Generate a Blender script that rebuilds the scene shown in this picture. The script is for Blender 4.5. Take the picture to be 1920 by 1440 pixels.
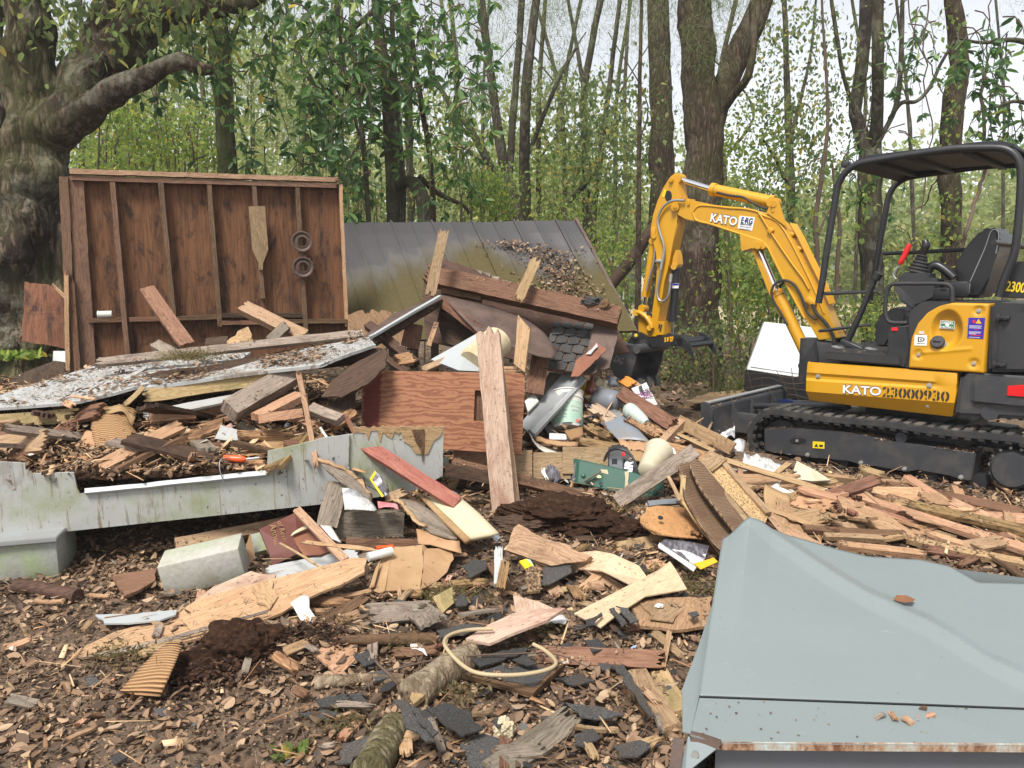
import bpy,bmesh,math,random
import numpy as np
from mathutils import Vector,Matrix,noise
R=math.radians
rnd=random.Random(7)
for _o in list(bpy.data.objects):bpy.data.objects.remove(_o)
scene=bpy.context.scene
COL=scene.collection
CAM_H,PITCH,FPX=1.58,R(8.1),1440.0
cd=bpy.data.cameras.new('camera');cam=bpy.data.objects.new('camera',cd);COL.objects.link(cam)
cam.location=(0,0,CAM_H);cam.rotation_euler=(R(90)-PITCH,0,0)
cd.sensor_width=36;cd.lens=36*FPX/1920;cd.clip_start=0.05;cd.clip_end=2000
scene.camera=cam
SUN_EL,SUN_AZ=R(58),R(205)
w=bpy.data.worlds.new('World');scene.world=w;w.use_nodes=True
nt=w.node_tree;bg=nt.nodes['Background']
sky=nt.nodes.new('ShaderNodeTexSky');sky.sky_type='NISHITA';sky.sun_disc=False
sky.sun_elevation=SUN_EL;sky.sun_rotation=SUN_AZ;sky.air_density=1.0;sky.dust_density=1.0;sky.ozone_density=1.0
hs=nt.nodes.new('ShaderNodeHueSaturation');hs.inputs['Saturation'].default_value=0.2
nt.links.new(sky.outputs[0],hs.inputs['Color'])
tc=nt.nodes.new('ShaderNodeTexCoord');cn=nt.nodes.new('ShaderNodeTexNoise');cn.inputs['Scale'].default_value=2.2;cn.inputs['Detail'].default_value=5
nt.links.new(tc.outputs['Generated'],cn.inputs['Vector'])
cr=nt.nodes.new('ShaderNodeMapRange');cr.inputs['To Min'].default_value=0.8;cr.inputs['To Max'].default_value=1.15
nt.links.new(cn.outputs['Fac'],cr.inputs['Value'])
vm=nt.nodes.new('ShaderNodeVectorMath');vm.operation='SCALE'
nt.links.new(hs.outputs[0],vm.inputs[0]);nt.links.new(cr.outputs[0],vm.inputs['Scale'])
nt.links.new(vm.outputs[0],bg.inputs['Color']);bg.inputs['Strength'].default_value=0.10
ld=bpy.data.lights.new('sun','SUN');ld.energy=2.5;ld.angle=R(17);ld.color=(1,.955,.89)
sun=bpy.data.objects.new('sun',ld);COL.objects.link(sun)
_sd=Vector((math.sin(SUN_AZ)*math.cos(SUN_EL),math.cos(SUN_AZ)*math.cos(SUN_EL),math.sin(SUN_EL)))
sun.rotation_euler=_sd.to_track_quat('Z','Y').to_euler()
scene.view_settings.view_transform='Standard';scene.view_settings.look='None';scene.view_settings.gamma=1
scene.view_settings.exposure=1.15
scene.cycles.max_bounces=8;scene.cycles.diffuse_bounces=4;scene.cycles.transparent_max_bounces=8;scene.cycles.use_denoising=True
scene.cycles.sample_clamp_indirect=6
CP=Vector((0,0,CAM_H))
def ray(u,v):
 yr=-(v-720)/FPX
 return Vector(((u-960)/FPX,math.cos(PITCH)+yr*math.sin(PITCH),-math.sin(PITCH)+yr*math.cos(PITCH)))
def P(u,v,Y):
 d=ray(u,v);return CP+d*(Y/d.y)
MOUNDS=[(.3,6.5,1.0,.75,.42),(.75,5.9,.7,.5,.22),(.25,4.85,.55,.35,.12),(1.25,5.1,.7,.4,.12),(-.9,3.0,.34,.2,.11),(2.1,4.75,1.0,.4,.13),(-.2,4.3,.6,.3,.06),(.5,3.6,.5,.4,.04),(-1.6,8.5,2.2,.9,.1)]
def hz(x,y):
 z=0.0
 for cx,cy,sx,sy,h in MOUNDS:
  e=((x-cx)/sx)**2+((y-cy)/sy)**2
  if e<9:z+=h*math.exp(-e)
 z+=.035*noise.noise(Vector((x*1.3,y*1.3,0)))+.014*noise.noise(Vector((x*5,y*5,3)))
 if y>14:z+=.25*noise.noise(Vector((x*.06,y*.06,7)))*min(1,(y-14)/10)
 return z
def S(u,v,lift=0.0):
 0
 d=ray(u,v);t=.8
 for _ in range(4000):
  p=CP+d*t
  if p.z-lift<=hz(p.x,p.y):return p
  t+=max(.004,.3*(p.z-lift-hz(p.x,p.y)))
  if t>200:break
 return p
def pt(q,lift=.02):
 if isinstance(q,Vector):return q.copy()
 if len(q)==2:return S(q[0],q[1],lift)
 return S(q[0],q[1],-q[2])if q[2]<0 else P(*q)
def tag(o,label=None,cat=None,group=None,kind=None):
 if label:o['label']=label
 if cat:o['category']=cat
 if group:o['group']=group
 if kind:o['kind']=kind
 return o
def mk(name,vs,fs,mat,parent=None,M=None,smooth=False,mats=None,mi=None):
 me=bpy.data.meshes.new(name);me.from_pydata([tuple(v)for v in vs],[],fs);me.update()
 o=bpy.data.objects.new(name,me);COL.objects.link(o)
 for m in(mats or[mat]):me.materials.append(m)
 if mi:me.polygons.foreach_set('material_index',mi)
 if smooth:me.polygons.foreach_set('use_smooth',[True]*len(me.polygons))
 if parent:o.parent=parent
 if M is not None:o.matrix_world=M if not parent else parent.matrix_world@M
 return o
def empty(name,loc,M=None):
 o=bpy.data.objects.new(name,None);COL.objects.link(o);o.empty_display_size=.1
 if M is not None:o.matrix_world=M
 else:o.location=loc;o.matrix_world=Matrix.Translation(loc)
 return o
def frame(x,n,o):
 0
 x=x.normalized();y=n.cross(x)
 if y.length<1e-5:y=Vector((0,0,1)).cross(x)if abs(x.z)<.9 else Vector((0,1,0)).cross(x)
 y.normalize();z=x.cross(y)
 return Matrix(((x.x,y.x,z.x,o.x),(x.y,y.y,z.y,o.y),(x.z,y.z,z.z,o.z),(0,0,0,1)))
def crom(pts,n):
 0
 pts=[Vector(p)for p in pts]
 if len(pts)<3:return[pts[0].lerp(pts[-1],i/n)for i in range(n+1)]
 q=[2*pts[0]-pts[1]]+pts+[2*pts[-1]-pts[-2]];out=[]
 for i in range(1,len(q)-2):
  a,b,c,d=q[i-1:i+3]
  for k in range(n):
   t=k/n
   out.append(.5*((2*b)+(c-a)*t+(2*a-5*b+4*c-d)*t*t+(3*b-a-3*c+d)*t**3))
 out.append(pts[-1]);return out
class MB:
 0
 def __init__(s):s.v=[];s.f=[];s.mi=[];s.cur=0
 def add(s,vs,fs):
  k=len(s.v);s.v+=[Vector(v)for v in vs];s.f+=[[i+k for i in f]for f in fs];s.mi+=[s.cur]*len(fs);return s
 def box(s,c,d,rot=None,bev=0.0):
  c=Vector(c);hx,hy,hz_=d[0]/2,d[1]/2,d[2]/2
  if bev<=0:
   vs=[Vector((sx*hx,sy*hy,sz*hz_))for sx in(-1,1)for sy in(-1,1)for sz in(-1,1)]
   fs=[[0,1,3,2],[4,6,7,5],[0,4,5,1],[2,3,7,6],[0,2,6,4],[1,5,7,3]]
  else:
   bm=bmesh.new();bmesh.ops.create_cube(bm,size=1)
   for v in bm.verts:v.co=Vector((v.co.x*d[0],v.co.y*d[1],v.co.z*d[2]))
   bmesh.ops.bevel(bm,geom=list(bm.edges),offset=bev,segments=2,affect='EDGES',profile=.5)
   bm.verts.index_update();vs=[v.co.copy()for v in bm.verts];fs=[[v.index for v in f.verts]for f in bm.faces];bm.free()
  if rot is not None:vs=[rot@v for v in vs]
  return s.add([v+c for v in vs],fs)
 def prism(s,poly,ext,bev=0.0):
  0
  n=len(poly);poly=[Vector(p)for p in poly];ext=Vector(ext)
  nn=Vector((0,0,0))
  for i in range(n):nn+=poly[i].cross(poly[(i+1)%n])
  if nn.dot(ext)>0:poly=poly[::-1]
  if bev>0:
   bm=bmesh.new();a=[bm.verts.new(p)for p in poly];b=[bm.verts.new(p+ext)for p in poly]
   bm.faces.new(a);bm.faces.new(b[::-1])
   for i in range(n):bm.faces.new((a[(i+1)%n],a[i],b[i],b[(i+1)%n]))
   bmesh.ops.bevel(bm,geom=list(bm.edges),offset=bev,segments=2,affect='EDGES',clamp_overlap=True)
   bm.verts.index_update();s.add([v.co.copy()for v in bm.verts],[[v.index for v in f.verts]for f in bm.faces]);bm.free();return s
  fs=[list(range(n)),list(range(2*n-1,n-1,-1))]+[[(i+1)%n,i,n+i,n+(i+1)%n]for i in range(n)]
  return s.add(poly+[p+ext for p in poly],fs)
 def tube(s,pts,r,seg=10,cap=True,close=False):
  pts=[Vector(p)for p in pts];n=len(pts);rr=r if isinstance(r,(list,tuple))else[r]*n
  vs=[];up=None
  for i in range(n):
   if close:t=pts[(i+1)%n]-pts[i-1]
   else:t=pts[min(i+1,n-1)]-pts[max(i-1,0)]
   t.normalize()
   if up is None:up=Vector((0,0,1))if abs(t.z)<.9 else Vector((0,1,0))
   a=t.cross(up);a.normalize();b=a.cross(t);up=b
   for k in range(seg):
    an=2*math.pi*k/seg;vs.append(pts[i]+(a*math.cos(an)+b*math.sin(an))*rr[i])
  fs=[]
  for i in range(n if close else n-1):
   j=(i+1)%n
   for k in range(seg):
    fs.append([i*seg+k,i*seg+(k+1)%seg,j*seg+(k+1)%seg,j*seg+k])
  if cap and not close:fs+=[list(range(seg))[::-1],[(n-1)*seg+k for k in range(seg)]]
  return s.add(vs,fs)
 def cyl(s,a,b,r,seg=20,r2=None):return s.tube([a,b],[r,r if r2 is None else r2],seg)
 def lathe(s,prof,M,seg=24):
  0
  vs=[M@Vector((r*math.cos(2*math.pi*k/seg),r*math.sin(2*math.pi*k/seg),z))for r,z in prof for k in range(seg)]
  fs=[[i*seg+k,i*seg+(k+1)%seg,(i+1)*seg+(k+1)%seg,(i+1)*seg+k]for i in range(len(prof)-1)for k in range(seg)]
  fs+=[list(range(seg))[::-1],[(len(prof)-1)*seg+k for k in range(seg)]]
  return s.add(vs,fs)
 def build(s,name,mat,parent=None,M=None,smooth=None,bevel=0.0,mats=None):
  0
  o=mk(name,s.v,s.f,mat,parent,M,mats=mats,mi=s.mi if mats else None)
  if smooth is not None:
   o.data.polygons.foreach_set('use_smooth',[True]*len(o.data.polygons))
   o.data.set_sharp_from_angle(angle=R(smooth))
  if bevel>0:
   b=o.modifiers.new('bevel','BEVEL');b.width=bevel;b.segments=2;b.limit_method='ANGLE';b.angle_limit=R(40)
  return o
def board(name,label,cat,a,b,w,t,mat,n=None,rag=(0,0),seed=None,group=None,lift=None,warp=.006,px=True,roll=0):
 0
 rg=random.Random(seed if seed is not None else sum(map(ord,label))*7)
 l=t/2+.012 if lift is None else lift
 A,B=pt(a,l),pt(b,l);ax=B-A;L=ax.length
 mid=(A+B)/2
 if px:w=w*mid.y/FPX
 if n is None:n=(CP-mid).normalized()+Vector((0,0,.8))
 n=Vector(n);M=frame(ax,n,A)
 if roll:M=M@Matrix.Rotation(R(roll),4,'X')
 nw,nl=12,max(4,int(L/.05));rag=(max(rag[0],.006),max(rag[1],.006))
 ph=rg.random()*50;vs=[]
 r0=[rag[0]*rg.random()**1.5 for _ in range(nw+1)];r1=[rag[1]*rg.random()**1.5 for _ in range(nw+1)]
 for side in(1,-1):
  for i in range(nl+1):
   f=i/nl
   for j in range(nw+1):
    x=f*L
    if i==0:x+=r0[j]if side==1 else r0[j]*.8
    if i==nl:x-=r1[j]if side==1 else r1[j]*.8
    y=(j/nw-.5)*w
    e=.004*noise.noise(Vector((x*9,ph,j*7)))-(1 if j else-1)*.016*max(0,noise.noise(Vector((x*5,ph+j*3,2)))-.25)*min(1,w/.08)
    z=side*t/2+warp*noise.noise(Vector((x*1.5,y*4,ph)))+warp*math.sin(f*3.1+ph)
    vs.append(Vector((x,y+(e if j in(0,nw)else 0),z)))
 K=(nl+1)*(nw+1);fs=[]
 q=lambda s_,i,j:s_*K+i*(nw+1)+j
 for i in range(nl):
  for j in range(nw):
   fs.append([q(0,i,j),q(0,i+1,j),q(0,i+1,j+1),q(0,i,j+1)])
   fs.append([q(1,i,j),q(1,i,j+1),q(1,i+1,j+1),q(1,i+1,j)])
  fs.append([q(0,i,0),q(1,i,0),q(1,i+1,0),q(0,i+1,0)])
  fs.append([q(0,i,nw),q(0,i+1,nw),q(1,i+1,nw),q(1,i,nw)])
 for j in range(nw):
  fs.append([q(0,0,j),q(0,0,j+1),q(1,0,j+1),q(1,0,j)])
  fs.append([q(0,nl,j),q(1,nl,j),q(1,nl,j+1),q(0,nl,j+1)])
 o=mk(name,vs,fs,mat,None,M);tag(o,label,cat,group)
 return o
def sheet(name,label,cat,poly,t,mat,rag=0.0,grain=None,lift=None,group=None,parent=None,step=.035,warp=.004,seed=None,ragsel=None,back=True):
 0
 rg=random.Random(seed if seed is not None else sum(map(ord,label or name))*13)
 l=t+.006 if lift is None else lift
 p=[pt(q,l)for q in poly];n=len(p)
 c=sum(p,Vector())/n;nn=Vector()
 for i in range(n):nn+=(p[i]-c).cross(p[(i+1)%n]-c)
 nn.normalize()
 if nn.dot(CP-c)<0:p=p[::-1];nn=-nn;ragsel=[n-2-i if i<n-1 else n-1 for i in ragsel]if ragsel is not None else None;grain=(n-1-grain[0],n-1-grain[1])if grain else None
 if grain is None:k=max(range(n),key=lambda i:(p[i]-p[(i+1)%n]).length);grain=(k,(k+1)%n)
 M=frame(p[grain[1]]-p[grain[0]],nn,c);Mi=M.inverted()
 loc=[Mi@q for q in p];out=[]
 for i in range(n):
  a,b=loc[i],loc[(i+1)%n];d=b-a;m=max(1,int(d.length/step))if rag else max(1,int(d.length/.25))
  pe=Vector((-d.y,d.x,0)).normalized()if d.length>1e-6 else Vector()
  rr=rag if(ragsel is None or i in ragsel)else rag*.08
  for k in range(m):
   q=a.lerp(b,k/m)
   if rag:q=q+pe*rr*(rg.random()**2)*(1 if k else .4)+Vector((0,0,0))
   out.append(q)
 bm=bmesh.new();tv=[bm.verts.new(q)for q in out]
 f=bm.faces.new(tv)
 bmesh.ops.triangulate(bm,faces=[f])
 es=[e for e in bm.edges if e.calc_length()>.18]
 for _ in range(2):
  es=[e for e in bm.edges if e.calc_length()>.2 and not e.is_boundary]
  if es:bmesh.ops.subdivide_edges(bm,edges=es,cuts=1);bmesh.ops.triangulate(bm,faces=bm.faces[:])
 ph=rg.random()*40
 for v in bm.verts:v.co.z+=warp*noise.noise(Vector((v.co.x*3,v.co.y*3,ph)))
 bm.normal_update()
 if sum((q.normal*q.calc_area()for q in bm.faces),Vector()).z<0:bmesh.ops.reverse_faces(bm,faces=bm.faces[:])
 ret=bmesh.ops.extrude_face_region(bm,geom=bm.faces[:])
 top=[g for g in ret['geom']if isinstance(g,bmesh.types.BMVert)]
 bm.verts.index_update()
 ids=set(v for v in top)
 for v in bm.verts:
  if v not in ids:v.co.z-=t
 bmesh.ops.recalc_face_normals(bm,faces=bm.faces[:])
 me=bpy.data.meshes.new(name);bm.to_mesh(me);bm.free();me.materials.append(mat)
 o=bpy.data.objects.new(name,me);COL.objects.link(o);o.matrix_world=M
 if parent:
  o.parent=parent;o.matrix_parent_inverse=parent.matrix_world.inverted()
 else:tag(o,label,cat,group)
 return o
def loft(name,label,cat,rows,t,mat,sub=4,group=None,parent=None,crumple=0.0,lift=.02,smooth=True,seed=1,rag=0.0):
 0
 rows=[[pt(q,lift)for q in r]for r in rows]
 a=[crom(r,sub)for r in rows];cols=len(a[0])
 g=list(zip(*[crom([a[i][j]for i in range(len(a))],sub)for j in range(cols)]))
 nr=len(g);c=sum((g[i][j]for i in range(nr)for j in range(cols)),Vector())/(nr*cols)
 nrm=(g[-1][0]-g[0][0]).cross(g[0][-1]-g[0][0]);
 if nrm.dot(CP-c)<0:nrm=-nrm
 M=frame(g[0][-1]-g[0][0],nrm,c);Mi=M.inverted();vs=[]
 for i in range(nr):
  for j in range(cols):
   q=Mi@g[i][j]
   if crumple:q=q+Vector((.4,.4,1))*crumple*noise.noise(q*22+Vector((seed*3.1,0,0)))+Vector((0,0,1))*crumple*.6*noise.noise(q*60+Vector((0,seed*2.7,0)))
   if rag and(i in(0,nr-1)or j in(0,cols-1)):q=q+Vector((noise.noise(q*70+Vector((seed,0,0))),noise.noise(q*70+Vector((0,seed,9))),0))*rag
   vs.append(q)
 fs=[[i*cols+j,i*cols+j+1,(i+1)*cols+j+1,(i+1)*cols+j]for i in range(nr-1)for j in range(cols-1)]
 o=mk(name,vs,fs,mat,None,M,smooth=smooth)
 s=o.modifiers.new('solid','SOLIDIFY');s.thickness=t;s.offset=0
 if parent:o.parent=parent;o.matrix_parent_inverse=parent.matrix_world.inverted()
 else:tag(o,label,cat,group)
 return o
def adopt(o,parent):
 o.parent=parent;o.matrix_parent_inverse=parent.matrix_world.inverted();return o
def wire(name,label,cat,pts,r,mat,sub=5,seg=7,lift=.02,group=None,kinky=0.0):
 q=crom([pt(p,lift)for p in pts],sub);c=sum(q,Vector())/len(q)
 if kinky:q=[p+Vector((noise.noise(p*9),noise.noise(p*9+Vector((5,0,0))),noise.noise(p*9+Vector((0,8,0)))))*kinky for p in q]
 n=len(q);rr=r if isinstance(r,float)else[r[0]+(r[1]-r[0])*i/(n-1)for i in range(n)]
 o=MB().tube([p-c for p in q],rr,seg).build(name,mat,M=Matrix.Translation(c),smooth=60);return tag(o,label,cat,group)
_font=None
def text(s,M,size,mat,parent=None,name='lettering',ext=.0015,fat=0.0,squeeze=1.0,align='CENTER',sp=1.0):
 0
 cu=bpy.data.curves.new(name,'FONT');cu.body=s;cu.size=size;cu.extrude=ext;cu.offset=fat;cu.align_x=align;cu.align_y='CENTER';cu.resolution_u=3;cu.space_character=sp
 t=bpy.data.objects.new(name,cu);COL.objects.link(t)
 dg=bpy.context.evaluated_depsgraph_get();me=bpy.data.meshes.new_from_object(t.evaluated_get(dg));bpy.data.objects.remove(t)
 me.materials.clear();me.materials.append(mat);me.transform(Matrix.Diagonal((squeeze,1,1,1)))
 o=bpy.data.objects.new(name,me);COL.objects.link(o);o.matrix_world=M
 if parent:o.parent=parent;o.matrix_parent_inverse=parent.matrix_world.inverted()
 return o
class NT:
 def __init__(s,name):
  s.m=bpy.data.materials.new(name);s.m.use_nodes=True;s.t=s.m.node_tree;s.b=s.t.nodes['Principled BSDF'];s.out=s.t.nodes['Material Output']
 def n(s,typ,ins=None,**pr):
  nd=s.t.nodes.new('ShaderNode'+typ)
  for k,v in pr.items():setattr(nd,k,v)
  for k,v in(ins or{}).items():s.set(nd.inputs[k],v)
  return nd
 def set(s,sock,v):
  if isinstance(v,bpy.types.NodeSocket):s.t.links.new(v,sock)
  elif isinstance(v,bpy.types.Node):s.t.links.new(v.outputs[0],sock)
  else:
   if isinstance(v,tuple)and len(v)==3 and sock.type=='RGBA':v=(*v,1)
   sock.default_value=v
 def P(s,**k):
  for a,v in k.items():s.set(s.b.inputs[a.replace('_',' ')],v)
  return s
 def co(s,scale=(1,1,1),rand=True,src='Object'):
  c=s.n('TexCoord').outputs[src]
  if rand:
   r=s.n('Math',{0:s.n('ObjectInfo').outputs['Random'],1:37.0},operation='MULTIPLY')
   c=s.n('VectorMath',{0:c,1:r.outputs[0]},operation='ADD').outputs[0]
  return s.n('Mapping',{'Vector':c,'Scale':scale}).outputs[0]
 def noise(s,vec,scale=5,detail=5,rough=.55,dist=0.0):
  return s.n('TexNoise',{'Vector':vec,'Scale':float(scale),'Detail':float(detail),'Roughness':float(rough),'Distortion':float(dist)}).outputs['Fac']
 def ramp(s,fac,stops):
  r=s.n('ValToRGB',{'Fac':fac});e=r.color_ramp.elements
  while len(e)<len(stops):e.new(.5)
  for el,(p,c)in zip(e,stops):el.position=p;el.color=(*c,1)if len(c)==3 else c
  return r.outputs['Color']
 def mix(s,f,a,b,mode='MIX'):
  m=s.n('Mix',data_type='RGBA',blend_type=mode);s.set(m.inputs['Factor'],f);s.set(m.inputs['A'],a);s.set(m.inputs['B'],b);return m.outputs['Result']
 def step(s,f,lo,hi):return s.n('MapRange',{'Value':f,'From Min':float(lo),'From Max':float(hi)}).outputs[0]
 def mul(s,a,b):return s.n('Math',{0:a,1:b},operation='MULTIPLY').outputs[0]
 def bump(s,h,st=.4,d=.01):
  s.set(s.b.inputs['Normal'],s.n('Bump',{'Height':h,'Strength':float(st),'Distance':float(d)}).outputs[0]);return s
 def vary(s,col,v=.3,hv=.03):
  r=s.n('ObjectInfo').outputs['Random']
  return s.n('HueSaturation',{'Color':col,'Value':s.n('MapRange',{'Value':r,'To Min':1-v,'To Max':1+v}).outputs[0],'Hue':s.n('MapRange',{'Value':r,'To Min':.5+hv,'To Max':.5-hv}).outputs[0]}).outputs[0]
def wood(name,dark,light,stain=(.05,.03,.02),sa=.5,gx=2.2,gy=44,rough=.75,v=.22,st=.5):
 t=NT(name);c=t.co((gx,gy,gy));bend=t.noise(t.co((gx*.6,5,5)),1.3,2)
 g=t.noise(c,1.6,8,.68,1.1);fine=t.noise(t.co((gx*3,gy*4,gy*4)),2.0,4,.65)
 ring=t.n('TexWave',{'Vector':t.n('VectorMath',{0:t.co((gx*.12,gy*.22,gy*.22)),1:t.n('CombineXYZ',{1:t.mul(bend,3.2)}).outputs[0]},operation='ADD').outputs[0],'Scale':1.6,'Distortion':2.5,'Detail':3.0},bands_direction='Y').outputs['Fac']
 h=t.n('Math',{0:t.mul(g,.84),1:t.mul(ring,.16)},operation='ADD').outputs[0]
 col=t.ramp(h,[(.30,dark),(.44,tuple(.5*a+.5*b for a,b in zip(dark,light))),(.62,light)])
 col=t.mix(t.mul(t.step(fine,.46,.66),.32),col,tuple(x*.55 for x in dark))
 sn=t.noise(t.co((1.8,4,4)),1.9,8,.7,.5);col=t.mix(t.mul(t.step(sn,.5,.64),sa),col,stain)
 mud=t.noise(t.co((3,4,4)),2.6,9,.75);col=t.mix(t.mul(t.step(mud,.6,.68),.6),col,(.075,.05,.035))
 spk=t.noise(t.co((14,14,14)),3.5,3,.6);col=t.mix(t.mul(t.step(spk,.61,.68),.6),col,(.04,.028,.02))
 t.P(Base_Color=t.vary(col,v,.012),Roughness=rough,Specular_IOR_Level=.22)
 t.bump(t.n('Math',{0:h,1:fine},operation='ADD').outputs[0],st,.007)
 return t.m
def plain(name,col,rough=.5,metal=0.0,spec=.5,dirt=.0,dcol=(.12,.09,.06),dscale=6,v=0.0,bump=0.0,bscale=60,coat=0.0):
 t=NT(name);c=col
 if dirt:
  d=t.noise(t.co((1,1,1)),dscale,8,.68,.3);c=t.mix(t.mul(t.step(d,.45,.75),dirt),col,dcol)
  t.P(Roughness=t.n('MapRange',{'Value':d,'To Min':max(0,rough-.12),'To Max':min(1,rough+.2)}).outputs[0])
 else:t.P(Roughness=rough)
 if v:c=t.vary(c if not isinstance(c,tuple)else t.mix(0.0,c,c),v)
 t.P(Base_Color=c,Metallic=metal,Specular_IOR_Level=spec,Coat_Weight=coat)
 if bump:t.bump(t.noise(t.co((1,1,1)),bscale,4,.6),bump,.004)
 return t.m
MT={}
W=lambda k,*a,**kw:MT.__setitem__(k,wood(k+'_wood',*a,**kw))
W('red',(0.162,0.074,0.048),(0.315,0.170,0.111),(.10,.035,.02),.35)
W('brown',(0.077,0.040,0.023),(0.198,0.108,0.063),(.03,.018,.012),.5)
W('wall',(.085,.036,.02),(.185,.080,.042),(.032,.018,.014),.95,gx=.6,gy=7,v=.05,st=.2)
W('stud',(.10,.058,.035),(.21,.125,.078),(.05,.03,.02),.4)
W('tan',(0.221,0.134,0.075),(0.408,0.275,0.166),(.16,.095,.05),.4)
W('fresh',(0.317,0.189,0.097),(0.484,0.326,0.185),(.30,.16,.07),.35)
W('orange',(0.269,0.149,0.079),(0.445,0.276,0.165),(.19,.09,.05),.35)
W('grey',(0.147,0.112,0.086),(0.294,0.242,0.190),(.06,.045,.03),.5)
W('pink',(0.344,0.234,0.164),(0.516,0.385,0.287),(.24,.10,.06),.5,gy=46)
W('rot',(.13,.065,.032),(.40,.25,.12),(.05,.025,.015),.7,st=.9)
W('dark',(.032,.02,.014),(.10,.058,.038),(.016,.011,.009),.6)
W('redpaint',(.20,.07,.046),(.30,.125,.085),(.42,.24,.16),.3)
W('fascia',(.29,.20,.09),(.44,.32,.165),(.11,.12,.045),.55)
W('cream',(.43,.325,.20),(.53,.415,.265),(.34,.24,.135),.3,gy=12,st=.15)
W('masonite',(.40,.205,.085),(.47,.25,.11),(.30,.14,.06),.3,gx=6,gy=8)
def plyred():
 t=NT('red_plywood');c=t.co((1.4,6,1));n1=t.noise(c,1.3,2,.5,1.5)
 wv=t.n('TexWave',{'Vector':t.co((.35,1,1)),'Scale':9.0,'Distortion':16.0,'Detail':4.0,'Detail Scale':1.3,'Detail Roughness':.6},bands_direction='Y').outputs['Fac']
 col=t.ramp(wv,[(.15,(.275,.125,.064)),(.55,(.235,.098,.049)),(.9,(.155,.055,.028))])
 col=t.mix(t.mul(n1,.35),col,(.27,.125,.065))
 ob=t.n('SeparateXYZ',{'Vector':t.n('TexCoord').outputs['Object']}).outputs
 st=t.n('TexNoise',{'Vector':t.co((3,8,1),False),'Scale':3.0,'Detail':5.0}).outputs['Fac']
 xx=t.n('Math',{0:ob[0],1:t.mul(st,.05)},operation='ADD').outputs[0]
 band=t.mul(t.step(xx,-.515,-.505),t.step(xx,-.395,-.41))
 col=t.mix(t.mul(band,.9),col,(.105,.016,.012))
 t.P(Base_Color=col,Roughness=.7,Specular_IOR_Level=.25).bump(wv,.15,.003);return t.m
MT['plyred']=plyred()
def painted(name,paint,under,moss=.0,streak=.5,vert='Y',peel=.35):
 t=NT(name);sc=(26,2.2,1)if vert=='Y' else(2.2,26,1)
 g=t.noise(t.co(sc),2.0,6,.65,.5);big=t.noise(t.co((1,1,1)),2.6,6,.65)
 col=t.mix(t.mul(t.noise(t.co((1,1,1)),9,5),.5),paint,tuple(x*.72 for x in paint))
 s_=t.step(g,.56,.66)
 col=t.mix(t.mul(s_,streak),col,under)
 pl=t.step(t.n('Math',{0:big,1:t.mul(g,.45)},operation='ADD').outputs[0],.80,.86)
 col=t.mix(t.mul(pl,peel),col,tuple(x*.7 for x in under))
 if moss:col=t.mix(t.mul(t.step(t.noise(t.co((1.2,1,1)),2.3,7,.7),.48,.66),moss),col,(.19,.22,.06))
 sp=t.noise(t.co((1,1,1)),38,3,.6);col=t.mix(t.mul(t.step(sp,.66,.72),.8),col,(.06,.045,.03))
 t.P(Base_Color=col,Roughness=.62,Specular_IOR_Level=.35).bump(g,.3,.004);return t.m
MT['siding']=painted('painted_siding',(.385,.39,.37),(.20,.15,.10),.6,.9)
MT['panel']=painted('painted_panel',(.42,.425,.415),(.26,.20,.14),.0,.3,'X',.8)
MT['greypaint']=painted('grey_painted_board',(.36,.36,.35),(.22,.16,.11),.1,.5,'X',.4)
def shingle():
 t=NT('asphalt_shingle');n1=t.noise(t.co((1,1,1)),160,2,.6);n2=t.noise(t.co((1,1,1)),5,6,.65)
 col=t.ramp(n1,[(.3,(.024,.023,.022)),(.55,(.05,.048,.046)),(.75,(.115,.112,.108))])
 col=t.mix(t.mul(t.step(n2,.52,.7),.5),col,(.075,.05,.035))
 t.P(Base_Color=t.vary(col,.35,.0),Roughness=.72,Specular_IOR_Level=.4).bump(n1,.5,.003);return t.m
MT['shingle']=shingle()
def cardboard():
 t=NT('cardboard');n2=t.noise(t.co((1,1,1)),4,6,.6)
 col=t.ramp(n2,[(.3,(.29,.17,.085)),(.7,(.43,.275,.155))])
 sp=t.noise(t.co((1,1,1)),30,3,.6);col=t.mix(t.mul(t.step(sp,.64,.7),.6),col,(.10,.06,.035))
 t.P(Base_Color=t.vary(col,.15,.01),Roughness=.85,Specular_IOR_Level=.15).bump(t.noise(t.co((1,8,1)),12,3),.2,.004);return t.m
MT['card']=cardboard()
def flute():
 t=NT('fluted_cardboard');wv=t.n('TexWave',{'Vector':t.co((1,1,1)),'Scale':24.0,'Distortion':.7},bands_direction='Y').outputs['Fac']
 col=t.ramp(wv,[(.1,(.23,.125,.06)),(.7,(.43,.26,.135))])
 t.P(Base_Color=col,Roughness=.85,Specular_IOR_Level=.1).bump(wv,.8,.008);return t.m
MT['flute']=flute()
def concrete(name,col,moss):
 t=NT(name);n1=t.noise(t.co((1,1,1)),40,6,.65);n2=t.noise(t.co((1,1,1)),4,6,.6)
 c=t.ramp(n1,[(.3,tuple(x*.8 for x in col)),(.7,tuple(min(1,x*1.12)for x in col))])
 c=t.mix(t.mul(t.step(n2,.42,.62),moss),c,(.27,.33,.15))
 c=t.mix(t.mul(t.step(t.noise(t.co((1,1,1)),3,5),.55,.7),.5),c,(.22,.17,.12))
 t.P(Base_Color=c,Roughness=.9,Specular_IOR_Level=.2).bump(n1,.4,.006);return t.m
MT['concrete']=concrete('concrete',(.40,.385,.35),.35)
MT['pier']=concrete('pier_concrete',(.30,.31,.28),.7)
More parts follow.
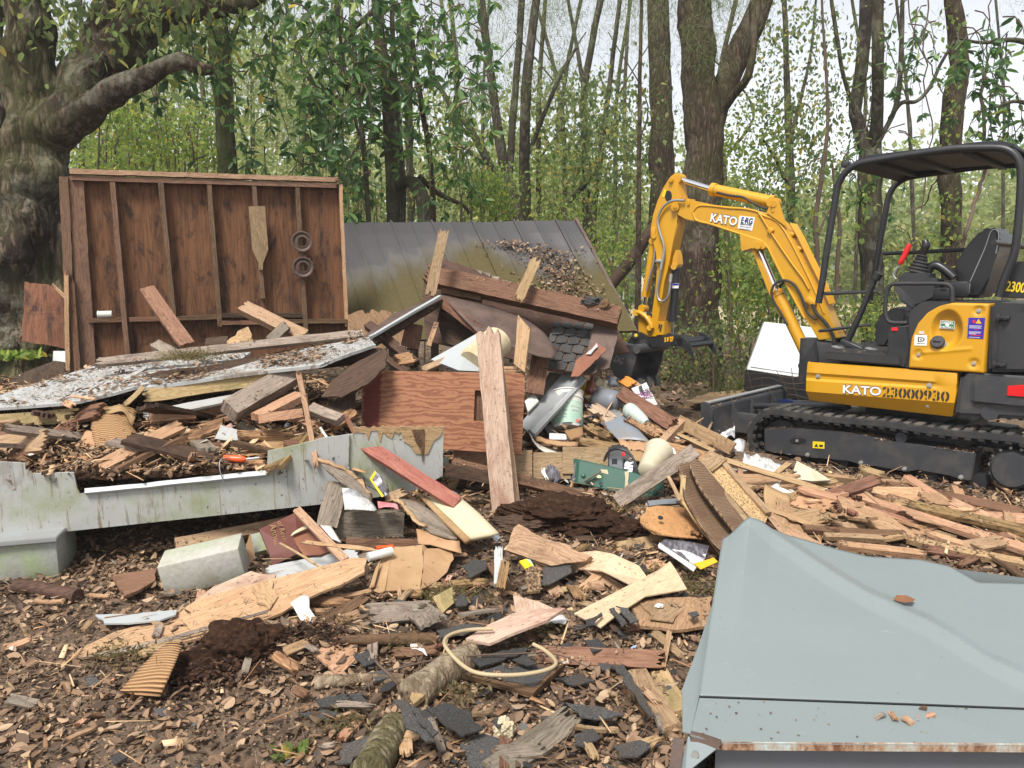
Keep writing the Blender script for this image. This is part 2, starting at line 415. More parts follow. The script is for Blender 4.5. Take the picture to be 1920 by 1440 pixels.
def roofmetal():
 t=NT('brown_roof_metal');n1=t.noise(t.co((1,2.2,1)),2.6,9,.72,.4);n2=t.noise(t.co((1,1,1)),28,6,.75)
 ob=t.n('SeparateXYZ',{'Vector':t.n('TexCoord').outputs['Object']}).outputs
 hx=t.n('Math',{0:ob[0],1:t.mul(t.step(ob[1],-.25,-.8),.8)},operation='ADD').outputs[0]
 lo=t.step(t.n('Math',{0:hx,1:t.mul(n1,.9)},operation='ADD').outputs[0],1.08,.62)
 col=t.mix(t.mul(n2,.5),(.048,.045,.047),(.08,.074,.075))
 mossc=t.mix(n2,(.058,.047,.019),(.13,.105,.042))
 col=t.mix(t.mul(lo,.85),col,mossc)
 t.P(Base_Color=col,Roughness=t.n('MapRange',{'Value':lo,'To Min':.3,'To Max':.92}).outputs[0],Metallic=.0,Specular_IOR_Level=t.n('MapRange',{'Value':lo,'To Min':.5,'To Max':.08}).outputs[0]);return t.m
MT['roof']=roofmetal()
def rust(name,a,b,rough=.6,metal=.2):
 t=NT(name);n1=t.noise(t.co((1,1,1)),6,8,.7,.4)
 t.P(Base_Color=t.ramp(n1,[(.3,a),(.7,b)]),Roughness=rough,Metallic=metal).bump(t.noise(t.co((1,1,1)),60,4),.25,.003);return t.m
MT['rust']=rust('rusty_sheet',(.045,.026,.02),(.125,.078,.06),.7,.0)
MT['rustred']=rust('rust_red_sheet',(.15,.055,.03),(.25,.10,.055),.75,0)
MT['bark']=None
def bark(name,a,b,lich=(.35,.36,.30),la=.6,moss=.0,sc=1.0):
 t=NT(name);c=t.co((5*sc,5*sc,1.3*sc),False)
 vo=t.n('TexVoronoi',{'Vector':t.n('VectorMath',{0:c,1:t.n('VectorMath',{0:t.n('TexNoise',{'Vector':c,'Scale':2.0,'Detail':4.0}).outputs['Color'],'Scale':.9},operation='SCALE').outputs[0]},operation='ADD').outputs[0],'Scale':3.0},feature='F1').outputs['Distance']
 n1=t.noise(c,5,8,.7);h=t.n('Math',{0:vo,1:n1},operation='ADD').outputs[0]
 col=t.ramp(h,[(.45,b),(.75,tuple((x+y)/2 for x,y in zip(a,b))),(1.0,a)])
 ln=t.noise(t.co((1,1,1),False),2.4,8,.72);col=t.mix(t.mul(t.step(ln,.52,.64),la),col,lich)
 if moss:col=t.mix(t.mul(t.step(t.noise(t.co((1,1,.6),False),1.3,6,.6),.42,.62),moss),col,(.115,.135,.04))
 t.P(Base_Color=col,Roughness=.92,Specular_IOR_Level=.15).bump(h,1.0,.03);return t.m
MT['oak']=bark('oak_bark',(.042,.03,.022),(.225,.165,.12),(.30,.285,.23),.55,.35)
MT['trunk']=bark('grey_bark',(.045,.036,.028),(.15,.125,.10),(.22,.22,.18),.5,.35)
MT['mosstrunk']=bark('green_bark',(.06,.06,.035),(.17,.165,.10),(.24,.26,.16),.6,.75)
MT['pinebark']=bark('brown_bark',(.05,.034,.025),(.17,.115,.085),(.22,.19,.15),.4,.25,1.4)
MT['twig']=plain('twig_bark',(.10,.065,.045),.85,dirt=.5,dcol=(.045,.03,.022),dscale=12)
MT['log']=bark('pale_log_bark',(.22,.155,.10),(.58,.45,.31),(.60,.50,.36),.5,.05,2.0)
MT['greenlog']=bark('mossy_log_bark',(.16,.13,.07),(.52,.44,.29),(.62,.54,.40),.6,.4,2.0)
def island(name,stops,rough=.8,trans=0.0,spec=.3):
 t=NT(name);r=t.n('NewGeometry').outputs['Random Per Island']
 col=t.ramp(r,stops);t.P(Base_Color=col,Roughness=rough,Specular_IOR_Level=spec)
 if trans:
  tr=t.n('BsdfTranslucent',{'Color':t.n('HueSaturation',{'Color':col,'Saturation':1.12,'Value':1.5,'Hue':.49}).outputs[0]})
  mx=t.n('MixShader',{0:float(trans),1:t.b.outputs[0],2:tr.outputs[0]});t.t.links.new(mx.outputs[0],t.out.inputs[0])
 return t.m
MT['litter']=island('dead_leaves',[(0,(.065,.042,.029)),(.35,(.14,.087,.053)),(.62,(.22,.137,.082)),(.86,(.31,.203,.124)),(.97,(.40,.285,.18)),(1,(.10,.07,.05))],.7)
MT['chips']=island('wood_chips',[(0,(.16,.085,.045)),(.3,(.34,.19,.095)),(.6,(.5,.31,.165)),(.85,(.62,.44,.27)),(1,(.10,.055,.03))],.8)
MT['scraps']=island('shingle_crumbs',[(0,(.02,.019,.018)),(.6,(.05,.047,.045)),(1,(.095,.092,.088))],.75)
MT['paperbits']=island('paper_scraps',[(0,(.52,.51,.5)),(.45,(.48,.44,.37)),(.6,(.45,.10,.07)),(.7,(.7,.6,.2)),(.8,(.2,.3,.5)),(.9,(.5,.5,.48)),(1,(.75,.75,.75))],.6)
for k,st in dict(magnolia=[(0,(0.041,0.093,0.034)),(.5,(0.093,0.190,0.064)),(.85,(0.169,0.292,0.093)),(1,(0.358,0.416,0.103))],bright=[(0,(.10,.165,.045)),(.5,(.195,.28,.075)),(.9,(.30,.37,.10)),(1,(.52,.41,.09))],oakleaf=[(0,(0.074,0.115,0.049)),(.5,(0.149,0.203,0.081)),(.9,(0.257,0.297,0.115)),(1,(0.459,0.365,0.095))],needle=[(0,(.095,.135,.06)),(.5,(.17,.22,.095)),(1,(.27,.31,.15))],far=[(0,(.19,.24,.10)),(.5,(.29,.345,.155)),(.92,(.41,.45,.22)),(1,(.48,.39,.19))],grass=[(0,(.05,.085,.02)),(.6,(.10,.15,.04)),(1,(.24,.21,.09))],dry=[(0,(.10,.09,.04)),(.6,(.20,.17,.08)),(1,(.30,.26,.14))]).items():  # far tones lightened so the haze of distant trees sits in their colour
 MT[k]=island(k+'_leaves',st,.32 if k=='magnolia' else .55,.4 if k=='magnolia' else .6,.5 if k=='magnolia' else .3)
def soil():
 t=NT('soil');c=t.n('TexCoord').outputs['Object'];n1=t.noise(c,1.1,8,.65);n2=t.noise(c,26,8,.7);n3=t.noise(c,90,4,.6)
 col=t.ramp(n2,[(.3,(.06,.04,.028)),(.5,(.135,.092,.063)),(.66,(.22,.153,.105)),(.8,(.33,.24,.165))])
 col=t.mix(t.mul(t.step(n1,.42,.62),.55),col,(.20,.15,.11))
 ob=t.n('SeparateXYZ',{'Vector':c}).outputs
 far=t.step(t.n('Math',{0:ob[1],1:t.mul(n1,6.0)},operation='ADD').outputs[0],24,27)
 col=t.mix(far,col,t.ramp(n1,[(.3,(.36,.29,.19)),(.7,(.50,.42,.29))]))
 t.P(Base_Color=col,Roughness=.95,Specular_IOR_Level=.15).bump(t.n('Math',{0:n2,1:n3},operation='ADD').outputs[0],.8,.02);return t.m
MT['soil']=soil()
def peat():
 t=NT('peat');n2=t.noise(t.co((1,1,1)),30,8,.75)
 t.P(Base_Color=t.ramp(n2,[(.3,(.012,.007,.005)),(.55,(.05,.026,.016)),(.75,(.12,.062,.036))]),Roughness=.95,Specular_IOR_Level=.1).bump(n2,1.0,.02);return t.m
MT['peat']=peat()
def bluemetal():
 t=NT('pale_green_sheet_metal');n1=t.noise(t.co((1,1,1)),2.2,6,.6);n2=t.noise(t.co((1,1,1)),22,6,.7)
 col=t.mix(t.mul(n1,.6),(.172,.203,.203),(.205,.235,.236))
 sp=t.noise(t.co((1,1,1)),60,3,.6);col=t.mix(t.mul(t.step(sp,.70,.74),.7),col,(.12,.10,.08))
 t.P(Roughness=t.n('MapRange',{'Value':n2,'To Min':.28,'To Max':.5}).outputs[0])
 sc_=t.noise(t.co((3,9,1)),5,6,.8);col=t.mix(t.mul(t.step(sc_,.62,.74),.4),col,(.36,.39,.39))
 rs=t.noise(t.co((1,1.5,1)),4.5,8,.75)
 t.P(Base_Color=t.mix(t.mul(t.step(rs,.73,.77),.85),col,(.24,.11,.05)),Specular_IOR_Level=.45).bump(n1,.12,.02);return t.m
MT['bluemetal']=bluemetal()
def rustedge():
 t=NT('rusted_lip');n1=t.noise(t.co((2,1,1)),7,8,.75)
 t.P(Base_Color=t.ramp(n1,[(.38,(.42,.50,.49)),(.52,(.33,.22,.14)),(.62,(.15,.06,.03)),(.8,(.06,.03,.02))]),Roughness=.65);return t.m
MT['rustedge']=rustedge()
MT['yellow']=plain('yellow_machine_paint',(.56,.283,.007),.38,spec=.5,dirt=.35,dcol=(.40,.205,.045),dscale=5,coat=.15)
MT['black']=plain('black_machine_paint',(.018,.019,.022),.38,dirt=.4,dcol=(.055,.05,.045),dscale=5)
MT['blackmatt']=plain('black_plastic',(.022,.023,.026),.6,dirt=.35,dcol=(.06,.055,.05),dscale=6)
MT['charcoal']=plain('charcoal_steel',(.034,.036,.041),.5,dirt=.6,dcol=(.10,.085,.07),dscale=5)
MT['rubber']=plain('track_rubber',(.022,.022,.024),.75,dirt=.6,dcol=(.08,.068,.055),dscale=7,bump=.3)
MT['rubbertop']=plain('dusty_rubber',(.05,.048,.046),.8,dirt=1.0,dcol=(.19,.155,.12),dscale=7,bump=.3)
MT['deadleaf']=plain('dead_leaf_brown',(.20,.085,.035),.6,dirt=.6,dcol=(.08,.035,.02),dscale=30)
MT['roofblack']=plain('canopy_black',(.016,.018,.024),.55)
MT['vinyl']=plain('black_vinyl',(.014,.014,.016),.35,bump=.15,bscale=220)
MT['chrome']=plain('chrome',(.75,.75,.77),.12,1.0)
MT['bolt']=plain('zinc_bolt',(.5,.49,.46),.4,.7,dirt=.3)
MT['steel']=plain('dull_steel',(.33,.34,.36),.42,.6,dirt=.5,dcol=(.22,.19,.16),dscale=7)
MT['bucketsteel']=plain('worn_bucket_steel',(.065,.066,.07),.48,.1,dirt=.9,dcol=(.24,.23,.22),dscale=4.5)
MT['galv']=plain('grey_sheet',(.30,.315,.32),.45,.2,dirt=.45,dcol=(.20,.17,.14),dscale=5)
MT['bluegrey']=plain('blue_grey_metal',(.21,.24,.275),.5,.2,dirt=.9,dcol=(.28,.17,.07),dscale=3)
MT['slate']=plain('grey_plastic',(.155,.165,.185),.5,dirt=.3)
MT['white']=plain('white_plastic',(.60,.60,.56),.45,dirt=.5,dcol=(.40,.34,.22),dscale=5)
MT['whitepaint']=plain('white_enamel',(.36,.385,.39),.4,dirt=.35,dcol=(.42,.40,.35),dscale=3)
MT['paper']=plain('paper',(.56,.55,.52),.8,dirt=.3,dcol=(.45,.38,.28),dscale=6)
MT['foam']=plain('old_foam',(.50,.43,.29),.85,dirt=.8,dcol=(.36,.24,.10),dscale=9,bump=.5,bscale=35)
MT['cream_pl']=plain('cream_plastic',(.48,.44,.33),.5,dirt=.8,dcol=(.38,.27,.12),dscale=5)
MT['oldpaper']=plain('yellowed_paper',(.52,.45,.30),.85,dirt=.5,dcol=(.36,.27,.15),dscale=8)
MT['ammo']=plain('green_painted_steel',(.032,.105,.078),.38,dirt=.35,dcol=(.10,.085,.05),dscale=5)
MT['maroon']=plain('maroon_leather',(.125,.036,.026),.55,dirt=.6,dcol=(.20,.085,.06),dscale=5,bump=.2)
MT['gold']=plain('faded_gold',(.30,.19,.075),.55,.2)
MT['redpl']=plain('red_plastic',(.62,.015,.02),.4)
MT['redlens']=plain('red_reflector',(.62,.012,.016),.2,coat=.6)
MT['orangepl']=plain('orange_plastic',(.75,.10,.02),.35)
MT['blue']=plain('blue_paint',(.018,.045,.20),.4,dirt=.3)
MT['bluesticker']=plain('blue_sticker',(.035,.02,.30),.35)
MT['wsticker']=plain('white_sticker',(.78,.78,.78),.35)
MT['ink']=plain('black_ink',(.015,.015,.018),.5)
MT['navy']=plain('navy_ink',(.02,.035,.10),.5)
MT['stencil']=plain('stencil_paint',(.035,.022,.012),.6)
MT['decal']=plain('silver_letter',(.72,.72,.74),.35)
MT['ysticker']=plain('yellow_sticker',(.80,.56,.02),.4)
MT['osticker']=plain('orange_sticker',(.75,.38,.02),.4)
MT['gsticker']=plain('green_sticker',(.012,.17,.07),.4)
MT['mint']=plain('mint_label',(.28,.43,.34),.55,dirt=.7,dcol=(.55,.56,.48),dscale=9)
MT['pinkpl']=plain('pink_wrapper',(.55,.16,.17),.5,dirt=.5,dcol=(.75,.6,.58),dscale=14)
MT['cordyellow']=plain('cream_cord',(.40,.315,.185),.55,dirt=.3)
MT['glassgreen']=plain('pale_green_plastic',(.40,.47,.42),.4,dirt=.3)
MT['amber']=plain('amber_plastic',(.50,.20,.035),.3)
MT['brownglass']=plain('brown_glass',(.16,.05,.03),.15)
def wicker():
 t=NT('wicker');c=t.co((1,1,1));
 a=t.n('TexWave',{'Vector':c,'Scale':38.0,'Distortion':2.0,'Detail':2.0},bands_direction='X').outputs['Fac']
 b=t.n('TexWave',{'Vector':c,'Scale':26.0,'Distortion':2.0,'Detail':2.0},bands_direction='Y').outputs['Fac']
 h=t.mul(a,b);n1=t.noise(c,5,5);col=t.ramp(h,[(.0,(.06,.03,.017)),(.25,(.27,.155,.08)),(.7,(.50,.35,.20))])
 col=t.mix(t.mul(t.step(n1,.5,.65),.5),col,(.11,.05,.03))
 t.P(Base_Color=col,Roughness=.7).bump(h,.9,.008);return t.m
MT['wicker']=wicker()
def cork():
 t=NT('cork');n1=t.noise(t.co((1,1.6,1)),75,3,.5)
 t.P(Base_Color=t.ramp(n1,[(.36,(.15,.08,.035)),(.5,(.42,.28,.13)),(.75,(.55,.40,.21))]),Roughness=.85).bump(n1,.5,.003);return t.m
MT['cork']=cork()
def newsprint(name,base,ink,scale=1.0):
 t=NT(name);c=t.co((1,1,1))
 rows=t.n('TexWave',{'Vector':c,'Scale':60.0*scale,'Distortion':.0},bands_direction='Y').outputs['Fac']
 words=t.noise(t.co((70*scale,16*scale,1)),1,2);block=t.noise(c,9*scale,1,.3)
 lines=t.mul(t.mul(t.step(rows,.45,.6),t.step(words,.44,.5)),t.step(block,.42,.44))
 pic=t.step(t.noise(c,6.5*scale,2,.3,.5),.60,.61)
 col=t.mix(t.mul(lines,.75),base,ink);col=t.mix(t.mul(pic,.8),col,t.ramp(t.noise(c,40,4),[(.3,ink),(.7,tuple(min(1,x*4+.1)for x in ink))]))
 t.P(Base_Color=col,Roughness=.75);return t.m
MT['news']=newsprint('newsprint',(.62,.61,.58),(.06,.06,.065))
MT['magazine']=newsprint('dark_magazine',(.07,.065,.08),(.30,.29,.30))
MT['flyer']=newsprint('colour_flyer',(.60,.58,.50),(.35,.13,.08))
def axis(fine0,fine1,step,far):
 a=list(np.arange(fine0,fine1,step));s=step;x=fine1;up=[]
 while x<far:up.append(x);s*=1.16;x+=s
 s=step;x=fine0;dn=[]
 while x>-far:x-=s;s*=1.16;dn.append(x)
 return dn[::-1]+a+up
_xs=axis(-4.5,5.0,.05,450);_ys=[y for y in axis(1.2,9.0,.05,450)if y>-60]
_v=[(x,y,hz(x,y)if-30<y<90 and abs(x)<90 else 0)for y in _ys for x in _xs]
_n=len(_xs)
_f=[[j*_n+i,j*_n+i+1,(j+1)*_n+i+1,(j+1)*_n+i]for j in range(len(_ys)-1)for i in range(_n-1)]
tag(mk('ground',_v,_f,MT['soil'],smooth=True),kind='structure')
LEAF=(np.array([(0,0,0),(.32,.22,.05),(.72,.18,.05),(1,0,-.03),(.72,-.18,.05),(.32,-.22,.05)],float),[(0,3,2,1),(0,5,4,3)])
OLEAF=(np.array([(0,0,0),(.14,.17,.03),(.4,.29,.07),(.68,.25,.07),(.9,.12,.04),(1,0,.02),(.88,-.13,.05),(.62,-.27,.08),(.35,-.28,.06),(.12,-.15,.03)],float),[(0,5,4,3,2,1),(0,9,8,7,6,5)])
OVAL=(np.array([(0,0,0),(.25,.34,.08),(.7,.32,.1),(1,0,.02),(.7,-.32,.1),(.25,-.34,.08)],float),[(0,3,2,1),(0,5,4,3)])
NEEDLE=(np.array([(0,.012,0),(0,-.012,0),(.5,0,-.06),(1,0,-.2)],float),[(0,1,2),(0,2,3)])
CHIP=(np.array([(0,-.5,0),(1,-.35,0),(.93,.4,0),(.05,.5,0),(0,-.5,.25),(1,-.35,.25),(.93,.4,.25),(.05,.5,.25)],float),[(3,2,1,0),(4,5,6,7),(0,1,5,4),(1,2,6,5),(2,3,7,6),(3,0,4,7)])
FLAKE=(np.array([(0,-.4,0),(.55,-.5,.05),(1,-.1,0),(.8,.45,.06),(.2,.5,0)],float),[(0,1,2,3,4)])
NG=np.random.default_rng(11)
def scatter(name,tmpl,pos,xdir,nrm,size,mat,parent=None,curl=None):
 0
 tv,tf=tmpl;n=len(pos);k=len(tv)
 x=xdir/np.linalg.norm(xdir,axis=1,keepdims=True);y=np.cross(nrm,x);y/=np.maximum(1e-6,np.linalg.norm(y,axis=1,keepdims=True));z=np.cross(x,y)
 T=tv[None]*size[:,None,:]
 if curl is not None:T[:,:,2]+=(curl[:,None]*(T[:,:,0]-.5*size[:,None,0])**2*8)
 V=pos[:,None]+T[:,:,0:1]*x[:,None]+T[:,:,1:2]*y[:,None]+T[:,:,2:3]*z[:,None]
 me=bpy.data.meshes.new(name);V=V.reshape(-1,3)
 lens=[len(f)for f in tf];flat=np.concatenate([np.array(f)for f in tf]);nl=len(flat);nf=len(tf)
 loops=(flat[None]+(np.arange(n)*k)[:,None]).ravel();starts=(np.concatenate([[0],np.cumsum(lens)[:-1]])[None]+(np.arange(n)*nl)[:,None]).ravel()
 me.vertices.add(n*k);me.loops.add(n*nl);me.polygons.add(n*nf)
 me.vertices.foreach_set('co',V.ravel().astype(np.float32));me.loops.foreach_set('vertex_index',loops.astype(np.int32))
 me.polygons.foreach_set('loop_start',starts.astype(np.int32));me.update(calc_edges=True);me.validate()
 me.materials.append(mat);o=bpy.data.objects.new(name,me);COL.objects.link(o)
 if parent:o.parent=parent;o.matrix_parent_inverse=parent.matrix_world.inverted()
 return o
def rdir(n,flat=1.0):
 a=NG.uniform(0,2*np.pi,n);z=NG.normal(0,flat,n);v=np.stack([np.cos(a),np.sin(a),z],1);return v/np.linalg.norm(v,axis=1,keepdims=True)
_hv=np.vectorize(hz)
def ground_scatter(name,n,xr,yr,tmpl,smin,smax,mat,tilt=.35,lift=.012,dens=None,wr=(1,1),tz=1.0,ypow=1.0,hf=None,curl=0):
 x=NG.uniform(*xr,n);y=yr[0]+(yr[1]-yr[0])*NG.uniform(0,1,n)**ypow
 keep=np.abs(x)<.72*y+1.7
 if dens is not None:keep&=NG.uniform(0,1,n)<np.array([dens(a,b)for a,b in zip(x,y)])
 x,y=x[keep],y[keep];n=len(x)
 z=(_hv if hf is None else np.vectorize(hf))(x,y)+NG.uniform(.0,lift*2,n)
 s=smin+(smax-smin)*NG.uniform(0,1,n)**1.5;wv=NG.uniform(*wr,n)
 nr=np.stack([NG.normal(0,tilt,n),NG.normal(0,tilt,n),np.ones(n)],1);nr/=np.linalg.norm(nr,axis=1,keepdims=True)
 xd=rdir(n,.05);xd-=nr*np.sum(xd*nr,1,keepdims=True)
 return scatter(name,tmpl,np.stack([x,y,z],1),xd,nr,np.stack([s,s*wv,s*tz],1),mat,curl=NG.uniform(-curl,curl,n)if curl else None)
def fbm(x,y,s):return noise.noise(Vector((x*s,y*s,4.2)))*.6+noise.noise(Vector((x*s*2.3,y*s*2.3,1.2)))*.4
def dleaf(x,y):
 d=.55+1.1*fbm(x,y,1.1)
 if 5<y and abs(x+1.5)<1.6:d*=.4
 return max(.08,d)
tag(ground_scatter('leaf_litter',150000,(-5.6,4.8),(1.6,6.2),OLEAF,.014,.062,MT['litter'],.42,.013,dleaf,(.55,1.1),1.2,1.15,curl=3),kind='stuff')
tag(ground_scatter('leaf_litter',12000,(-11,11),(6.2,16),OLEAF,.06,.13,MT['litter'],.45,.02,None,(.6,1.2),1.2),kind='stuff')
tag(ground_scatter('wood_chips',6200,(-4.6,4.6),(2.0,6.6),CHIP,.02,.085,MT['chips'],.4,.02,lambda x,y:max(.0,.3+.9*fbm(x,y,1.6))*(1.5 if x>.6 and y>3.4 else .75),(.08,.35),.12),kind='stuff')
tag(ground_scatter('splinters',2600,(-3.4,3.6),(2.0,6.6),CHIP,.06,.2,MT['chips'],.3,.03,lambda x,y:(.9 if x>.5 and y>3.6 else .35),(.03,.09),.04),kind='stuff')
tag(ground_scatter('shingle_crumbs',800,(-1.3,1.7),(2.0,4.6),FLAKE,.02,.085,MT['scraps'],.3,.02,lambda x,y:.75 if x>-.6 else .25,(.5,1),.3),kind='stuff')
tag(ground_scatter('paper_scraps',420,(-2.2,2.8),(2.6,6.4),FLAKE,.015,.06,MT['paperbits'],.5,.03,lambda x,y:.9 if x>.3 and y>4.6 else .3,(.5,1),.5),kind='stuff')
tag(ground_scatter('leaf_crumbs',150000,(-4.6,4.2),(1.6,5.2),FLAKE,.004,.017,MT['litter'],.6,.010,lambda x,y:max(.15,.75+.9*fbm(x+9,y,1.7)),(.5,1),.8,1.2),kind='stuff')
tag(ground_scatter('dead_needles',24000,(-5,4.6),(1.6,5.6),CHIP,.03,.11,MT['litter'],.3,.014,None,(.012,.03),.012,1.2),kind='stuff')
def strew(name,o,n,tmpl,s0,s1,m,w_=.8,tz=1.0,thr=.05,patch=2.2,lo=.0,lift=.004):
 0
 o.data.calc_loop_triangles();mw=o.matrix_world;tr=[]
 for t in o.data.loop_triangles:
  a,b,c=[mw@o.data.vertices[i].co for i in t.vertices];nn=(b-a).cross(c-a)
  if nn.length>1e-9 and nn.z/nn.length>thr:tr.append((nn.length/2,a,b,c,nn.normalized()))
 if not tr:return
 ar=np.array([t[0]for t in tr]);ix=NG.choice(len(tr),n,p=ar/ar.sum());ps,ns=[],[]
 for i in ix:
  _,a,b,c,nn=tr[i];u,v=NG.uniform(0,1,2)
  if u+v>1:u,v=1-u,1-v
  q_=a+(b-a)*u+(c-a)*v
  if noise.noise(q_*patch)+.25*noise.noise(q_*11)>lo:ps.append(tuple(q_+nn*lift*(1+NG.uniform(0,2))));ns.append(tuple(nn))
 if not ps:return
 ps,ns=np.array(ps),np.array(ns);k=len(ps);s=NG.uniform(s0,s1,k);nr=ns+NG.normal(0,.25,(k,3));xd=NG.normal(0,1,(k,3));xd-=nr*np.sum(xd*nr,1,keepdims=True)/np.sum(nr*nr,1,keepdims=True)
 return tag(scatter(name,tmpl,ps,xd,nr,np.stack([s,s*w_,s*tz],1),MT[m]),kind='stuff')
_h=Vector((-.72,.69,0)).normalized();_l=Vector((-_h.y,_h.x,0));EO=Vector((3.41,6.46,0))
EM=Matrix(((_h.x,_l.x,0,EO.x),(_h.y,_l.y,0,EO.y),(0,0,1,0),(0,0,0,1)))
def X(u,v,yl):
 d=ray(u,v);t=(yl+EO.dot(_l))/d.dot(_l);p=CP+d*t
 return Vector(((p-EO).dot(_h),yl,p.z))
z1=lambda p,l:X(1180+p[0]*.21875,310+p[1]*.21875,l)
z2=lambda p,l:X(1120+p[0]*.1806,480+p[1]*.1806,l)
z3=lambda p,l:X(1480+p[0]*.22917,260+p[1]*.22917,l)
z4=lambda p,l:X(1480+p[0]*.22917,540+p[1]*.22917,l)
z5=lambda p,l:X(1300+p[0]*.3229,720+p[1]*.3229,l)
def pl(z,pts,l):return[z(p,l)for p in pts]
ex=empty('excavator',EO,EM)
tag(ex,'yellow and black mini excavator on rubber tracks with open canopy, working the debris pile','excavator')
K=lambda n,mb,m,par=ex,sm=35,bv=0:mb.build(n,m,par,smooth=sm,bevel=bv)
def Ks(n,mb,m,par=ex,sm=35):
 0
 up=list(range(len(mb.v)))
 def fd(i):
  while up[i]!=i:up[i]=up[up[i]];i=up[i]
  return i
 for f in mb.f:
  for q in f[1:]:up[fd(q)]=fd(f[0])
 gr={}
 for f in mb.f:gr.setdefault(fd(f[0]),[]).append(f)
 for fs in gr.values():
  ids=sorted({i for f in fs for i in f});ix={i:k for k,i in enumerate(ids)}
  q=MB();q.add([mb.v[i]for i in ids],[[ix[i]for i in f]for f in fs]);q.build(n,m,par,smooth=sm)
def prs(z,pts,y0,y1,bev=.004):return MB().prism(pl(z,pts,y0),(0,y1-y0,0),bev)
def fit_text(s,a,b,h,mat,par,name='lettering',fat=.0,ext=.002,out=Vector((0,1,0))):
 0
 ax=b-a;M=EM@frame(ax,out,(a+b)/2)
 o=text(s,Matrix.Identity(4),1.0,mat,None,name,ext,fat)
 xs=[v.co.x for v in o.data.vertices];ys=[v.co.y for v in o.data.vertices]
 sx=ax.length/(max(xs)-min(xs));sy=h/(max(ys)-min(ys));cx,cy=(max(xs)+min(xs))/2,(max(ys)+min(ys))/2
 for v in o.data.vertices:v.co=Vector(((v.co.x-cx)*sx,(v.co.y-cy)*sy,v.co.z))
 o.parent=par;o.matrix_world=M;return o
def local(o):return o
def sticker(z,pts,y,mat,par,name='sticker',t=.002):
 return K(name,MB().prism(pl(z,pts,y),(0,t,0)),mat,par,None)
IC,SC,TR=Vector((.84,0,.178)),Vector((-.89,0,.205)),.212
def track(y0,y1):
 mb=MB();path=[]
 ax=(IC-SC);ax.y=0;L=ax.length;t=ax.normalized();nrm=Vector((-t.z,0,t.x))
 for k in range(15):an=math.pi/2-math.pi*k/14;path.append(IC+(t*math.cos(an)+nrm*math.sin(an))*TR)
 for k in range(1,14):path.append((IC-nrm*TR).lerp(SC-nrm*TR,k/14))
 for k in range(15):an=-math.pi/2-math.pi*k/14;path.append(SC+(t*math.cos(an)+nrm*math.sin(an))*TR)
 for k in range(1,14):f=k/14;path.append((SC+nrm*TR).lerp(IC+nrm*TR,f)-nrm*.012*math.sin(f*6.28)**2)
 n=len(path);out=[]
 for i in range(n):
  tg=(path[(i+1)%n]-path[i-1]).normalized();out.append(Vector((-tg.z,0,tg.x)))
 vs,fs=[],[]
 for i in range(n):
  o_=out[i]
  for y,d in((y0,0),(y0,.044),(y1,.044),(y1,0)):vs.append(path[i]+o_*d+Vector((0,y,0)))
 for i in range(n):
  j=(i+1)%n
  for k in range(4):fs.append([i*4+k,i*4+(k+1)%4,j*4+(k+1)%4,j*4+k])
 mb.add(vs,fs)
 per=[0]
 for i in range(n):per.append(per[-1]+(path[(i+1)%n]-path[i]).length)
 N=56
 for q in range(N):
  s=per[-1]*q/N;i=max(k for k in range(n)if per[k]<=s);f=(s-per[i])/max(1e-6,per[i+1]-per[i])
  p=path[i].lerp(path[(i+1)%n],f);tg=(path[(i+1)%n]-path[i]).normalized();o_=Vector((-tg.z,0,tg.x))
  rot=Matrix((tg,Vector((0,1,0)),o_)).transposed()
  ym=(y0+y1)/2;ww=abs(y1-y0);odd=q%2
  mb.cur=1
  mb.box(p+o_*.05+Vector((0,ym+(ww*.23 if odd else-ww*.23),0)),(.06,ww*.46,.024),rot,.006)
  mb.box(p+o_*.047+Vector((0,ym-(ww*.3 if odd else-ww*.3),0)),(.046,ww*.3,.018),rot,.005)
  mb.cur=0
  mb.box(p-o_*.022+Vector((0,ym+ww*.22,0)),(.034,.035,.05),rot,.006)
  mb.box(p-o_*.022+Vector((0,ym-ww*.22,0)),(.034,.035,.05),rot,.006)
  mb.box(p-o_*.006+Vector((0,y1-.02 if y1>0 else y0+.02,0)),(.045,.034,.03),rot,.006)
 return mb
FR=[(410,262),(560,255),(850,275),(1120,322),(1130,335),(1290,350),(1640,402),(1612,565),(1545,558),(1490,524),(1300,492),(1230,517),(1180,492),(1070,472),(990,478),(900,440),(740,425),(690,433),(640,412),(462,402),(412,385)]
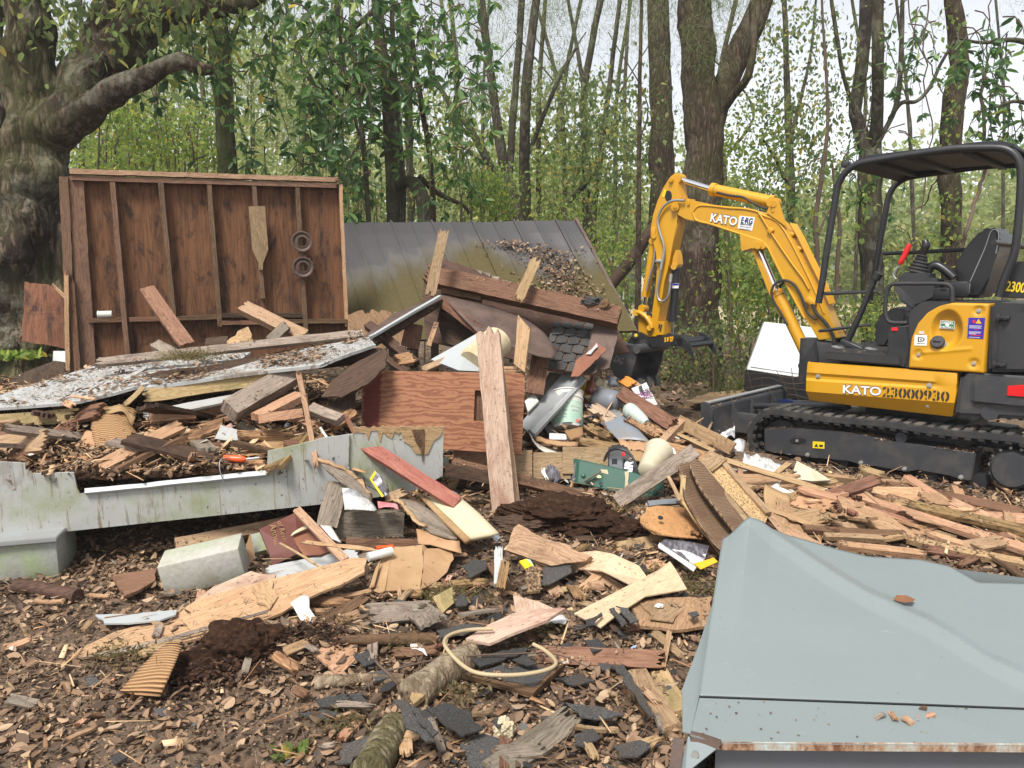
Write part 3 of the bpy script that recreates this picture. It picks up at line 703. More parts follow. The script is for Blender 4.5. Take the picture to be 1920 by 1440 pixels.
for side in(1,-1):
 tr=track(.475,.775)if side>0 else track(-.775,-.475)
 to=tr.build('track',None,ex,smooth=30,mats=[MT['rubber'],MT['rubbertop']])
 fr=pl(z5,FR,.735)
 if side<0:fr=[Vector((p.x,-.735,p.z))for p in fr]
 fo=K('track_frame',MB().prism(fr,(0,-.2*side,0),.008),MT['charcoal'])
 yy=.735*side
 bb=MB()
 for p in((665,410),(975,456),(1228,491),(1556,540)):
  c=z5(p,.735);c.y=yy;bb=MB();bb.cyl(c,c+Vector((0,.018*side,0)),.017,12);bb.cyl(c,c+Vector((0,.028*side,0)),.009,6);K('frame_bolt',bb,MT['bolt'],fo)
 wheel=MB();c=Vector((IC.x,.52*side,IC.z))
 Mw=Matrix.Translation(c)@Matrix.Rotation(R(-90*side),4,'X')
 wheel.lathe([(.04,-.03),(.17,-.03),(.19,0),(.19,.06),(.165,.07),(.15,.12),(.05,.13),(.04,.2)],Mw,36);K('idler_wheel',wheel,MT['charcoal'])
 sp=MB();c=Vector((SC.x,.52*side,SC.z));Mw=Matrix.Translation(c)@Matrix.Rotation(R(-90*side),4,'X')
 sp.lathe([(.03,0),(.155,.0),(.155,.05),(.145,.06),(.14,.19),(.125,.205),(.12,.212),(.035,.212)],Mw,40)
 for k in range(20):
  an=2*math.pi*k/20;sp.box(Mw@Vector((.165*math.cos(an),.165*math.sin(an),.03)),(.03,.05,.022),Matrix.Rotation(-an*side,3,'Y'),.004)
 so=K('sprocket',sp,MT['charcoal'])
 sb=MB()
 for k in range(14):
  an=R(100)+2*math.pi*k/14;q=Mw@Vector((.148*math.cos(an),.148*math.sin(an),.12));sb.cyl(q,q+Vector((0,.03*side,0)),.011,8)
 Ks('sprocket_bolt',sb,MT['bolt'],so)
 cc=z5((1210,310),.70);cc.y=.5*side;K('carrier_roller',MB().cyl(cc,cc+Vector((0,.22*side,0)),.042,24),MT['charcoal'])
 for k in range(5):
  f=.12+k*.19;p=(IC.lerp(SC,f))-Vector((0,0,.135));p.y=.6*side
  K('bottom_roller',MB().cyl(p-Vector((0,.1,0)),p+Vector((0,.1,0)),.06,18),MT['black'])
 if side>0:
  K('adjuster_slot_shade',MB().prism([z5((608+48*math.cos(a)*(1 if abs(math.cos(a))<.5 else 1.0),330+19*math.sin(a)),.736)for a in[k*math.pi/8 for k in range(16)]],(0,.003,0)),MT['ink'],fo,None)  # solid black plate, the slot's inner shade given as colour
  c=z5((604,329),.739);K('grease_nipple',MB().cyl(c,c+Vector((0,.012,0)),.012,8),MT['bolt'],fo)
  st=sticker(z5,[(694,333),(762,337),(761,376),(693,371)],.737,MT['ysticker'],fo,'warning_label')
  K('label_print',MB().prism(pl(z5,[(703,364),(714,344),(725,366)],.7395),(0,.001,0)).prism(pl(z5,[(731,352),(752,353),(752,366),(731,365)],.7395),(0,.001,0)),MT['ink'],st,None)
K('car_body',MB().box((0,0,.30),(.95,1.0,.22),None,.03).cyl((0,0,.38),(0,0,.52),.36,36),MT['black'])
bl=MB();sec=[(1.40,.10),(1.46,.02),(1.52,.04),(1.54,.20),(1.56,.40),(1.52,.41),(1.47,.37),(1.46,.2)]
bl.prism([Vector((x,.775,z))for x,z in sec],(0,-1.55,0),.006)
K('dozer_blade',bl,MT['charcoal'])
K('blade_highlight',MB().box((1.515,0,.415),(.05,1.5,.02),None,.004),MT['galv'])  # lighter strip puts the lit look of the blade top into its colour
e1=MB();endp=[(1.57,.42),(1.50,.42),(1.44,.36),(1.44,.05),(1.54,.02)]
for y in(.755,-.785):e1.prism([Vector((x,y+.03,z))for x,z in endp],(0,-.03,0),.005)
for y in(-.45,.0,.38):
 e1.prism([Vector((x,y,z))for x,z in[(1.47,.38),(1.38,.24),(1.2,.2),(1.2,.1),(1.47,.1)]],(0,-.02,0),.003)
Ks('blade_rib',e1,MT['charcoal'])
for y in(.33,-.36):K('blade_arm',MB().box((1.05,y,.22),(.75,.09,.13),None,.012),MT['charcoal'])
K('blade_cylinder',MB().cyl((.55,.05,.42),(1.0,.05,.36),.05,18).cyl((.98,.05,.363),(1.4,.05,.31),.028,14),MT['black'])
K('blue_hose',MB().tube(crom([z5((512,104),-.66),z5((580,108),-.6),z5((660,118),-.55),z5((738,142),-.5)],5),.03,8),MT['blue'])
rows=[((152,604),(1372,690),.72),((146,615),(1370,697),.768),((138,690),(1368,778),.778),((136,712),(1367,798),.764),((135,735),(1366,818),.764),((133,757),(1365,838),.778),((132,845),(1348,942),.778),((160,918),(1330,1052),.71),((165,922),(1328,1056),.62)]
vs,fs=[],[];NC=28
for a,b,y in rows:
 A,B=z4(a,y),z4(b,y)
 vs.append(Vector((A.x-.004,y-.14,A.z)))
 for i in range(NC+1):
  p=A.lerp(B,i/NC)
  if y==.764:p.y+=.014*min(1,max(0,(i/NC-.86)/.08))
  if i in(0,NC):p.y-=.01
  vs.append(p)
 vs.append(Vector((B.x+.004,y-.14,B.z)))
n=NC+3
for r in range(len(rows)-1):
 for i in range(n-1):fs.append([r*n+i,(r+1)*n+i,(r+1)*n+i+1,r*n+i+1])
vs+=[v-Vector((0,.3,0))for v in vs[:0]]
sp_=mk('side_panel',vs,fs,MT['yellow'],ex);sp_.data.polygons.foreach_set('use_smooth',[True]*len(fs));sp_.data.set_sharp_from_angle(angle=R(28))
bb=MB()
for p,y in(((237,722),.765),((1145,797),.775),((1133,958),.742)):
 c=z4(p,y);K('panel_bolt',MB().cyl(c,c+Vector((0,.008,0)),.019,14).cyl(c,c+Vector((0,.016,0)),.010,6),MT['bolt'],sp_)
a,b=z4((440,826),.7795),z4((752,846),.7795);fit_text('KATO',a,b,.079,MT['ink'],sp_,'maker_lettering',.045);fit_text('KATO',a+Vector((0,.0025,0)),b+Vector((0,.0025,0)),.070,MT['decal'],sp_,'maker_lettering',.026)
fit_text('23000930',z4((762,848),.7795),z4((1310,890),.7795),.078,MT['stencil'],sp_,'stencil_number',.022)
sbx=MB()
for k in range(8):
 A,B=z4((762,848),.782),z4((1310,890),.782);p=A.lerp(B,(k+.5)/8);sbx.box(p,(.0085,.003,.088))
Ks('stencil_bridge',sbx,MT['yellow'],sp_,None)
K('house_frame',prs(z4,[(165,640),(1370,715),(1345,1030),(185,905)],.70,-.72,.01),MT['black'])
cw=MB().prism(pl(z4,[(1395,700),(1470,696),(2300,745),(2330,1100),(1345,1052)],.765),(0,-1.53,0),.03)
cwo=K('counterweight',cw,MT['charcoal'],bv=0)
K('bumper',MB().prism(pl(z4,[(1490,720),(2300,760),(2320,990),(1900,965),(1480,945)],.80),(0,-.1,0),.02),MT['charcoal'],cwo)
K('reflector',MB().prism(pl(z4,[(1788,800),(1940,790),(1940,893),(1782,880)],.803),(0,.008,0),.003),MT['redlens'],cwo)
K('exhaust_port',MB().cyl(z4((1640,1020),.74),z4((1640,1020),.775),.055,22),MT['ink'],cwo)
def edge(z,side):
 L=pl(z4,[(975,657),(985,500),(1000,405),(1050,292),(1130,202),(1230,146),(1340,121)],.775)if side<0 else pl(z4,[(1590,686),(1632,120)],.775)
 pts=[(p.z,p.x)for p in L]
 for i in range(len(pts)-1):
  if pts[i][0]<=z<=pts[i+1][0]:f=(z-pts[i][0])/(pts[i+1][0]-pts[i][0]);return pts[i][1]+(pts[i+1][1]-pts[i][1])*f
 return pts[-1][1]if z>pts[-1][0]else pts[0][1]
zb,zt=z4((975,657),.775).z+.005,z4((1340,121),.775).z-.002
ec=z4((1285,345),.775);er=((z4((1155,345),.775).x-z4((1415,345),.775).x)/2,(z4((1285,185),.775).z-z4((1285,520),.775).z)/2)
dim=[(z4(p,.775),.042)for p in((1055,545),(1548,187),(1508,618))]
vs,fs=[],[];NR,NX=56,56
for j in range(-1,NR+2):
 z=zb+(zt-zb)*min(1,max(0,j/NR));xl,xr=edge(z,-1),edge(z,1)
 for i in range(-1,NX+2):
  x=xl+(xr-xl)*min(1,max(0,i/NX));y=.775
  e=math.hypot((x-ec.x)/er[0],(z-ec.z)/er[1]);y-=.055*(1-min(1,max(0,(e-.55)/.45))**2)if e<1 else 0
  for c,r in dim:
   d=math.hypot(x-c.x,z-c.z)/r;y-=.014*(1-d*d)if d<1 else 0
  ln=zb+.105+(xl-x)*.16;y+=.006*math.exp(-((z-ln)/.012)**2)*(1 if x<xl-.05 and x>xr+.08 else 0)
  if i in(0,NX)or j in(0,NR):y-=.008
  if i<0 or i>NX or j<0 or j>NR:y=.60
  vs.append(Vector((x,y,z)))
n=NX+3
for j in range(NR+2):
 for i in range(n-1):fs.append([j*n+i,j*n+i+1,(j+1)*n+i+1,(j+1)*n+i])
fp=mk('fuel_panel',vs,fs,MT['yellow'],ex,smooth=True)
fp.data.flip_normals()if False else None
bb=MB()
for c,r in dim:
 q=Vector((c.x,.761,c.z));K('panel_bolt',MB().cyl(q,q+Vector((0,.01,0)),.015,14).cyl(q,q+Vector((0,.018,0)),.008,6),MT['bolt'],fp)
c=z4((1225,465),.725);Mc=Matrix.Translation(c)@Matrix.Rotation(R(-62),4,'X')
K('filler_neck',MB().lathe([(.052,-.03),(.06,.0),(.05,.012),(.042,.02),(.042,.04)],Mc,24),MT['steel'],fp)
K('fuel_cap',MB().lathe([(.03,.035),(.047,.035),(.049,.042),(.049,.058),(.044,.064),(.015,.066)],Mc,24).box(Mc@Vector((0,0,.07)),(.05,.012,.012),Mc.to_3x3(),.003),MT['blackmatt'],fp)
s_=sticker(z4,[(1237,264),(1355,272),(1350,338),(1228,330)],.728,MT['wsticker'],fp);K('sticker_border',MB().prism(pl(z4,[(1242,269),(1350,276),(1346,333),(1234,325)],.7302),(0,.0015,0)),MT['gsticker'],s_,None)
fit_text('DIESEL',z4((1246,283),.732),z4((1346,289),.732),.017,MT['wsticker'],s_,'sticker_print',.02);fit_text('FUEL ONLY',z4((1238,317),.732),z4((1341,323),.732),.014,MT['wsticker'],s_,'sticker_print',.02)
K('sticker_emblem',MB().prism(pl(z4,[(1292,284),(1312,302),(1290,322),(1272,300)],.733),(0,.001,0)),MT['wsticker'],s_,None)
s_=sticker(z4,[(1026,384),(1128,386),(1125,472),(1022,470)],.777,MT['wsticker'],fp);fit_text('D',z4((1052,420),.7792),z4((1108,421),.7792),.034,MT['ink'],s_,'sticker_print',.0)
fit_text('E',z4((1072,421),.7792),z4((1084,421),.7792),.010,MT['ink'],s_,'sticker_print',.02);fit_text('DEEP SOUTH',z4((1046,453),.7792),z4((1108,454),.7792),.006,MT['ink'],s_,'sticker_print',.0)
sticker(z4,[(1060,352),(1104,353),(1104,378),(1059,376)],.777,MT['paper'],fp)
s_=sticker(z4,[(1467,243),(1602,245),(1588,415),(1456,408)],.777,MT['bluesticker'],fp)
K('sticker_border',MB().prism(pl(z4,[(1500,262),(1524,262),(1522,286),(1498,286)],.7795),(0,.001,0)).prism(pl(z4,[(1478,380),(1572,386),(1571,392),(1477,386)],.7795),(0,.001,0)).prism(pl(z4,[(1515,340),(1545,341),(1545,346),(1515,345)],.7795),(0,.001,0)),MT['redpl'],s_,None)
K('warning_triangle',MB().prism(pl(z4,[(1524,290),(1549,252),(1573,293)],.780),(0,.001,0)),MT['osticker'],s_,None)
lines=MB()
for k,(yy_,w_)in enumerate([(306,100),(315,96),(324,100),(356,98),(364,92),(372,60),(400,92)]):lines.prism(pl(z4,[(1474-k,yy_),(1474-k+w_,yy_+4),(1474-k+w_,yy_+7),(1474-k,yy_+3)],.7795),(0,.001,0))
K('sticker_print',lines,MT['wsticker'],s_,None)
K('cab_base',prs(z4,[(940,655),(985,190),(1080,112),(1645,116),(1640,695),(1400,690)],.685,.0,.008),MT['blackmatt'])
K('seat_box',prs(z4,[(806,328),(965,316),(990,500),(945,652),(800,612)],.70,-.55,.008),MT['black'])
K('red_reflector',MB().prism(pl(z4,[(836,324),(890,322),(889,350),(834,350)],.703),(0,.006,0),.002),MT['redpl'])
ec_=K('engine_cover',prs(z4,[(1640,122),(2050,135),(2060,690),(1620,690)],.76,-.72,.025),MT['black'])
K('engine_door',prs(z4,[(1705,182),(2060,195),(2060,680),(1690,675)],.768,.74,.012),MT['blackmatt'],ec_)
hg=MB()
for x,y in((1745,245),(1715,628)):
 hg.box(z4((x,y),.785),(.09,.03,.032),None,.01);hg.box(z4((x-40,y+2),.785),(.03,.034,.055),None,.008);hg.cyl(z4((x+22,y),.80),z4((x+22,y),.815),.012,10)
Ks('door_hinge',hg,MT['vinyl'],ec_)
rp=K('rear_panel',prs(z3,[(1725,1300),(1800,1130),(1858,1003),(2060,1010),(2060,1315)],.50,.46,.006),MT['black'])
fit_text('23000930',z3((1775,1205),.503),z3((2095,1240),.503),.075,MT['ysticker'],rp,'stencil_number',.02)
K('cab_floor',MB().prism([Vector((x,y,.955))for x,y in((.56,.5),(.48,.70),(-.1,.72),(-.1,-.62),(.58,-.62))],(0,0,-.07),.01),MT['blackmatt'])
ft=MB()
for k in range(9):ft.box((.22,.62-k*.045,.958),(.58,.018,.006))
Ks('mat_rib',ft,MT['rubber'],None or ex)
K('nose_bracket',prs(z4,[(178,480),(205,430),(232,610),(150,618),(140,770),(128,800),(105,690),(64,655),(70,612),(120,585)],.69,.64,.01),MT['black'])
K('swing_post',MB().box((.72,0,.80),(.34,.22,.36),None,.03).cyl((.88,0,.6),(.88,0,1.0),.11,24),MT['charcoal'])
near=[(238,1345),(272,1160),(300,960),(330,770),(362,590),(392,410),(415,345),(460,275),(540,218),(650,186),(1000,130),(1300,88),(1500,76),(1700,76),(1790,95),(1850,140),(1885,205),(1897,300),(1885,560),(1850,900),(1800,1050),(1755,1160),(1715,1295)]
npts=pl(z3,near,.60);cn_=MB()
q=crom(npts,3);cn_.tube(q,.028,10)
fpts=[Vector((p.x,-.60,p.z))for p in npts];cn_.tube(crom(fpts,3),.028,10)
K('canopy_frame',cn_,MT['black'],sm=60)
cb=MB()
for p in((290,1268),):a=z3(p,.6);cb.cyl(a,Vector((a.x,-.6,a.z)),.016,10)
a=z4((250,352),.6);cb.cyl(a,Vector((a.x,-.6,a.z)),.014,10)
a=z3((768,942),-.6);b=z3((1960,882),-.6);cb.cyl(a,b,.018,10);cb.cyl(b,Vector((b.x,.6,b.z)),.018,10)
Ks('guard_rail',cb,MT['black'],sm=60)
zr=z3((1000,130),.6).z;x0,x1=z3((520,225),.6).x,z3((1800,100),.6).x
rf=MB();prof=[(x0+.03,zr-.045),(x0-.03,zr+.0),(x0-.12,zr+.028),(x1+.2,zr+.042),(x1+.06,zr+.035),(x1-.03,zr-.0)]
rf.prism([Vector((x,.61,z))for x,z in prof]+[Vector((x,.61,z-.022))for x,z in prof[::-1]],(0,-1.22,0),.004)
K('canopy_roof',rf,MT['roofblack'])
rb=MB()
for f in(.1,.38,.74,.95):x=x0+(x1-x0)*f;rb.box((x,0,zr-.01),(.05,1.12,.05),None,.006)
Ks('roof_rib',rb,MT['roofblack'])
K('roof_lining',MB().box((x0+(x1-x0)*.56,0,zr+.003),((x0-x1)*.32,.9,.01)).box((x0+(x1-x0)*.85,0,zr+.003),((x0-x1)*.16,.9,.01)),MT['charcoal'])
a=z3((465,212),.55);K('work_lamp',MB().box(a,(.06,.09,.05),None,.01),MT['black'])
st=K('seat',MB().prism(pl(z3,[(1335,1135),(1345,1035),(1440,880),(1560,748),(1640,715),(1712,742),(1728,800),(1700,950),(1640,1120),(1575,1300),(1480,1310),(1440,1230),(1400,1190)],.23),(0,-.46,0),.045),MT['vinyl'],sm=50)
K('seat_cushion',MB().box(z3((1390,1230),0),(.40,.46,.13),None,.045),MT['vinyl'],st,sm=50)
K('seat_bracket',MB().box(z3((1460,1225),.25),(.03,.02,.08),None,.004),MT['bolt'],st)
K('piping',MB().tube([p+Vector((0,.004,0))for p in crom(pl(z3,[(1480,1170),(1600,900),(1650,760),(1700,750),(1715,810),(1690,940)],.232),4)],.004,6),MT['galv'],st)
co=K('control_console',prs(z3,[(862,1165),(958,1068),(1105,1098),(1172,1112),(1165,1175),(1215,1312),(1010,1400),(905,1320),(868,1240)],.50,.28,.03),MT['blackmatt'])
K('console_edge',prs(z3,[(855,1210),(905,1215),(1030,1360),(1010,1405),(905,1325),(868,1250)],.515,.44,.012),MT['charcoal'],co)
bt=MB();ax0,ax1=z3((1045,1095),.40),z3((1085,965),.40);Mb=frame(ax1-ax0,Vector((0,1,0)),ax0)@Matrix.Rotation(R(90),4,'Y')
Lb=(ax1-ax0).length;prof=[]
for k in range(6):f=k/5;r=.078-.045*f;prof+=[(r,Lb*f),(r+.008,Lb*(f+.06)),(r-.006,Lb*(f+.12))]
bt.lathe(prof,Mb,20);K('joystick_boot',bt,MT['rubber'],co)
K('joystick',MB().tube(crom(pl(z3,[(1085,975),(1108,900),(1118,865),(1106,830)],.40),4),[.02+.012*math.sin(i/12*3.1)for i in range(13)],12),MT['vinyl'],co)
K('joystick_collar',MB().cyl(z3((1080,985),.40),z3((1084,965),.40),.042,18),MT['vinyl'],co)
K('safety_lever_rod',MB().tube(crom(pl(z3,[(875,1150),(852,1118),(870,1080),(905,1030)],.50),4),.008,8),MT['steel'],co)
K('red_lever_grip',MB().tube(crom(pl(z3,[(903,1028),(945,950),(985,862)],.50),4),[.014]+[.021]*7+[.017],10),MT['redpl'],co)
K('armrest',MB().tube(crom(pl(z3,[(1130,1090),(1160,1045),(1215,1040),(1290,1090),(1345,1140)],.36),4),.034,12),MT['vinyl'],co)
K('console_switches',MB().box(z3((1265,1235),.5),(.05,.02,.03),None,.004).box(z3((1255,1270),.48),(.12,.06,.09),None,.01).box(z3((1380,1230),.42),(.14,.08,.12),None,.015),MT['vinyl'],co)
K('handrail',MB().tube(crom([z4((965,285),.69),z4((850,285),.69),z4((808,268),.69),z4((790,225),.69),z3((785,1380),.69),z3((792,1290),.69),z3((812,1220),.69),z3((860,1188),.69),z3((1050,1186),.69),z3((1250,1187),.69),z3((1312,1204),.69),z3((1332,1250),.69),z3((1332,1340),.69)],3),.016,10),MT['blackmatt'],sm=60)
K('travel_lever',MB().tube([z4((478,430),.25),z4((560,260),.25),z3((700,1150),.25)],[.028,.026,.024],12).cyl(z3((705,1150),.25),z3((738,1100),.25),.034,16).box(z4((520,470),.25),(.2,.1,.05),Matrix.Rotation(R(-20),3,'Y'),.01),MT['black'],sm=50)
Ks('foot_pedal',MB().box(z4((420,492),.35),(.13,.09,.014),Matrix.Rotation(R(-12),3,'Y'),.005).box(z4((690,505),.30),(.12,.09,.014),Matrix.Rotation(R(-12),3,'Y'),.005),MT['steel'])
K('front_console',prs(z4,[(700,250),(790,180),(900,150),(965,200),(960,320),(810,330),(800,500),(690,480)],-.1,-.5,.03),MT['blackmatt'])
BY=.085
BO=[(375,385),(372,345),(400,318),(480,292),(560,308),(700,338),(860,353),(990,363),(1100,395),(1180,410),(1280,470),(1345,545),(1410,650),(1500,830),(1600,1030),(1690,1230),(1800,1480),(1620,1500),(1500,1300),(1400,1130),(1330,990),(1270,865),(1222,770),(1180,690),(1130,645),(1050,618),(940,580),(800,535),(690,500),(560,478),(480,465),(420,425)]
bo=K('boom',prs(z1,BO,BY,-BY,.007),MT['yellow'])
fl=MB()
def bead(pts,y,r):fl.tube(crom(pl(z1,pts,y),4),r,8)
bead([(545,400),(590,350),(680,346),(860,366),(990,374),(1105,400),(1150,430),(1250,470),(1320,545),(1390,665),(1490,860),(1590,1070),(1670,1270)],BY,.011)
bead([(545,400),(575,470),(690,502),(800,538),(940,585),(1060,622),(1140,655),(1190,710),(1230,790),(1340,1010),(1500,1310)],BY,.011)
K('boom_bead',fl,MT['yellow'],bo,60)
K('cylinder_bracket',prs(z1,[(1170,408),(1215,315),(1240,290),(1270,305),(1345,540),(1290,480)],.105,.065,.006).prism(pl(z1,[(1170,408),(1215,315),(1240,290),(1270,305),(1345,540),(1290,480)],-.065),(0,-.04,0),.006).cyl(z1((1235,330),.12),z1((1235,330),-.12),.03,18).cyl(z1((1235,385),.112),z1((1235,385),-.112),.018,12),MT['yellow'],bo)
K('boom_bracket',prs(z1,[(942,585),(1040,618),(1150,650),(1175,700),(1150,722),(1080,715),(1045,705),(958,742)],.10,-.10,.006).cyl(z1((1100,688),.125),z1((1100,688),-.125),.032,18),MT['yellow'],bo)
K('boom_pivot',MB().cyl(z1((390,355),.125),z1((390,355),-.125),.042,22).cyl(z1((390,355),.135),z1((390,355),-.135),.018,6),MT['yellow'],bo)
hp=MB()
for k,yo in enumerate((.055,.018,-.018,-.055)):
 pts=[Vector((p.x,yo,p.z))for p in pl(z1,[(1352,520),(1420,640),(1512,830),(1612,1032),(1690,1210)],BY)]
 hp.tube([p+Vector((.0,0,.022-.03*0))+Vector((-.018,0,0))for p in crom(pts,3)],.0115,8)
for p in((1460,735),(1400,610)):c=z1(p,0);hp.box(c+Vector((-.02,0,.02)),(.03,.15,.045),Matrix.Rotation(R(60),3,'Y'),.004)
Ks('hydraulic_pipe',hp,MT['yellow'],bo,60)
K('side_pipe',MB().tube(crom(pl(z1,[(1105,400),(1150,470),(1205,560),(1290,690),(1400,850),(1490,970),(1540,1060)],.098),4),.0095,8).box(z1((1210,560),.1),(.05,.03,.05),Matrix.Rotation(R(50),3,'Y'),.006),MT['yellow'],bo,60)
K('pipe_bracket',MB().box(z1((530,320),.04),(.03,.12,.07),None,.006).box(z1((1600,1165),0),(.05,.26,.10),Matrix.Rotation(R(55),3,'Y'),.01),MT['yellow'],bo)
def lbl():
 a,b=z1((700,447),BY+.003),z1((925,482),BY+.003);fit_text('KATO',a,b,.098,MT['ink'],bo,'maker_lettering',.045);fit_text('KATO',a+Vector((0,.003,0)),b+Vector((0,.003,0)),.086,MT['decal'],bo,'maker_lettering',.026)
 s=sticker(z1,[(945,432),(1078,446),(1052,563),(930,540)],BY+.002,MT['wsticker'],bo)
 fit_text('E RG',z1((960,468),BY+.0045),z1((1058,480),BY+.0045),.058,MT['navy'],s,'sticker_print',.035);fit_text('EMPOWER',z1((952,502),BY+.0045),z1((1048,514),BY+.0045),.016,MT['navy'],s,'sticker_print',.01)
 fit_text('RENTAL GROUP',z1((948,522),BY+.0045),z1((1043,534),BY+.0045),.011,MT['slate'],s,'sticker_print',.0);fit_text('www.empowerrental.com',z1((944,541),BY+.0045),z1((1042,554),BY+.0045),.009,MT['navy'],s,'sticker_print',.0)
 K('sticker_emblem',MB().prism(pl(z1,[(990,462),(1000,470),(1000,490),(986,484)],BY+.0045),(0,.001,0)),MT['bluesticker'],s,None)
lbl()
def cyl_pair(name,z,a,b,c,r,rr,y=0.0,m='yellow',par=ex):
 A,B,C_=z(a,y),z(b,y),z(c,y);d=(B-A).normalized()
 o=K(name,MB().cyl(A,B,r,24).cyl(B-d*.05,B,r*1.16,24).cyl(A,A+d*.04,r*1.12,24).cyl(A-Vector((0,r*1.2,0)),A+Vector((0,r*1.2,0)),r*.8,18),MT[m],par,40)
 K('rod',MB().cyl(B-d*.02,C_,rr,18),MT['chrome'],o,50)
 K('rod_eye',MB().cyl(C_-Vector((0,r,0)),C_+Vector((0,r,0)),rr*1.9,18),MT[m],o,50)
 return o
ac=cyl_pair('arm_cylinder',z1,(1240,318),(705,205),(425,118),.056,.029)
K('cylinder_hose',MB().tube(crom(pl(z1,[(750,232),(860,258),(970,272),(1050,320),(1150,365),(1190,372)],.06),4),.011,8),MT['rubber'],ac,60)
bc=cyl_pair('boom_cylinder',z1,(1530,1640),(1262,1078),(1100,690),.056,.03)
K('cylinder_guard',prs(z1,[(1040,705),(1080,735),(1160,910),(1290,1250),(1300,1300),(1275,1285),(1210,1130)],.075,-.075,.004),MT['yellow'],bc)
hs_=MB()
for y,dx in((.11,0),(-.06,60)):
 hs_.tube(crom([z1((x+dx,yy),y)for x,yy in[(1355,1370),(1300,1270),(1235,1160),(1218,1080),(1255,1010),(1330,985),(1410,1020),(1465,1105),(1500,1190),(1535,1270),(1600,1320)]],3),.0125,8)
Ks('boom_hose',hs_,MT['rubber'],ex,60)
hb=MB()
for k in range(5):
 y=.12-k*.06
 hb.tube(crom([z4((190+14*k,130),y),z4((225+22*k,210),y),z4((300+28*k,290),y*.9),z4((360+22*k,400),y*.8),z4((370+15*k,520),y*.8)],4),.016,8)
Ks('hose',hb,MT['rubber'],ex,60)
cp=MB()
for k in range(4):q=z1((1490+28*k,1165+12*k),.10-.05*k);cp.cyl(q,q+Vector((-.03,0,-.06)),.016,8)
Ks('hose_coupling',cp,MT['bolt'],ex,50)
AO=[(345,100),(375,76),(405,92),(418,200),(440,290),(410,385),(412,500),(378,640),(348,800),(326,900),(300,1000),(272,1180),(243,1330),(232,1470),(188,1470),(196,1250),(222,1080),(238,890),(232,740),(190,640),(183,520),(205,420),(240,310),(292,190)]
ar=K('arm',prs(z1,AO,.08,-.08,.007),MT['yellow'])
K('arm_recess_shade',MB().prism([z1((335+30*math.cos(a),263+48*math.sin(a)),.081)for a in[k*math.pi/10 for k in range(20)]],(0,.002,0)),MT['ink'],ar,None)  # raised black oval stands in for the shaded hole
sticker(z1,[(300,205),(320,212),(300,275),(280,268)],.082,MT['ysticker'],ar)
K('arm_pin',MB().cyl(z1((355,125),.11),z1((355,125),-.11),.022,16).cyl(z1((210,605),.10),z1((210,605),-.10),.028,18).box(z1((205,575),.085),(.06,.02,.11),None,.01),MT['yellow'],ar)
K('arm_hose',MB().tube(crom(pl(z1,[(475,302),(400,300),(335,318),(275,378),(243,470),(262,575),(297,690),(292,800),(270,900),(252,1000),(240,1090),(252,1150),(290,1166),(330,1130),(346,1060),(355,950)],.115),3),.0125,8),MT['steel'],ar,60)
K('hose_fitting',MB().cyl(z1((294,760),.115),z1((270,895),.115),.017,10).box(z1((262,820),.10),(.09,.05,.03),None,.006).cyl(z1((352,1000),.115),z1((358,930),.115),.017,10),MT['bolt'],ar,50)
bk=cyl_pair('bucket_cylinder',z1,(212,650),(140,1125),(122,1225),.042,.022)
K('cylinder_hose',MB().tube(crom(pl(z1,[(222,710),(205,850),(165,990),(148,1080)],.055),4),.011,8),MT['steel'],bk,60)
lk=MB()
for y in(.105,-.105):lk.tube(crom(pl(z2,[(400,588),(445,590),(510,640),(555,710),(565,750)],y),4),.026,8)
lk.cyl(z2((400,588),.13),z2((400,588),-.13),.035,18).cyl(z2((540,745),.13),z2((540,745),-.13),.03,18)
K('bucket_link',lk,MT['yellow'],ar,50)
K('link_plate',prs(z2,[(420,640),(470,620),(540,720),(600,830),(540,850),(425,790)],.07,-.07,.006),MT['yellow'],ar)
K('arm_lug',prs(z1,[(375,780),(395,720),(412,770),(420,850),(395,890),(355,880)],.05,-.05,.006).cyl(z1((380,870),.07),z1((380,870),-.07),.03,18),MT['yellow'],ar)
ep=K('arm_end_plate',prs(z2,[(612,682),(698,678),(692,820),(606,826)],.095,-.095,.005),MT['yellow'],ar)
K('plate_slot_shade',MB().prism(pl(z2,[(640,705),(655,705),(648,755),(634,755)],.096),(0,.002,0)).prism(pl(z2,[(662,712),(676,712),(660,785),(645,785)],.096),(0,.002,0)),MT['ink'],ep,None)  # black plates coloured as the shade inside two slots
tcy=cyl_pair('thumb_cylinder',z2,(822,130),(782,680),(768,835),.042,.02,m='black')
sticker(z2,[(778,285),(848,285),(842,335),(776,335)],.044,MT['wsticker'],tcy);sticker(z2,[(780,287),(845,287),(844,305),(779,305)],.0465,MT['bluesticker'],tcy)
cl=MB().prism(pl(z2,[(300,905),(345,838),(405,785),(465,808),(525,858),(545,930),(480,962),(400,940)],.13),(0,-.26,0),.012)
cl.cyl(z2((400,822),.15),z2((400,822),-.15),.04,18).cyl(z2((480,905),.15),z2((480,905),-.15),.045,18)
cl.prism(pl(z2,[(520,862),(600,845),(650,832),(800,822),(860,842),(882,890),(840,932),(690,942),(560,960)],.12),(0,-.24,0),.012)
co_=K('coupler',cl,MT['black'])
K('coupler_pin',MB().cyl(z2((400,822),.158),z2((400,822),.15),.018,12),MT['ysticker'],co_);K('pin_bore_shade',MB().cyl(z2((848,898),.128),z2((848,898),.118),.034,20),MT['ink'],co_)  # bore is a black disc, its shade painted rather than cut
lg=MB()
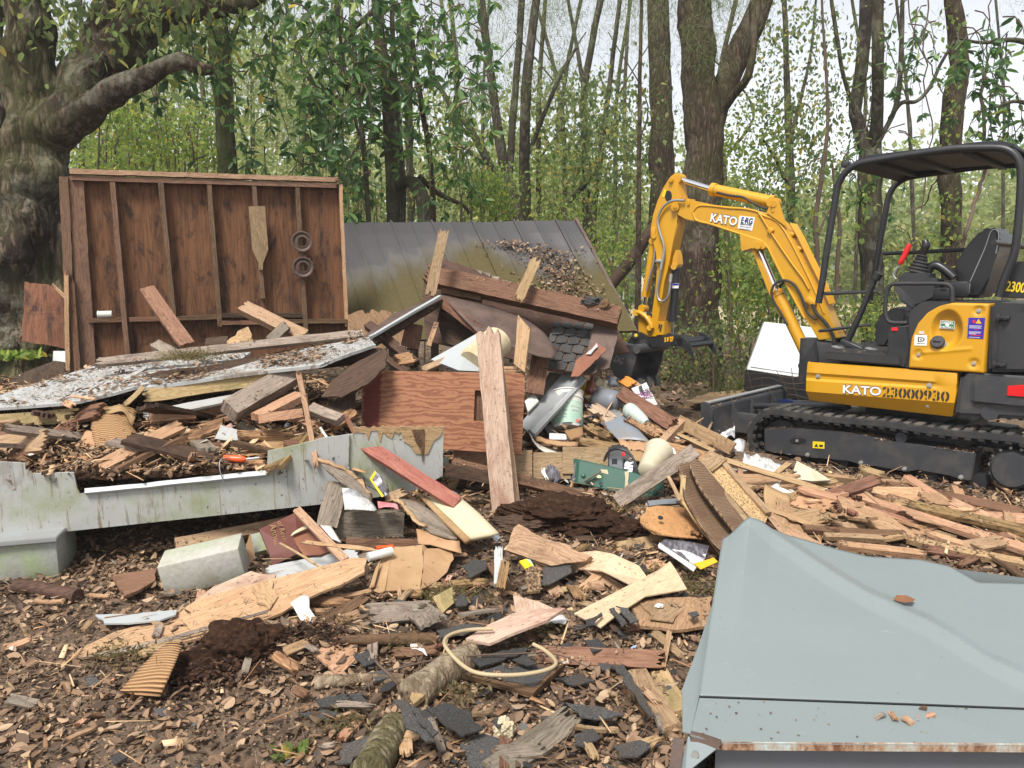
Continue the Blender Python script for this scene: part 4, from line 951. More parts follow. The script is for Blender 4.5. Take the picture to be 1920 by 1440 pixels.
for px,pts in enumerate(([(698,845),(712,843),(712,893),(698,895)],[(722,843),(740,841),(740,880),(722,893)],[(750,838),(792,836),(792,850),(750,852)],[(752,858),(792,856),(790,868),(752,870)],[(754,876),(786,874),(780,886),(754,890)])):lg.prism(pl(z2,pts,.1215),(0,.002,0))
K('coupler_emblem',lg,MT['osticker'],co_,None)
th=MB();tine=[(800,818),(860,832),(920,878),(965,940),(992,1010),(988,1065),(945,1010),(905,960),(862,935),(830,930)]
for y in(.21,-.25):th.prism(pl(z2,tine,.21)if y>0 else[Vector((p.x,y,p.z))for p in pl(z2,tine,.21)],(0,-.03,0),.005)
th.cyl(z2((848,898),.21),Vector((z2((848,898),.21).x,-.27,z2((848,898),.21).z)),.045,18);q=z2((945,930),.2);th.cyl(q,Vector((q.x,-.26,q.z)),.028,14)
K('thumb',th,MT['black'])
BS=[(178,902),(405,942),(408,1000),(390,1105),(352,1230),(322,1312),(255,1292),(172,1240),(132,1135),(128,1040)]
bp=pl(z2,BS,.27);bu=MB()
bu.prism(bp,(0,-.02,0),.004);bu.prism([Vector((p.x,-.25,p.z))for p in bp],(0,-.02,0),.004)
back=bp[7:]+bp[:2];back=[bp[5],bp[6]]+back
for i in range(len(back)-1):
 a,b=back[i],back[i+1];d=(b-a).normalized();nn=Vector((-d.z,0,d.x))*.016
 bu.prism([a,b,b+nn,a+nn],(0,-.54,0))
q=z2((405,965),.285);bu.cyl(q,Vector((q.x,-.285,q.z)),.05,20)
bko=K('bucket',bu,MT['bucketsteel'],sm=30)
tt=MB()
for k in range(4):y=.24-k*.16;a=bp[5];tt.box(Vector((a.x-.02,y,a.z-.03)),(.05,.06,.12),Matrix.Rotation(R(18),3,'Y'),.01)
Ks('bucket_tooth',tt,MT['bucketsteel'],bko)
fit_text('ZAG',z2((175,1055),.272),z2((268,1095),.272),.075,MT['steel'],bko,'bucket_lettering',.01,.004)
bpy.context.view_layer.update()
for ob in[o for o in ex.children if o.name.split('.')[0]in('track','track_frame','dozer_blade','cab_floor')]:
 strew('mud_crumbs',ob,1500 if ob.name.startswith('track')else 400,FLAKE,.005,.022,'litter',.8,.8,.5,3,-.05,.003)
UP=Vector((0,0,1))
def Y_sk(u):return 3.9+u/820*.64
SK0,SK1=P(0,1010,Y_sk(0)),P(822,922,Y_sk(822));SKD=(SK1-SK0);SKD.z=0;SKD.normalize();SKN=Vector((-SKD.y,SKD.x,0))
def sk(u,v,back=0.0):
 d=ray(u,v);o=SK0+SKN*back;t=(o-CP).dot(SKN)/d.dot(SKN);return CP+d*t
fl=empty('shed_floor',SK0-Vector((0,0,.2)));tag(fl,'remains of a raised shed floor with a white painted skirt streaked green','shed floor')
def sk_sheet(name,pts,t,m,rag=0,ragsel=None,back=0.0,**k):return sheet(name,None,None,[sk(u,v,back)for u,v in pts],t,m,rag,parent=fl,ragsel=ragsel,warp=.002,step=.03,seed=5,**k)
sk_sheet('skirt_board',[(-260,1038),(-260,868),(0,866),(47,868),(48,880),(62,888),(138,886),(142,905),(150,926),(500,892),(502,846),(540,838),(600,822),(655,814),(655,940)],.016,MT['siding'],.006,[2,3,4,5,6,7,8,10,11,12,13],grain=(0,14))
o=sk_sheet('skirt_end',[(652,816),(690,806),(742,804),(790,801),(832,800),(830,892),(790,915),(760,924),(652,941)],.016,MT['siding'],.012,[0,1,2,3],back=.02,grain=(8,5))
tw=[]
_r=random.Random(3);xs=[662+i*5.6 for i in range(31)]
top=[(x,803-_r.random()*5)for x in xs];bot=[(x,807+(_r.random()**2*(60 if 728<x<806 else 24)if i%2 else _r.random()*5))for i,x in enumerate(xs)]
sk_sheet('torn_edge',top+bot[::-1],.012,MT['fresh'],0,back=.013,grain=(0,30))
sk_sheet('dark_tear',[(772,806),(796,805),(796,840),(793,868),(788,842),(780,830)],.006,MT['brown'],0,back=.008)
def part(o,parent,lab=None):
 adopt(o,parent)
 for k in('label','category','group'):
  if k in o:del o[k]
 if lab:o['label']=lab
 return o
part(board('door_sill','x','x',sk(158,921,-.012),sk(500,888,-.012),.028,.02,MT['whitepaint'],n=-SKN+UP,px=False),fl)
dz=.47
q=lambda s,b,z:Vector((SK0.x,SK0.y,0))+SKD*s+SKN*b+Vector((0,0,z))
dk=MB();dk.prism([q(-2.2,.025,dz),q(2.05,.025,dz),q(2.05,3.1,dz),q(-2.2,3.1,dz)],(0,0,-.03));dk.build('deck',MT['brown'],fl)
for k in range(6):
 s=-1.9+k*.75;MB().prism([q(s,.03,dz-.032),q(s+.05,.03,dz-.032),q(s+.05,3.0,dz-.032),q(s,3.0,dz-.032)],(0,0,-.16)).build('joist',MT['dark'],fl)
def pier(name,label,pts,hh,m,cat='block'):
 mb=MB().box((0,0,hh/2),pts[2],None,.012);o=mb.build(name,m,smooth=30,M=Matrix.Translation(pts[0])@Matrix.Rotation(pts[1],4,'Z'));tag(o,label,cat);return o
c=S(60,1094);c=Vector((c.x-.17,c.y+.2,0));po=empty('pier_block',c);tag(po,'mossy concrete pier block with a grey cap under the left end of the shed floor','pier block')
Mz=Matrix.Rotation(math.atan2(SKD.y,SKD.x),4,'Z')
MB().box((0,0,.10),(.44,.36,.21),None,.012).build('block',MT['pier'],po,Mz,smooth=30)
MB().prism([(-.24,-.21,.207),(.23,-.205,.207),(.24,.19,.207),(-.24,.19,.207)],(0,0,.026),.004).build('cap',MT['galv'],po,Mz,smooth=30)
c=S(372,1112);cb_=MB().box((0,0,.0),(.39,.19,.175),None,.008);o=cb_.build('concrete_block',MT['concrete'],smooth=30,M=Matrix.Translation((c.x,c.y+.10,.115))@Matrix.Rotation(R(12),4,'Z')@Matrix.Rotation(R(-10),4,'Y')@Matrix.Rotation(R(6),4,'X'));tag(o,'loose grey concrete block tilted in front of the shed floor','concrete block')
def hp(x,y):
 p=Vector((x,y,0))-Vector((SK0.x,SK0.y,0));b=p.dot(SKN);s=p.dot(SKD)
 f=min(1,max(0,(b-.02)/1.2));f=f*f*(3-2*f);e=min(1,max(0,(2.15-s)/.4))
 return(dz+.015+.05*min(1,max(0,b/.3))+.17*f)*e+(1-e)*.15+.05*noise.noise(Vector((x*3.1,y*3.1,8)))+.025*noise.noise(Vector((x*9,y*9,8)))
gx,gy=90,60;vs=[]
for j in range(gy):
 for i in range(gx):
  s,b=-2.2+4.7*i/(gx-1),.018+2.7*(j/(gy-1))**1.4;p=q(s,b,0);vs.append((p.x,p.y,hp(p.x,p.y)-(0 if j else .02)))
tag(mk('rubble_heap',vs,[[j*gx+i,j*gx+i+1,(j+1)*gx+i+1,(j+1)*gx+i]for j in range(gy-1)for i in range(gx-1)],MT['peat'],smooth=True),kind='stuff')
def on_deck(x,y):
 p=Vector((x-SK0.x,y-SK0.y,0));return 1.0 if .04<p.dot(SKN)<2.6 and-2<p.dot(SKD)<2.2 else 0.0
tag(ground_scatter('leaf_litter',14000,(-4,.2),(3.9,6.5),OLEAF,.02,.055,MT['litter'],.5,.016,on_deck,(.5,1.1),1.2,hf=hp,curl=4),kind='stuff')
tag(ground_scatter('wood_chips',4200,(-4,.2),(3.9,6.5),CHIP,.03,.14,MT['chips'],.4,.03,on_deck,(.06,.3),.1,hf=hp),kind='stuff')
tag(ground_scatter('paper_scraps',420,(-4,.2),(3.9,5.5),FLAKE,.015,.06,MT['paperbits'],.6,.03,on_deck,(.5,1),.5,hf=hp),kind='stuff')
tag(ground_scatter('door_rubble',9000,(-2.7,-.3),(3.9,4.9),OLEAF,.012,.06,MT['litter'],.6,.012,lambda x,y:1.0 if .01<(Vector((x-SK0.x,y-SK0.y,0))).dot(SKN)<.42 else 0,(.5,1.2),1.2,hf=hp,curl=6),kind='stuff')
tag(ground_scatter('door_chips',1500,(-2.7,-.3),(3.9,4.9),CHIP,.02,.09,MT['chips'],.5,.02,lambda x,y:1.0 if .01<(Vector((x-SK0.x,y-SK0.y,0))).dot(SKN)<.42 else 0,(.1,.4),.12,hf=hp),kind='stuff')
def on_pile(x,y):return max(0,min(1,1.3-((x-.45)/1.25)**2-((y-6.1)/1.0)**2))
tag(ground_scatter('wood_chips',4200,(-.9,2.2),(5.0,7.6),CHIP,.03,.16,MT['chips'],.5,.05,on_pile,(.06,.35),.1),kind='stuff')
tag(ground_scatter('shingle_crumbs',1400,(-.9,2.2),(5.0,7.6),FLAKE,.03,.12,MT['scraps'],.5,.05,on_pile,(.5,1),.3),kind='stuff')
tag(ground_scatter('paper_scraps',700,(-.5,2.2),(5.0,7.0),FLAKE,.02,.08,MT['paperbits'],.7,.06,on_pile,(.5,1),.5),kind='stuff')
Yw=lambda u:6.93+(u-120)/520*.75
wl=P(125,330,Yw(125));wr=P(640,342,Yw(640));WD=(wr-wl);WD.z=0;WD.normalize();WN=Vector((WD.y,-WD.x,0))
def wa(u,v,off=0.0):
 0
 d=ray(u,v);o=wl+WN*off;t=(o-CP).dot(WN)/d.dot(WN);return CP+d*t
bw=empty('shed_wall',Vector((wl.x,wl.y,.45)));tag(bw,'standing back wall of the shed, brown stained plywood between bare studs','shed wall')
sheet('plywood_panel',None,None,[wa(122,330),wa(640,345),wa(652,640),wa(152,740)],.012,MT['wall'],parent=bw,grain=(0,3),warp=.003)
WB=lambda n,a,b,w_,m='stud',t=.085,off=.045,rag=(0,0),seed=1:part(board(n,n,'x',wa(*a,off),wa(*b,off),w_,t,MT[m],n=WN,px=False,rag=rag,seed=seed,warp=.003),bw)
for k,(a,b)in enumerate([((212,342),(241,672)),((302,341),(331,640)),((392,343),(413,612)),((476,348),(493,560)),((557,350),(573,620))]):WB('stud',a,b,.042,'stud',seed=k)
WB('stud',(638,346),(650,612),.03,'fresh',.07,.04);WB('top_plate',(132,322),(636,338),.042,'tan',.1,.05,(0,.08));WB('top_plate',(134,334),(634,349),.042,'stud',.085,.045,(0,.05),3)
WB('corner_post',(142,332),(170,730),.125,'stud',.05,.03);WB('corner_post',(121,332),(140,720),.075,'stud',.10,.03,seed=8);WB('corner_post',(133,520),(148,720),.05,'brown',.03,.09,(.1,0),9)
for a,b,m in[((166,601),(238,599),'brown'),((243,599),(329,597),'brown'),((333,597),(408,594),'brown'),((415,605),(490,604),'brown'),((496,602),(655,602),'brown'),((415,591),(570,591),'dark')]:WB('blocking',a,b,.04,m,.085,.045,seed=4)
o=board('splintered_stud','bright splintered strip of wood hanging beside the left corner post of the wall','splinter',wa(125,505,.1),wa(128,705,.1),.035,.03,MT['fresh'],n=WN,px=False,rag=(.3,.25),warp=.02)
o=board('splinter','short curled splinter sticking out left of the corner post','splinter',wa(96,532,.1),wa(126,560,.1),.03,.015,MT['fresh'],n=WN,px=False,rag=(.1,.02))
pd=[(466,387),(497,386),(503,468),(493,494),(493,506),(485,506),(485,494),(473,468)]
sheet('wooden_paddle','wooden paddle shaped board hung on a stud of the back wall','paddle',[wa(u,v,.115)for u,v in pd],.018,MT['tan'],grain=(0,2),warp=.001)
for nm,(u,v),lb,teeth in(('cake_tin_ring',(566,453),'round dark metal ring hung on the right stud, upper of two',0),('gear_ring',(568,501),'round rusty ring with a toothed rim hung below the smooth ring',14)):
 c=wa(u,v,.11);Mr=frame(WD,WN,c);mb=MB()
 mb.lathe([(.045,.0),(.05,.018),(.07,.012),(.088,.03),(.098,.03),(.1,.0)],Mr,30)
 mb2=MB();n=30;prof=[(.045,0),(.048,.02),(.07,.012),(.088,.03),(.098,.028),(.1,0)]
 vs=[Mr@Vector((r*math.cos(6.2832*k/n),r*math.sin(6.2832*k/n),z))for r,z in prof for k in range(n)]
 fs=[[i*n+k,i*n+(k+1)%n,((i+1)%6)*n+(k+1)%n,((i+1)%6)*n+k]for i in range(6)for k in range(n)];mb2.add(vs,fs)
 for k in range(teeth):an=6.2832*k/teeth;mb2.box(Mr@Vector((.105*math.cos(an),.105*math.sin(an),.01)),(.016,.012,.012),(Mr.to_3x3()@Matrix.Rotation(an,3,'Z')))
 tag(mb2.build(nm,MT['rust'],smooth=40),lb,'ring')
c0,c1=wa(184,590,.06),wa(210,589,.06);tag(MB().tube([c0,c1],[.033,.031],18).tube([c0-WD*.004,c0+WD*.006],.036,18).build('plastic_cup',MT['white'],smooth=40),'white ribbed cup lying on the blocking between two studs','cup')
board('split_plank','red brown plank leaning up against the studs of the back wall','plank',(275,540,6.75),(352,650,6.2),27,.035,MT['red'],rag=(.01,.02))
tp=[(652,590),(672,582),(700,580),(740,584),(775,588),(776,650),(652,655)]
sheet('torn_plywood','torn plywood with a bristling splintered top edge below the roof slab','plywood',[(u,v,7.2)for u,v in tp],.012,MT['orange'],.05,grain=(3,5),ragsel=[0,1,2,3],step=.018)
sheet('plywood_scrap','weathered brown plywood sheet leaning on the oak trunk left of the wall','plywood',[(46,528,7.3),(90,533,7.25),(122,548,7.2),(128,655,7.1),(40,640,7.1)],.012,MT['wall'],.012,grain=(0,4))
sheet('plywood_scrap','dark curled plywood scrap at the left edge behind the white panel','plywood',[(-30,725,6.0),(10,712,6.05),(62,692,6.1),(100,676,6.1),(122,678,6.1),(124,712,6.0),(70,735,5.8),(-30,752,5.7)],.012,MT['dark'],.012)
board('fence_board','tan board lying flat at the left edge behind the white panel','board',(-40,742,5.9),(60,736,6.1),22,.03,MT['orange'])
sheet('tin_sheet','small grey tin sheet standing behind the corner post','sheet',[(100,658,7.0),(128,658,7.0),(128,690,6.9),(98,688,6.9)],.004,MT['galv'])
Ra,Rb,Rc,Rd=P(585,416,9.15),P(1080,412,8.7),P(1193,624,7.55),P(655,640,7.8)
rs=empty('roof_slab',(Ra+Rb+Rc+Rd)/4);tag(rs,'fallen slab of brown seamed metal roof, mossy lower down, leaning behind the pile','roof')
rn=(Rb-Ra).cross(Rd-Ra).normalized();rn=rn if rn.dot(CP-Ra)>0 else-rn
Mr=frame(Ra-Rd,rn,(Ra+Rb+Rc+Rd)/4);Mi=Mr.inverted()
la,lb_,lc,ld_=[Mi@x for x in(Ra,Rb,Rc,Rd)];NS=13;vs,fs=[],[]
prof=[]
for k in range(NS):
 f0,f1=k/NS,(k+1)/NS;h=.030 if k%2==0 else .012;wdt=.007 if k%2==0 else .004
 prof+=[(f0,0),(f0+.0005,h),(f0+wdt,h),(f0+wdt+.0005,0)]+[(f0+(f1-f0)*g,-.006*math.sin(g*3.14))for g in(.3,.5,.7)]
prof.append((1,0));NR=8
for i in range(NR+1):
 t_=i/NR
 for f,h in prof:
  a,b=la.lerp(lb_,f),ld_.lerp(lc,f);p=a.lerp(b,t_);p.z=h+.02*noise.noise(Vector((f*4,t_*3,2)))+(.05*t_*(1-t_));vs.append(p)
m=len(prof);fs=[[i*m+j,(i+1)*m+j,(i+1)*m+j+1,i*m+j+1]for i in range(NR)for j in range(m-1)]
o=mk('metal_sheet',vs,fs,MT['roof'],rs,rs.matrix_world.inverted()@Mr);sd=o.modifiers.new('s','SOLIDIFY');sd.thickness=.03;sd.offset=-1
part(board('edge_trim','e','x',Rb+rn*.01,Rc+rn*.01,.03,.03,MT['rust'],n=rn,px=False),rs)
n=11000;ff=NG.uniform(0,1,n);gg=NG.uniform(0,1,n)
cl_=lambda f,g:math.exp(-((f-.80-.06*g)/.085)**2)if .28<g<.95 else(math.exp(-((f-.72)/.09)**2)if .22<g<=.3 else 0)
kp=np.array([NG.uniform()<cl_(a,b)for a,b in zip(ff,gg)]);ff,gg=ff[kp],gg[kp]
pos=np.array([tuple(Ra.lerp(Rb,a).lerp(Rd.lerp(Rc,a),b)+rn*(.03+.03*NG.uniform()))for a,b in zip(ff,gg)]);n=len(pos)
s_=NG.uniform(.02,.055,n);nr=np.tile(np.array(rn),(n,1))+NG.normal(0,.45,(n,3))
tag(scatter('roof_leaves',OLEAF,pos,rdir(n,.5),nr,np.stack([s_,s_*.8,s_*1.2],1),MT['litter']),kind='stuff')
Bd=board
sheet('fallen_siding','large white painted wall panel fallen flat over the shed floor, its left end lowest','wall panel',[(-60,768,4.62),(-60,757,4.72),(90,712,5.3),(182,684,5.55),(330,672,5.6),(470,660,5.65),(420,700,5.1),(330,712,4.95),(265,722,4.8),(215,736,4.72),(150,752,4.65),(120,756,4.62)],.018,MT['panel'],.012,grain=(0,5),ragsel=[7,8,9,10,3])
sheet('fallen_siding','white painted wall panel strewn with leaves, tilted up to the right over the first one','wall panel',[(268,728,4.75),(290,716,4.9),(430,690,5.2),(560,655,5.5),(690,632,5.6),(706,646,5.35),(640,668,5.05),(600,684,4.95),(505,694,4.85),(400,708,4.8)],.02,MT['panel'],.014,grain=(0,4),ragsel=[0,1,4,5,6])
Bd('fascia_board','yellowed board with a splintered end under the tilted white panel','board',(268,742,4.76),(520,704,4.90),28,.035,MT['fascia'],n=(0,-1,.2),rag=(.07,.02))
Bd('fascia_board','yellowed board at the left edge under the large white panel','board',(-60,795,4.62),(152,778,4.68),26,.035,MT['fascia'],n=(0,-1,.2),rag=(0,.1))
Bd('rafter','long grey two by four laid across the top of the white panels','rafter',(178,680,5.15),(668,628,5.62),15,.045,MT['grey'],n=(0,-.9,.5),rag=(.06,0))
sheet('bark_strip','dark rotten strip of roofing felt lying on the tilted white panel','felt',[(265,706,5.02),(300,694,5.12),(385,686,5.25),(520,660,5.5),(575,650,5.56),(560,662,5.45),(400,698,5.1),(330,712,4.98)],.012,MT['dark'],.02)
loft('paint_flake','grey painted lath curled up on the white panel','lath',[[(205,712,5.08),(240,704,5.12),(278,684,5.2)],[(212,716,5.05),(245,708,5.1),(276,690,5.18)]],.006,MT['greypaint'])
for k,(a,b,wd,lb)in enumerate([((455,575,6.3),(572,634,6.1),26,'square grey beam tilted down to the right in front of the wall'),((290,645,6.1),(335,668,5.9),22,'short broken stud end behind the leaning red plank'),((505,640,6.0),(540,610,6.05),20,'small pale block end beside the tilted grey beam'),((380,663,5.8),(418,672,5.7),18,'stub of dark wood standing behind the long grey rafter')]):
 Bd('broken_stud',lb,'stud',a,b,wd,.07 if k==0 else .04,MT[['tan','grey','grey','dark'][k]],rag=(.03,.02))
sheet('torn_board','ragged light brown fibreboard scrap standing behind the rafter','fibreboard',[(425,640,6.0),(445,620,6.05),(465,612,6.05),(480,640,6.0),(478,655,5.95),(425,655,5.95)],.015,MT['fresh'],.03)
Bd('tar_strip','black tarred board end behind the rafter','board',(385,645,6.05),(428,640,6.05),22,.02,MT['dark'])
Bd('joist','thick grey two by six propped under the tilted white panel, its end grain facing left','joist',(428,772,4.55),(548,702,5.0),38,.10,MT['grey'],n=(.1,-1,.45))
Bd('painted_board','thin grey painted board with a pointed end beneath the propped two by six','board',(268,778,4.6),(462,745,4.85),24,.016,MT['greypaint'],n=(0,-.5,1),rag=(.12,.02))
Bd('stud_end','orange brown stud end below the thin grey painted board','stud',(280,784,4.55),(366,776,4.7),20,.05,MT['orange'],n=(0,-1,.35))
o=Bd('joist','flat joist end strewn with needles right of the propped two by six','joist',(482,783,4.5),(566,742,4.85),30,.045,MT['orange'],n=(0,-.2,1),rag=(.02,0),roll=0)
Bd('joist','joist end with a sawn front lying beside the flat one strewn with needles','joist',(484,786,4.48),(568,774,4.56),17,.06,MT['orange'],n=(0,-1,.2))
Bd('stud_end','grey stud stub jutting out right of the hanging splinter','stud',(582,765,4.75),(640,788,4.6),22,.045,MT['grey'])
Bd('splinter','long hanging splinter in front of the two by six','splinter',(559,698,4.5),(594,880,4.3),10,.012,MT['tan'],n=(0,-1,0),rag=(.03,.06),warp=.015)
Bd('splinter','yellow sliver torn off the fascia board end','splinter',(232,762,4.6),(270,724,4.72),9,.01,MT['fresh'],rag=(.03,.01))
Bd('splinter','pale sliver poking out below the large white panel','splinter',(130,742,4.6),(180,750,4.55),5,.006,MT['fresh'],rag=(.02,.02))
Bd('splinter','torn yellow sliver hanging from the edge of the large white panel','splinter',(118,752,4.6),(140,764,4.58),14,.01,MT['fresh'],rag=(.03,.03))
sheet('bark_slab','dark ribbed slab of rotten plywood amid the heap on the floor','plywood',[(285,822,4.5),(330,806,4.65),(395,790,4.75),(420,782,4.75),(418,800,4.62),(375,818,4.5),(340,826,4.45)],.02,MT['rot'],.012)
sheet('tile_shard','pale grey broken tile standing in the heap on the floor','tile',[(402,822,4.5),(414,796,4.55),(446,806,4.55),(454,822,4.5),(440,828,4.48)],.008,MT['greypaint'],.004)
sheet('curved_plywood','dark curved plywood piece hanging down at the right end of the white panels','plywood',[(602,744,4.85),(622,712,4.95),(660,684,5.05),(722,652,5.2),(728,662,5.15),(722,690,5.0),(690,720,4.9),(640,745,4.8)],.012,MT['dark'],.012)
Bd('dark_rafter','dark rotten rafter under the right end of the tilted panel','rafter',(590,680,5.3),(720,664,5.4),24,.05,MT['dark'],rag=(.05,.05))
Bd('board','long brown board slanting up from the left end of the skirt','board',(26,866,4.1),(156,786,4.75),26,.04,MT['brown'],n=(.3,-.7,.8))
Bd('plank','split plank lying beside the slanting brown board','plank',(64,880,4.12),(150,832,4.5),16,.02,MT['orange'],rag=(.05,.05))
Bd('plank','thin reddish board under the left fascia board','plank',(-30,822,4.5),(60,806,4.6),14,.02,MT['orange'],rag=(0,.05))
Bd('lath','small weathered grey lath standing in the rubble behind the door sill','lath',(316,892,4.25),(350,830,4.5),15,.012,MT['grey'],rag=(.02,.04))
for i,(a,b,wd,m,lb)in enumerate([((255,868,4.3),(310,830,4.5),22,'tan','tan board stub right of the torn cardboard stack'),((365,868,4.3),(402,852,4.45),14,'brown','short brown block in the middle of the floor rubble'),((380,882,4.24),(500,868,4.32),18,'rot','rotten flat board below the orange screwdriver'),((395,842,4.5),(440,836,4.5),20,'brown','brown board end left of the brown paper bag'),((450,822,4.6),(530,810,4.65),16,'rot','rotten batten above the brown paper bag'),((300,846,4.55),(345,838,4.6),18,'dark','black charred stub above the small grey lath')]):
 Bd('board_stub',lb,'board',a,b,wd,.03,MT[m],rag=(.02,.03))
loft('cardboard_flap','torn stack of ridged brown cardboard curling over at the top, on the shed floor','cardboard',[[(188,762,4.75),(205,763,4.72),(232,760,4.72),(256,772,4.7)],[(178,785,4.62),(205,780,4.6),(236,790,4.58),(250,800,4.62)],[(172,800,4.52),(205,800,4.5),(240,806,4.5),(268,826,4.48)],[(178,846,4.38),(208,850,4.36),(245,846,4.36),(278,838,4.4)]],.008,MT['flute'],crumple=.012,rag=.01)
loft('cardboard_flap','folded sheet of cardboard crumpled left of the ridged stack','cardboard',[[(152,826,4.45),(162,808,4.5),(178,812,4.48)],[(156,848,4.38),(168,838,4.4),(182,846,4.38)]],.006,MT['card'],crumple=.01)
loft('cardboard_flap','curled brown cardboard lip on top of the ridged stack','cardboard',[[(190,770,4.68),(225,760,4.7),(254,782,4.6)],[(205,776,4.6),(232,772,4.6),(248,800,4.55)]],.006,MT['card'])
loft('paper_bag','crumpled scrap of tan kraft paper on the rubble near the door sill','paper',[[(158,862,4.3),(185,855,4.35),(218,866,4.3)],[(165,882,4.22),(190,880,4.2),(216,886,4.2)]],.004,MT['card'],crumple=.025,rag=.01)
pbag=loft('paper_bag','brown paper bag with faded red print above the orange screwdriver','paper bag',[[(436,838,4.5),(480,826,4.55),(550,828,4.55)],[(434,848,4.42),(480,842,4.42),(552,838,4.46)],[(440,856,4.36),(490,852,4.36),(540,846,4.4)]],.004,MT['card'],crumple=.012)
c=P(481,845,4.395);o=text('IS EN',frame(P(495,841,4.39)-P(470,848,4.39),Vector((0,-.85,.6)),c),.05,MT['redpaint'],pbag,'faded_print',fat=.002)
hd=P(419,859,4.27);h2=P(462,861,4.27);tip=P(487,858,4.27);d=(h2-hd).normalized();so=empty('screwdriver',hd);tag(so,'screwdriver with a bright orange handle lying on the shed floor','screwdriver')
inv=so.matrix_world.inverted()
MB().tube([inv@(hd+d*t_)for t_ in(0,.006,.05,.105,.12,.128)],[.012,.019,.0195,.019,.014,.010],14).build('handle',MT['orangepl'],so,smooth=50)
MB().tube([inv@h2,inv@tip],[.008,.006],10).build('blade',MT['steel'],so,smooth=50)
wire('wire_end','thin bent wire hanging over the skirt below the screwdriver','wire',[sk(432,858,.02),sk(414,862,-.0),sk(412,880,-.03),sk(420,905,-.03)],.003,MT['steel'])
loft('cloth_scrap','white torn paper tuft on the floor rubble below the cardboard','paper',[[(222,858,4.3),(235,850,4.32),(246,868,4.28)],[(228,868,4.25),(238,864,4.26),(244,874,4.25)]],.003,MT['paper'],crumple=.02)
loft('cloth_scrap','small white paper curl left of the small grey lath','paper',[[(314,858,4.3),(320,862,4.3)],[(312,874,4.25),(318,878,4.25)]],.003,MT['paper'],crumple=.01)
loft('cloth_scrap','pale curled vinyl strip below the grey stud stub','vinyl',[[(598,802,4.5),(604,812,4.5),(612,822,4.48)],[(602,800,4.52),(610,812,4.5),(616,820,4.5)]],.003,MT['white'])
Bd('board','tan board strewn with leaves lying under the skirt behind the maroon book','board',(328,1022,4.15),(560,978,4.5),22,.06,MT['tan'],n=(0,-.8,.6))
sheet('red_board','broken red brown board with a torn corner left of the concrete block','board',[(207,1078),(292,1066),(292,1088),(262,1105),(232,1118),(222,1100)],.015,MT['red'],.01,lift=.06)
mb=empty('maroon_book',P(540,1010,4.1));tag(mb,'maroon leather covered book with faded gold title leaning below the skirt','book')
bkp=[(486,992,4.05),(553,962,4.22),(592,1000,4.2),(606,1014,4.16),(560,1036,4.0),(507,1042,3.95)]
sheet('cover',None,None,bkp,.008,MT['maroon'],parent=mb)
sheet('spine',None,None,[(507,1042,3.95),(560,1022,4.02),(562,1036,4.0),(511,1061,3.93)],.008,MT['maroon'],parent=mb)
sheet('pages',None,None,[(492,996,4.09),(553,968,4.26),(600,1012,4.22),(560,1042,4.08),(515,1050,4.0)],.035,MT['oldpaper'],parent=mb)
a,b=P(510,1014,4.03),P(523,1000,4.07);nn=(P(*bkp[1])-P(*bkp[0])).cross(P(*bkp[4])-P(*bkp[0])).normalized();nn=nn if nn.dot(CP-a)>0 else-nn
xd=(P(520,988,4.09)-P(530,1020,4.03));
for s,(u,v,y)in(('Annual',(516,1006,4.045)),('of Revivals',(531,1004,4.065))):
 text(s,frame(-xd,nn,P(u,v,y)+nn*.006),.052 if s=='Annual' else .04,MT['gold'],mb,'gold_title')
crt=sheet('carton','torn open carton with a wet orange inside, right of the maroon book','carton',[(546,1002,4.0),(575,990,4.08),(618,984,4.1),(634,1010,4.05),(630,1030,3.98),(600,1040,3.9),(570,1042,3.88),(556,1022,3.92)],.01,MT['rustred'],.006)
part(loft('carton_rim','pale cardboard rim of the torn carton curling upward','carton',[[(545,1005,3.96),(565,995,4.0),(585,988,4.04)],[(550,998,4.0),(568,988,4.04),(590,982,4.08)]],.004,MT['oldpaper']),crt)
part(loft('carton_rim','white printed side flap of the torn carton','carton',[[(600,985,4.08),(620,986,4.08)],[(622,1010,3.98),(640,1018,3.98)]],.004,MT['paper']),crt)
Bd('stick','square pale stick leaning over the torn carton','stick',(556,957,4.05),(648,1050,3.72),17,.02,MT['tan'],rag=(.01,.01))
Bd('splinter','thin pale splinter crossing in front of the maroon book','splinter',(525,1020,3.85),(608,1066,3.6),5,.006,MT['fresh'],rag=(.02,.02))
Bd('splinter','ragged splinter stretched right of the leaning square stick','splinter',(562,1012,3.8),(710,1036,3.8),8,.008,MT['fresh'],rag=(.05,.05),warp=.015)
Bd('leaning_board','grey brown board leaning upright against the skirt','board',(635,905,4.28),(612,988,4.12),42,.025,MT['grey'],n=(-.1,-1,.2))
bpn=loft('bent_siding','curved torn siding strip with a ragged bright edge leaning on the skirt','siding',[[(596,863,4.25),(632,872,4.28),(668,893,4.3),(697,930,4.25)],[(612,880,4.22),(628,896,4.22),(660,920,4.2),(697,947,4.18)]],.012,MT['grey'],rag=.008)
part(loft('torn_rim','bright fibrous rim torn along the curved siding strip','splinter',[[(594,861,4.24),(632,870,4.27),(668,891,4.29),(698,928,4.24)],[(600,866,4.235),(634,877,4.26),(666,899,4.28),(694,936,4.235)]],.014,MT['fresh'],rag=.02,crumple=.01),bpn)
loft('newspaper','folded newspaper with a black picture tucked below the curved siding strip','newspaper',[[(641,915,4.2),(665,918,4.2),(700,944,4.2)],[(644,935,4.15),(670,940,4.12),(706,955,4.14)],[(646,956,4.1),(675,956,4.08),(702,958,4.1)]],.003,MT['news'])
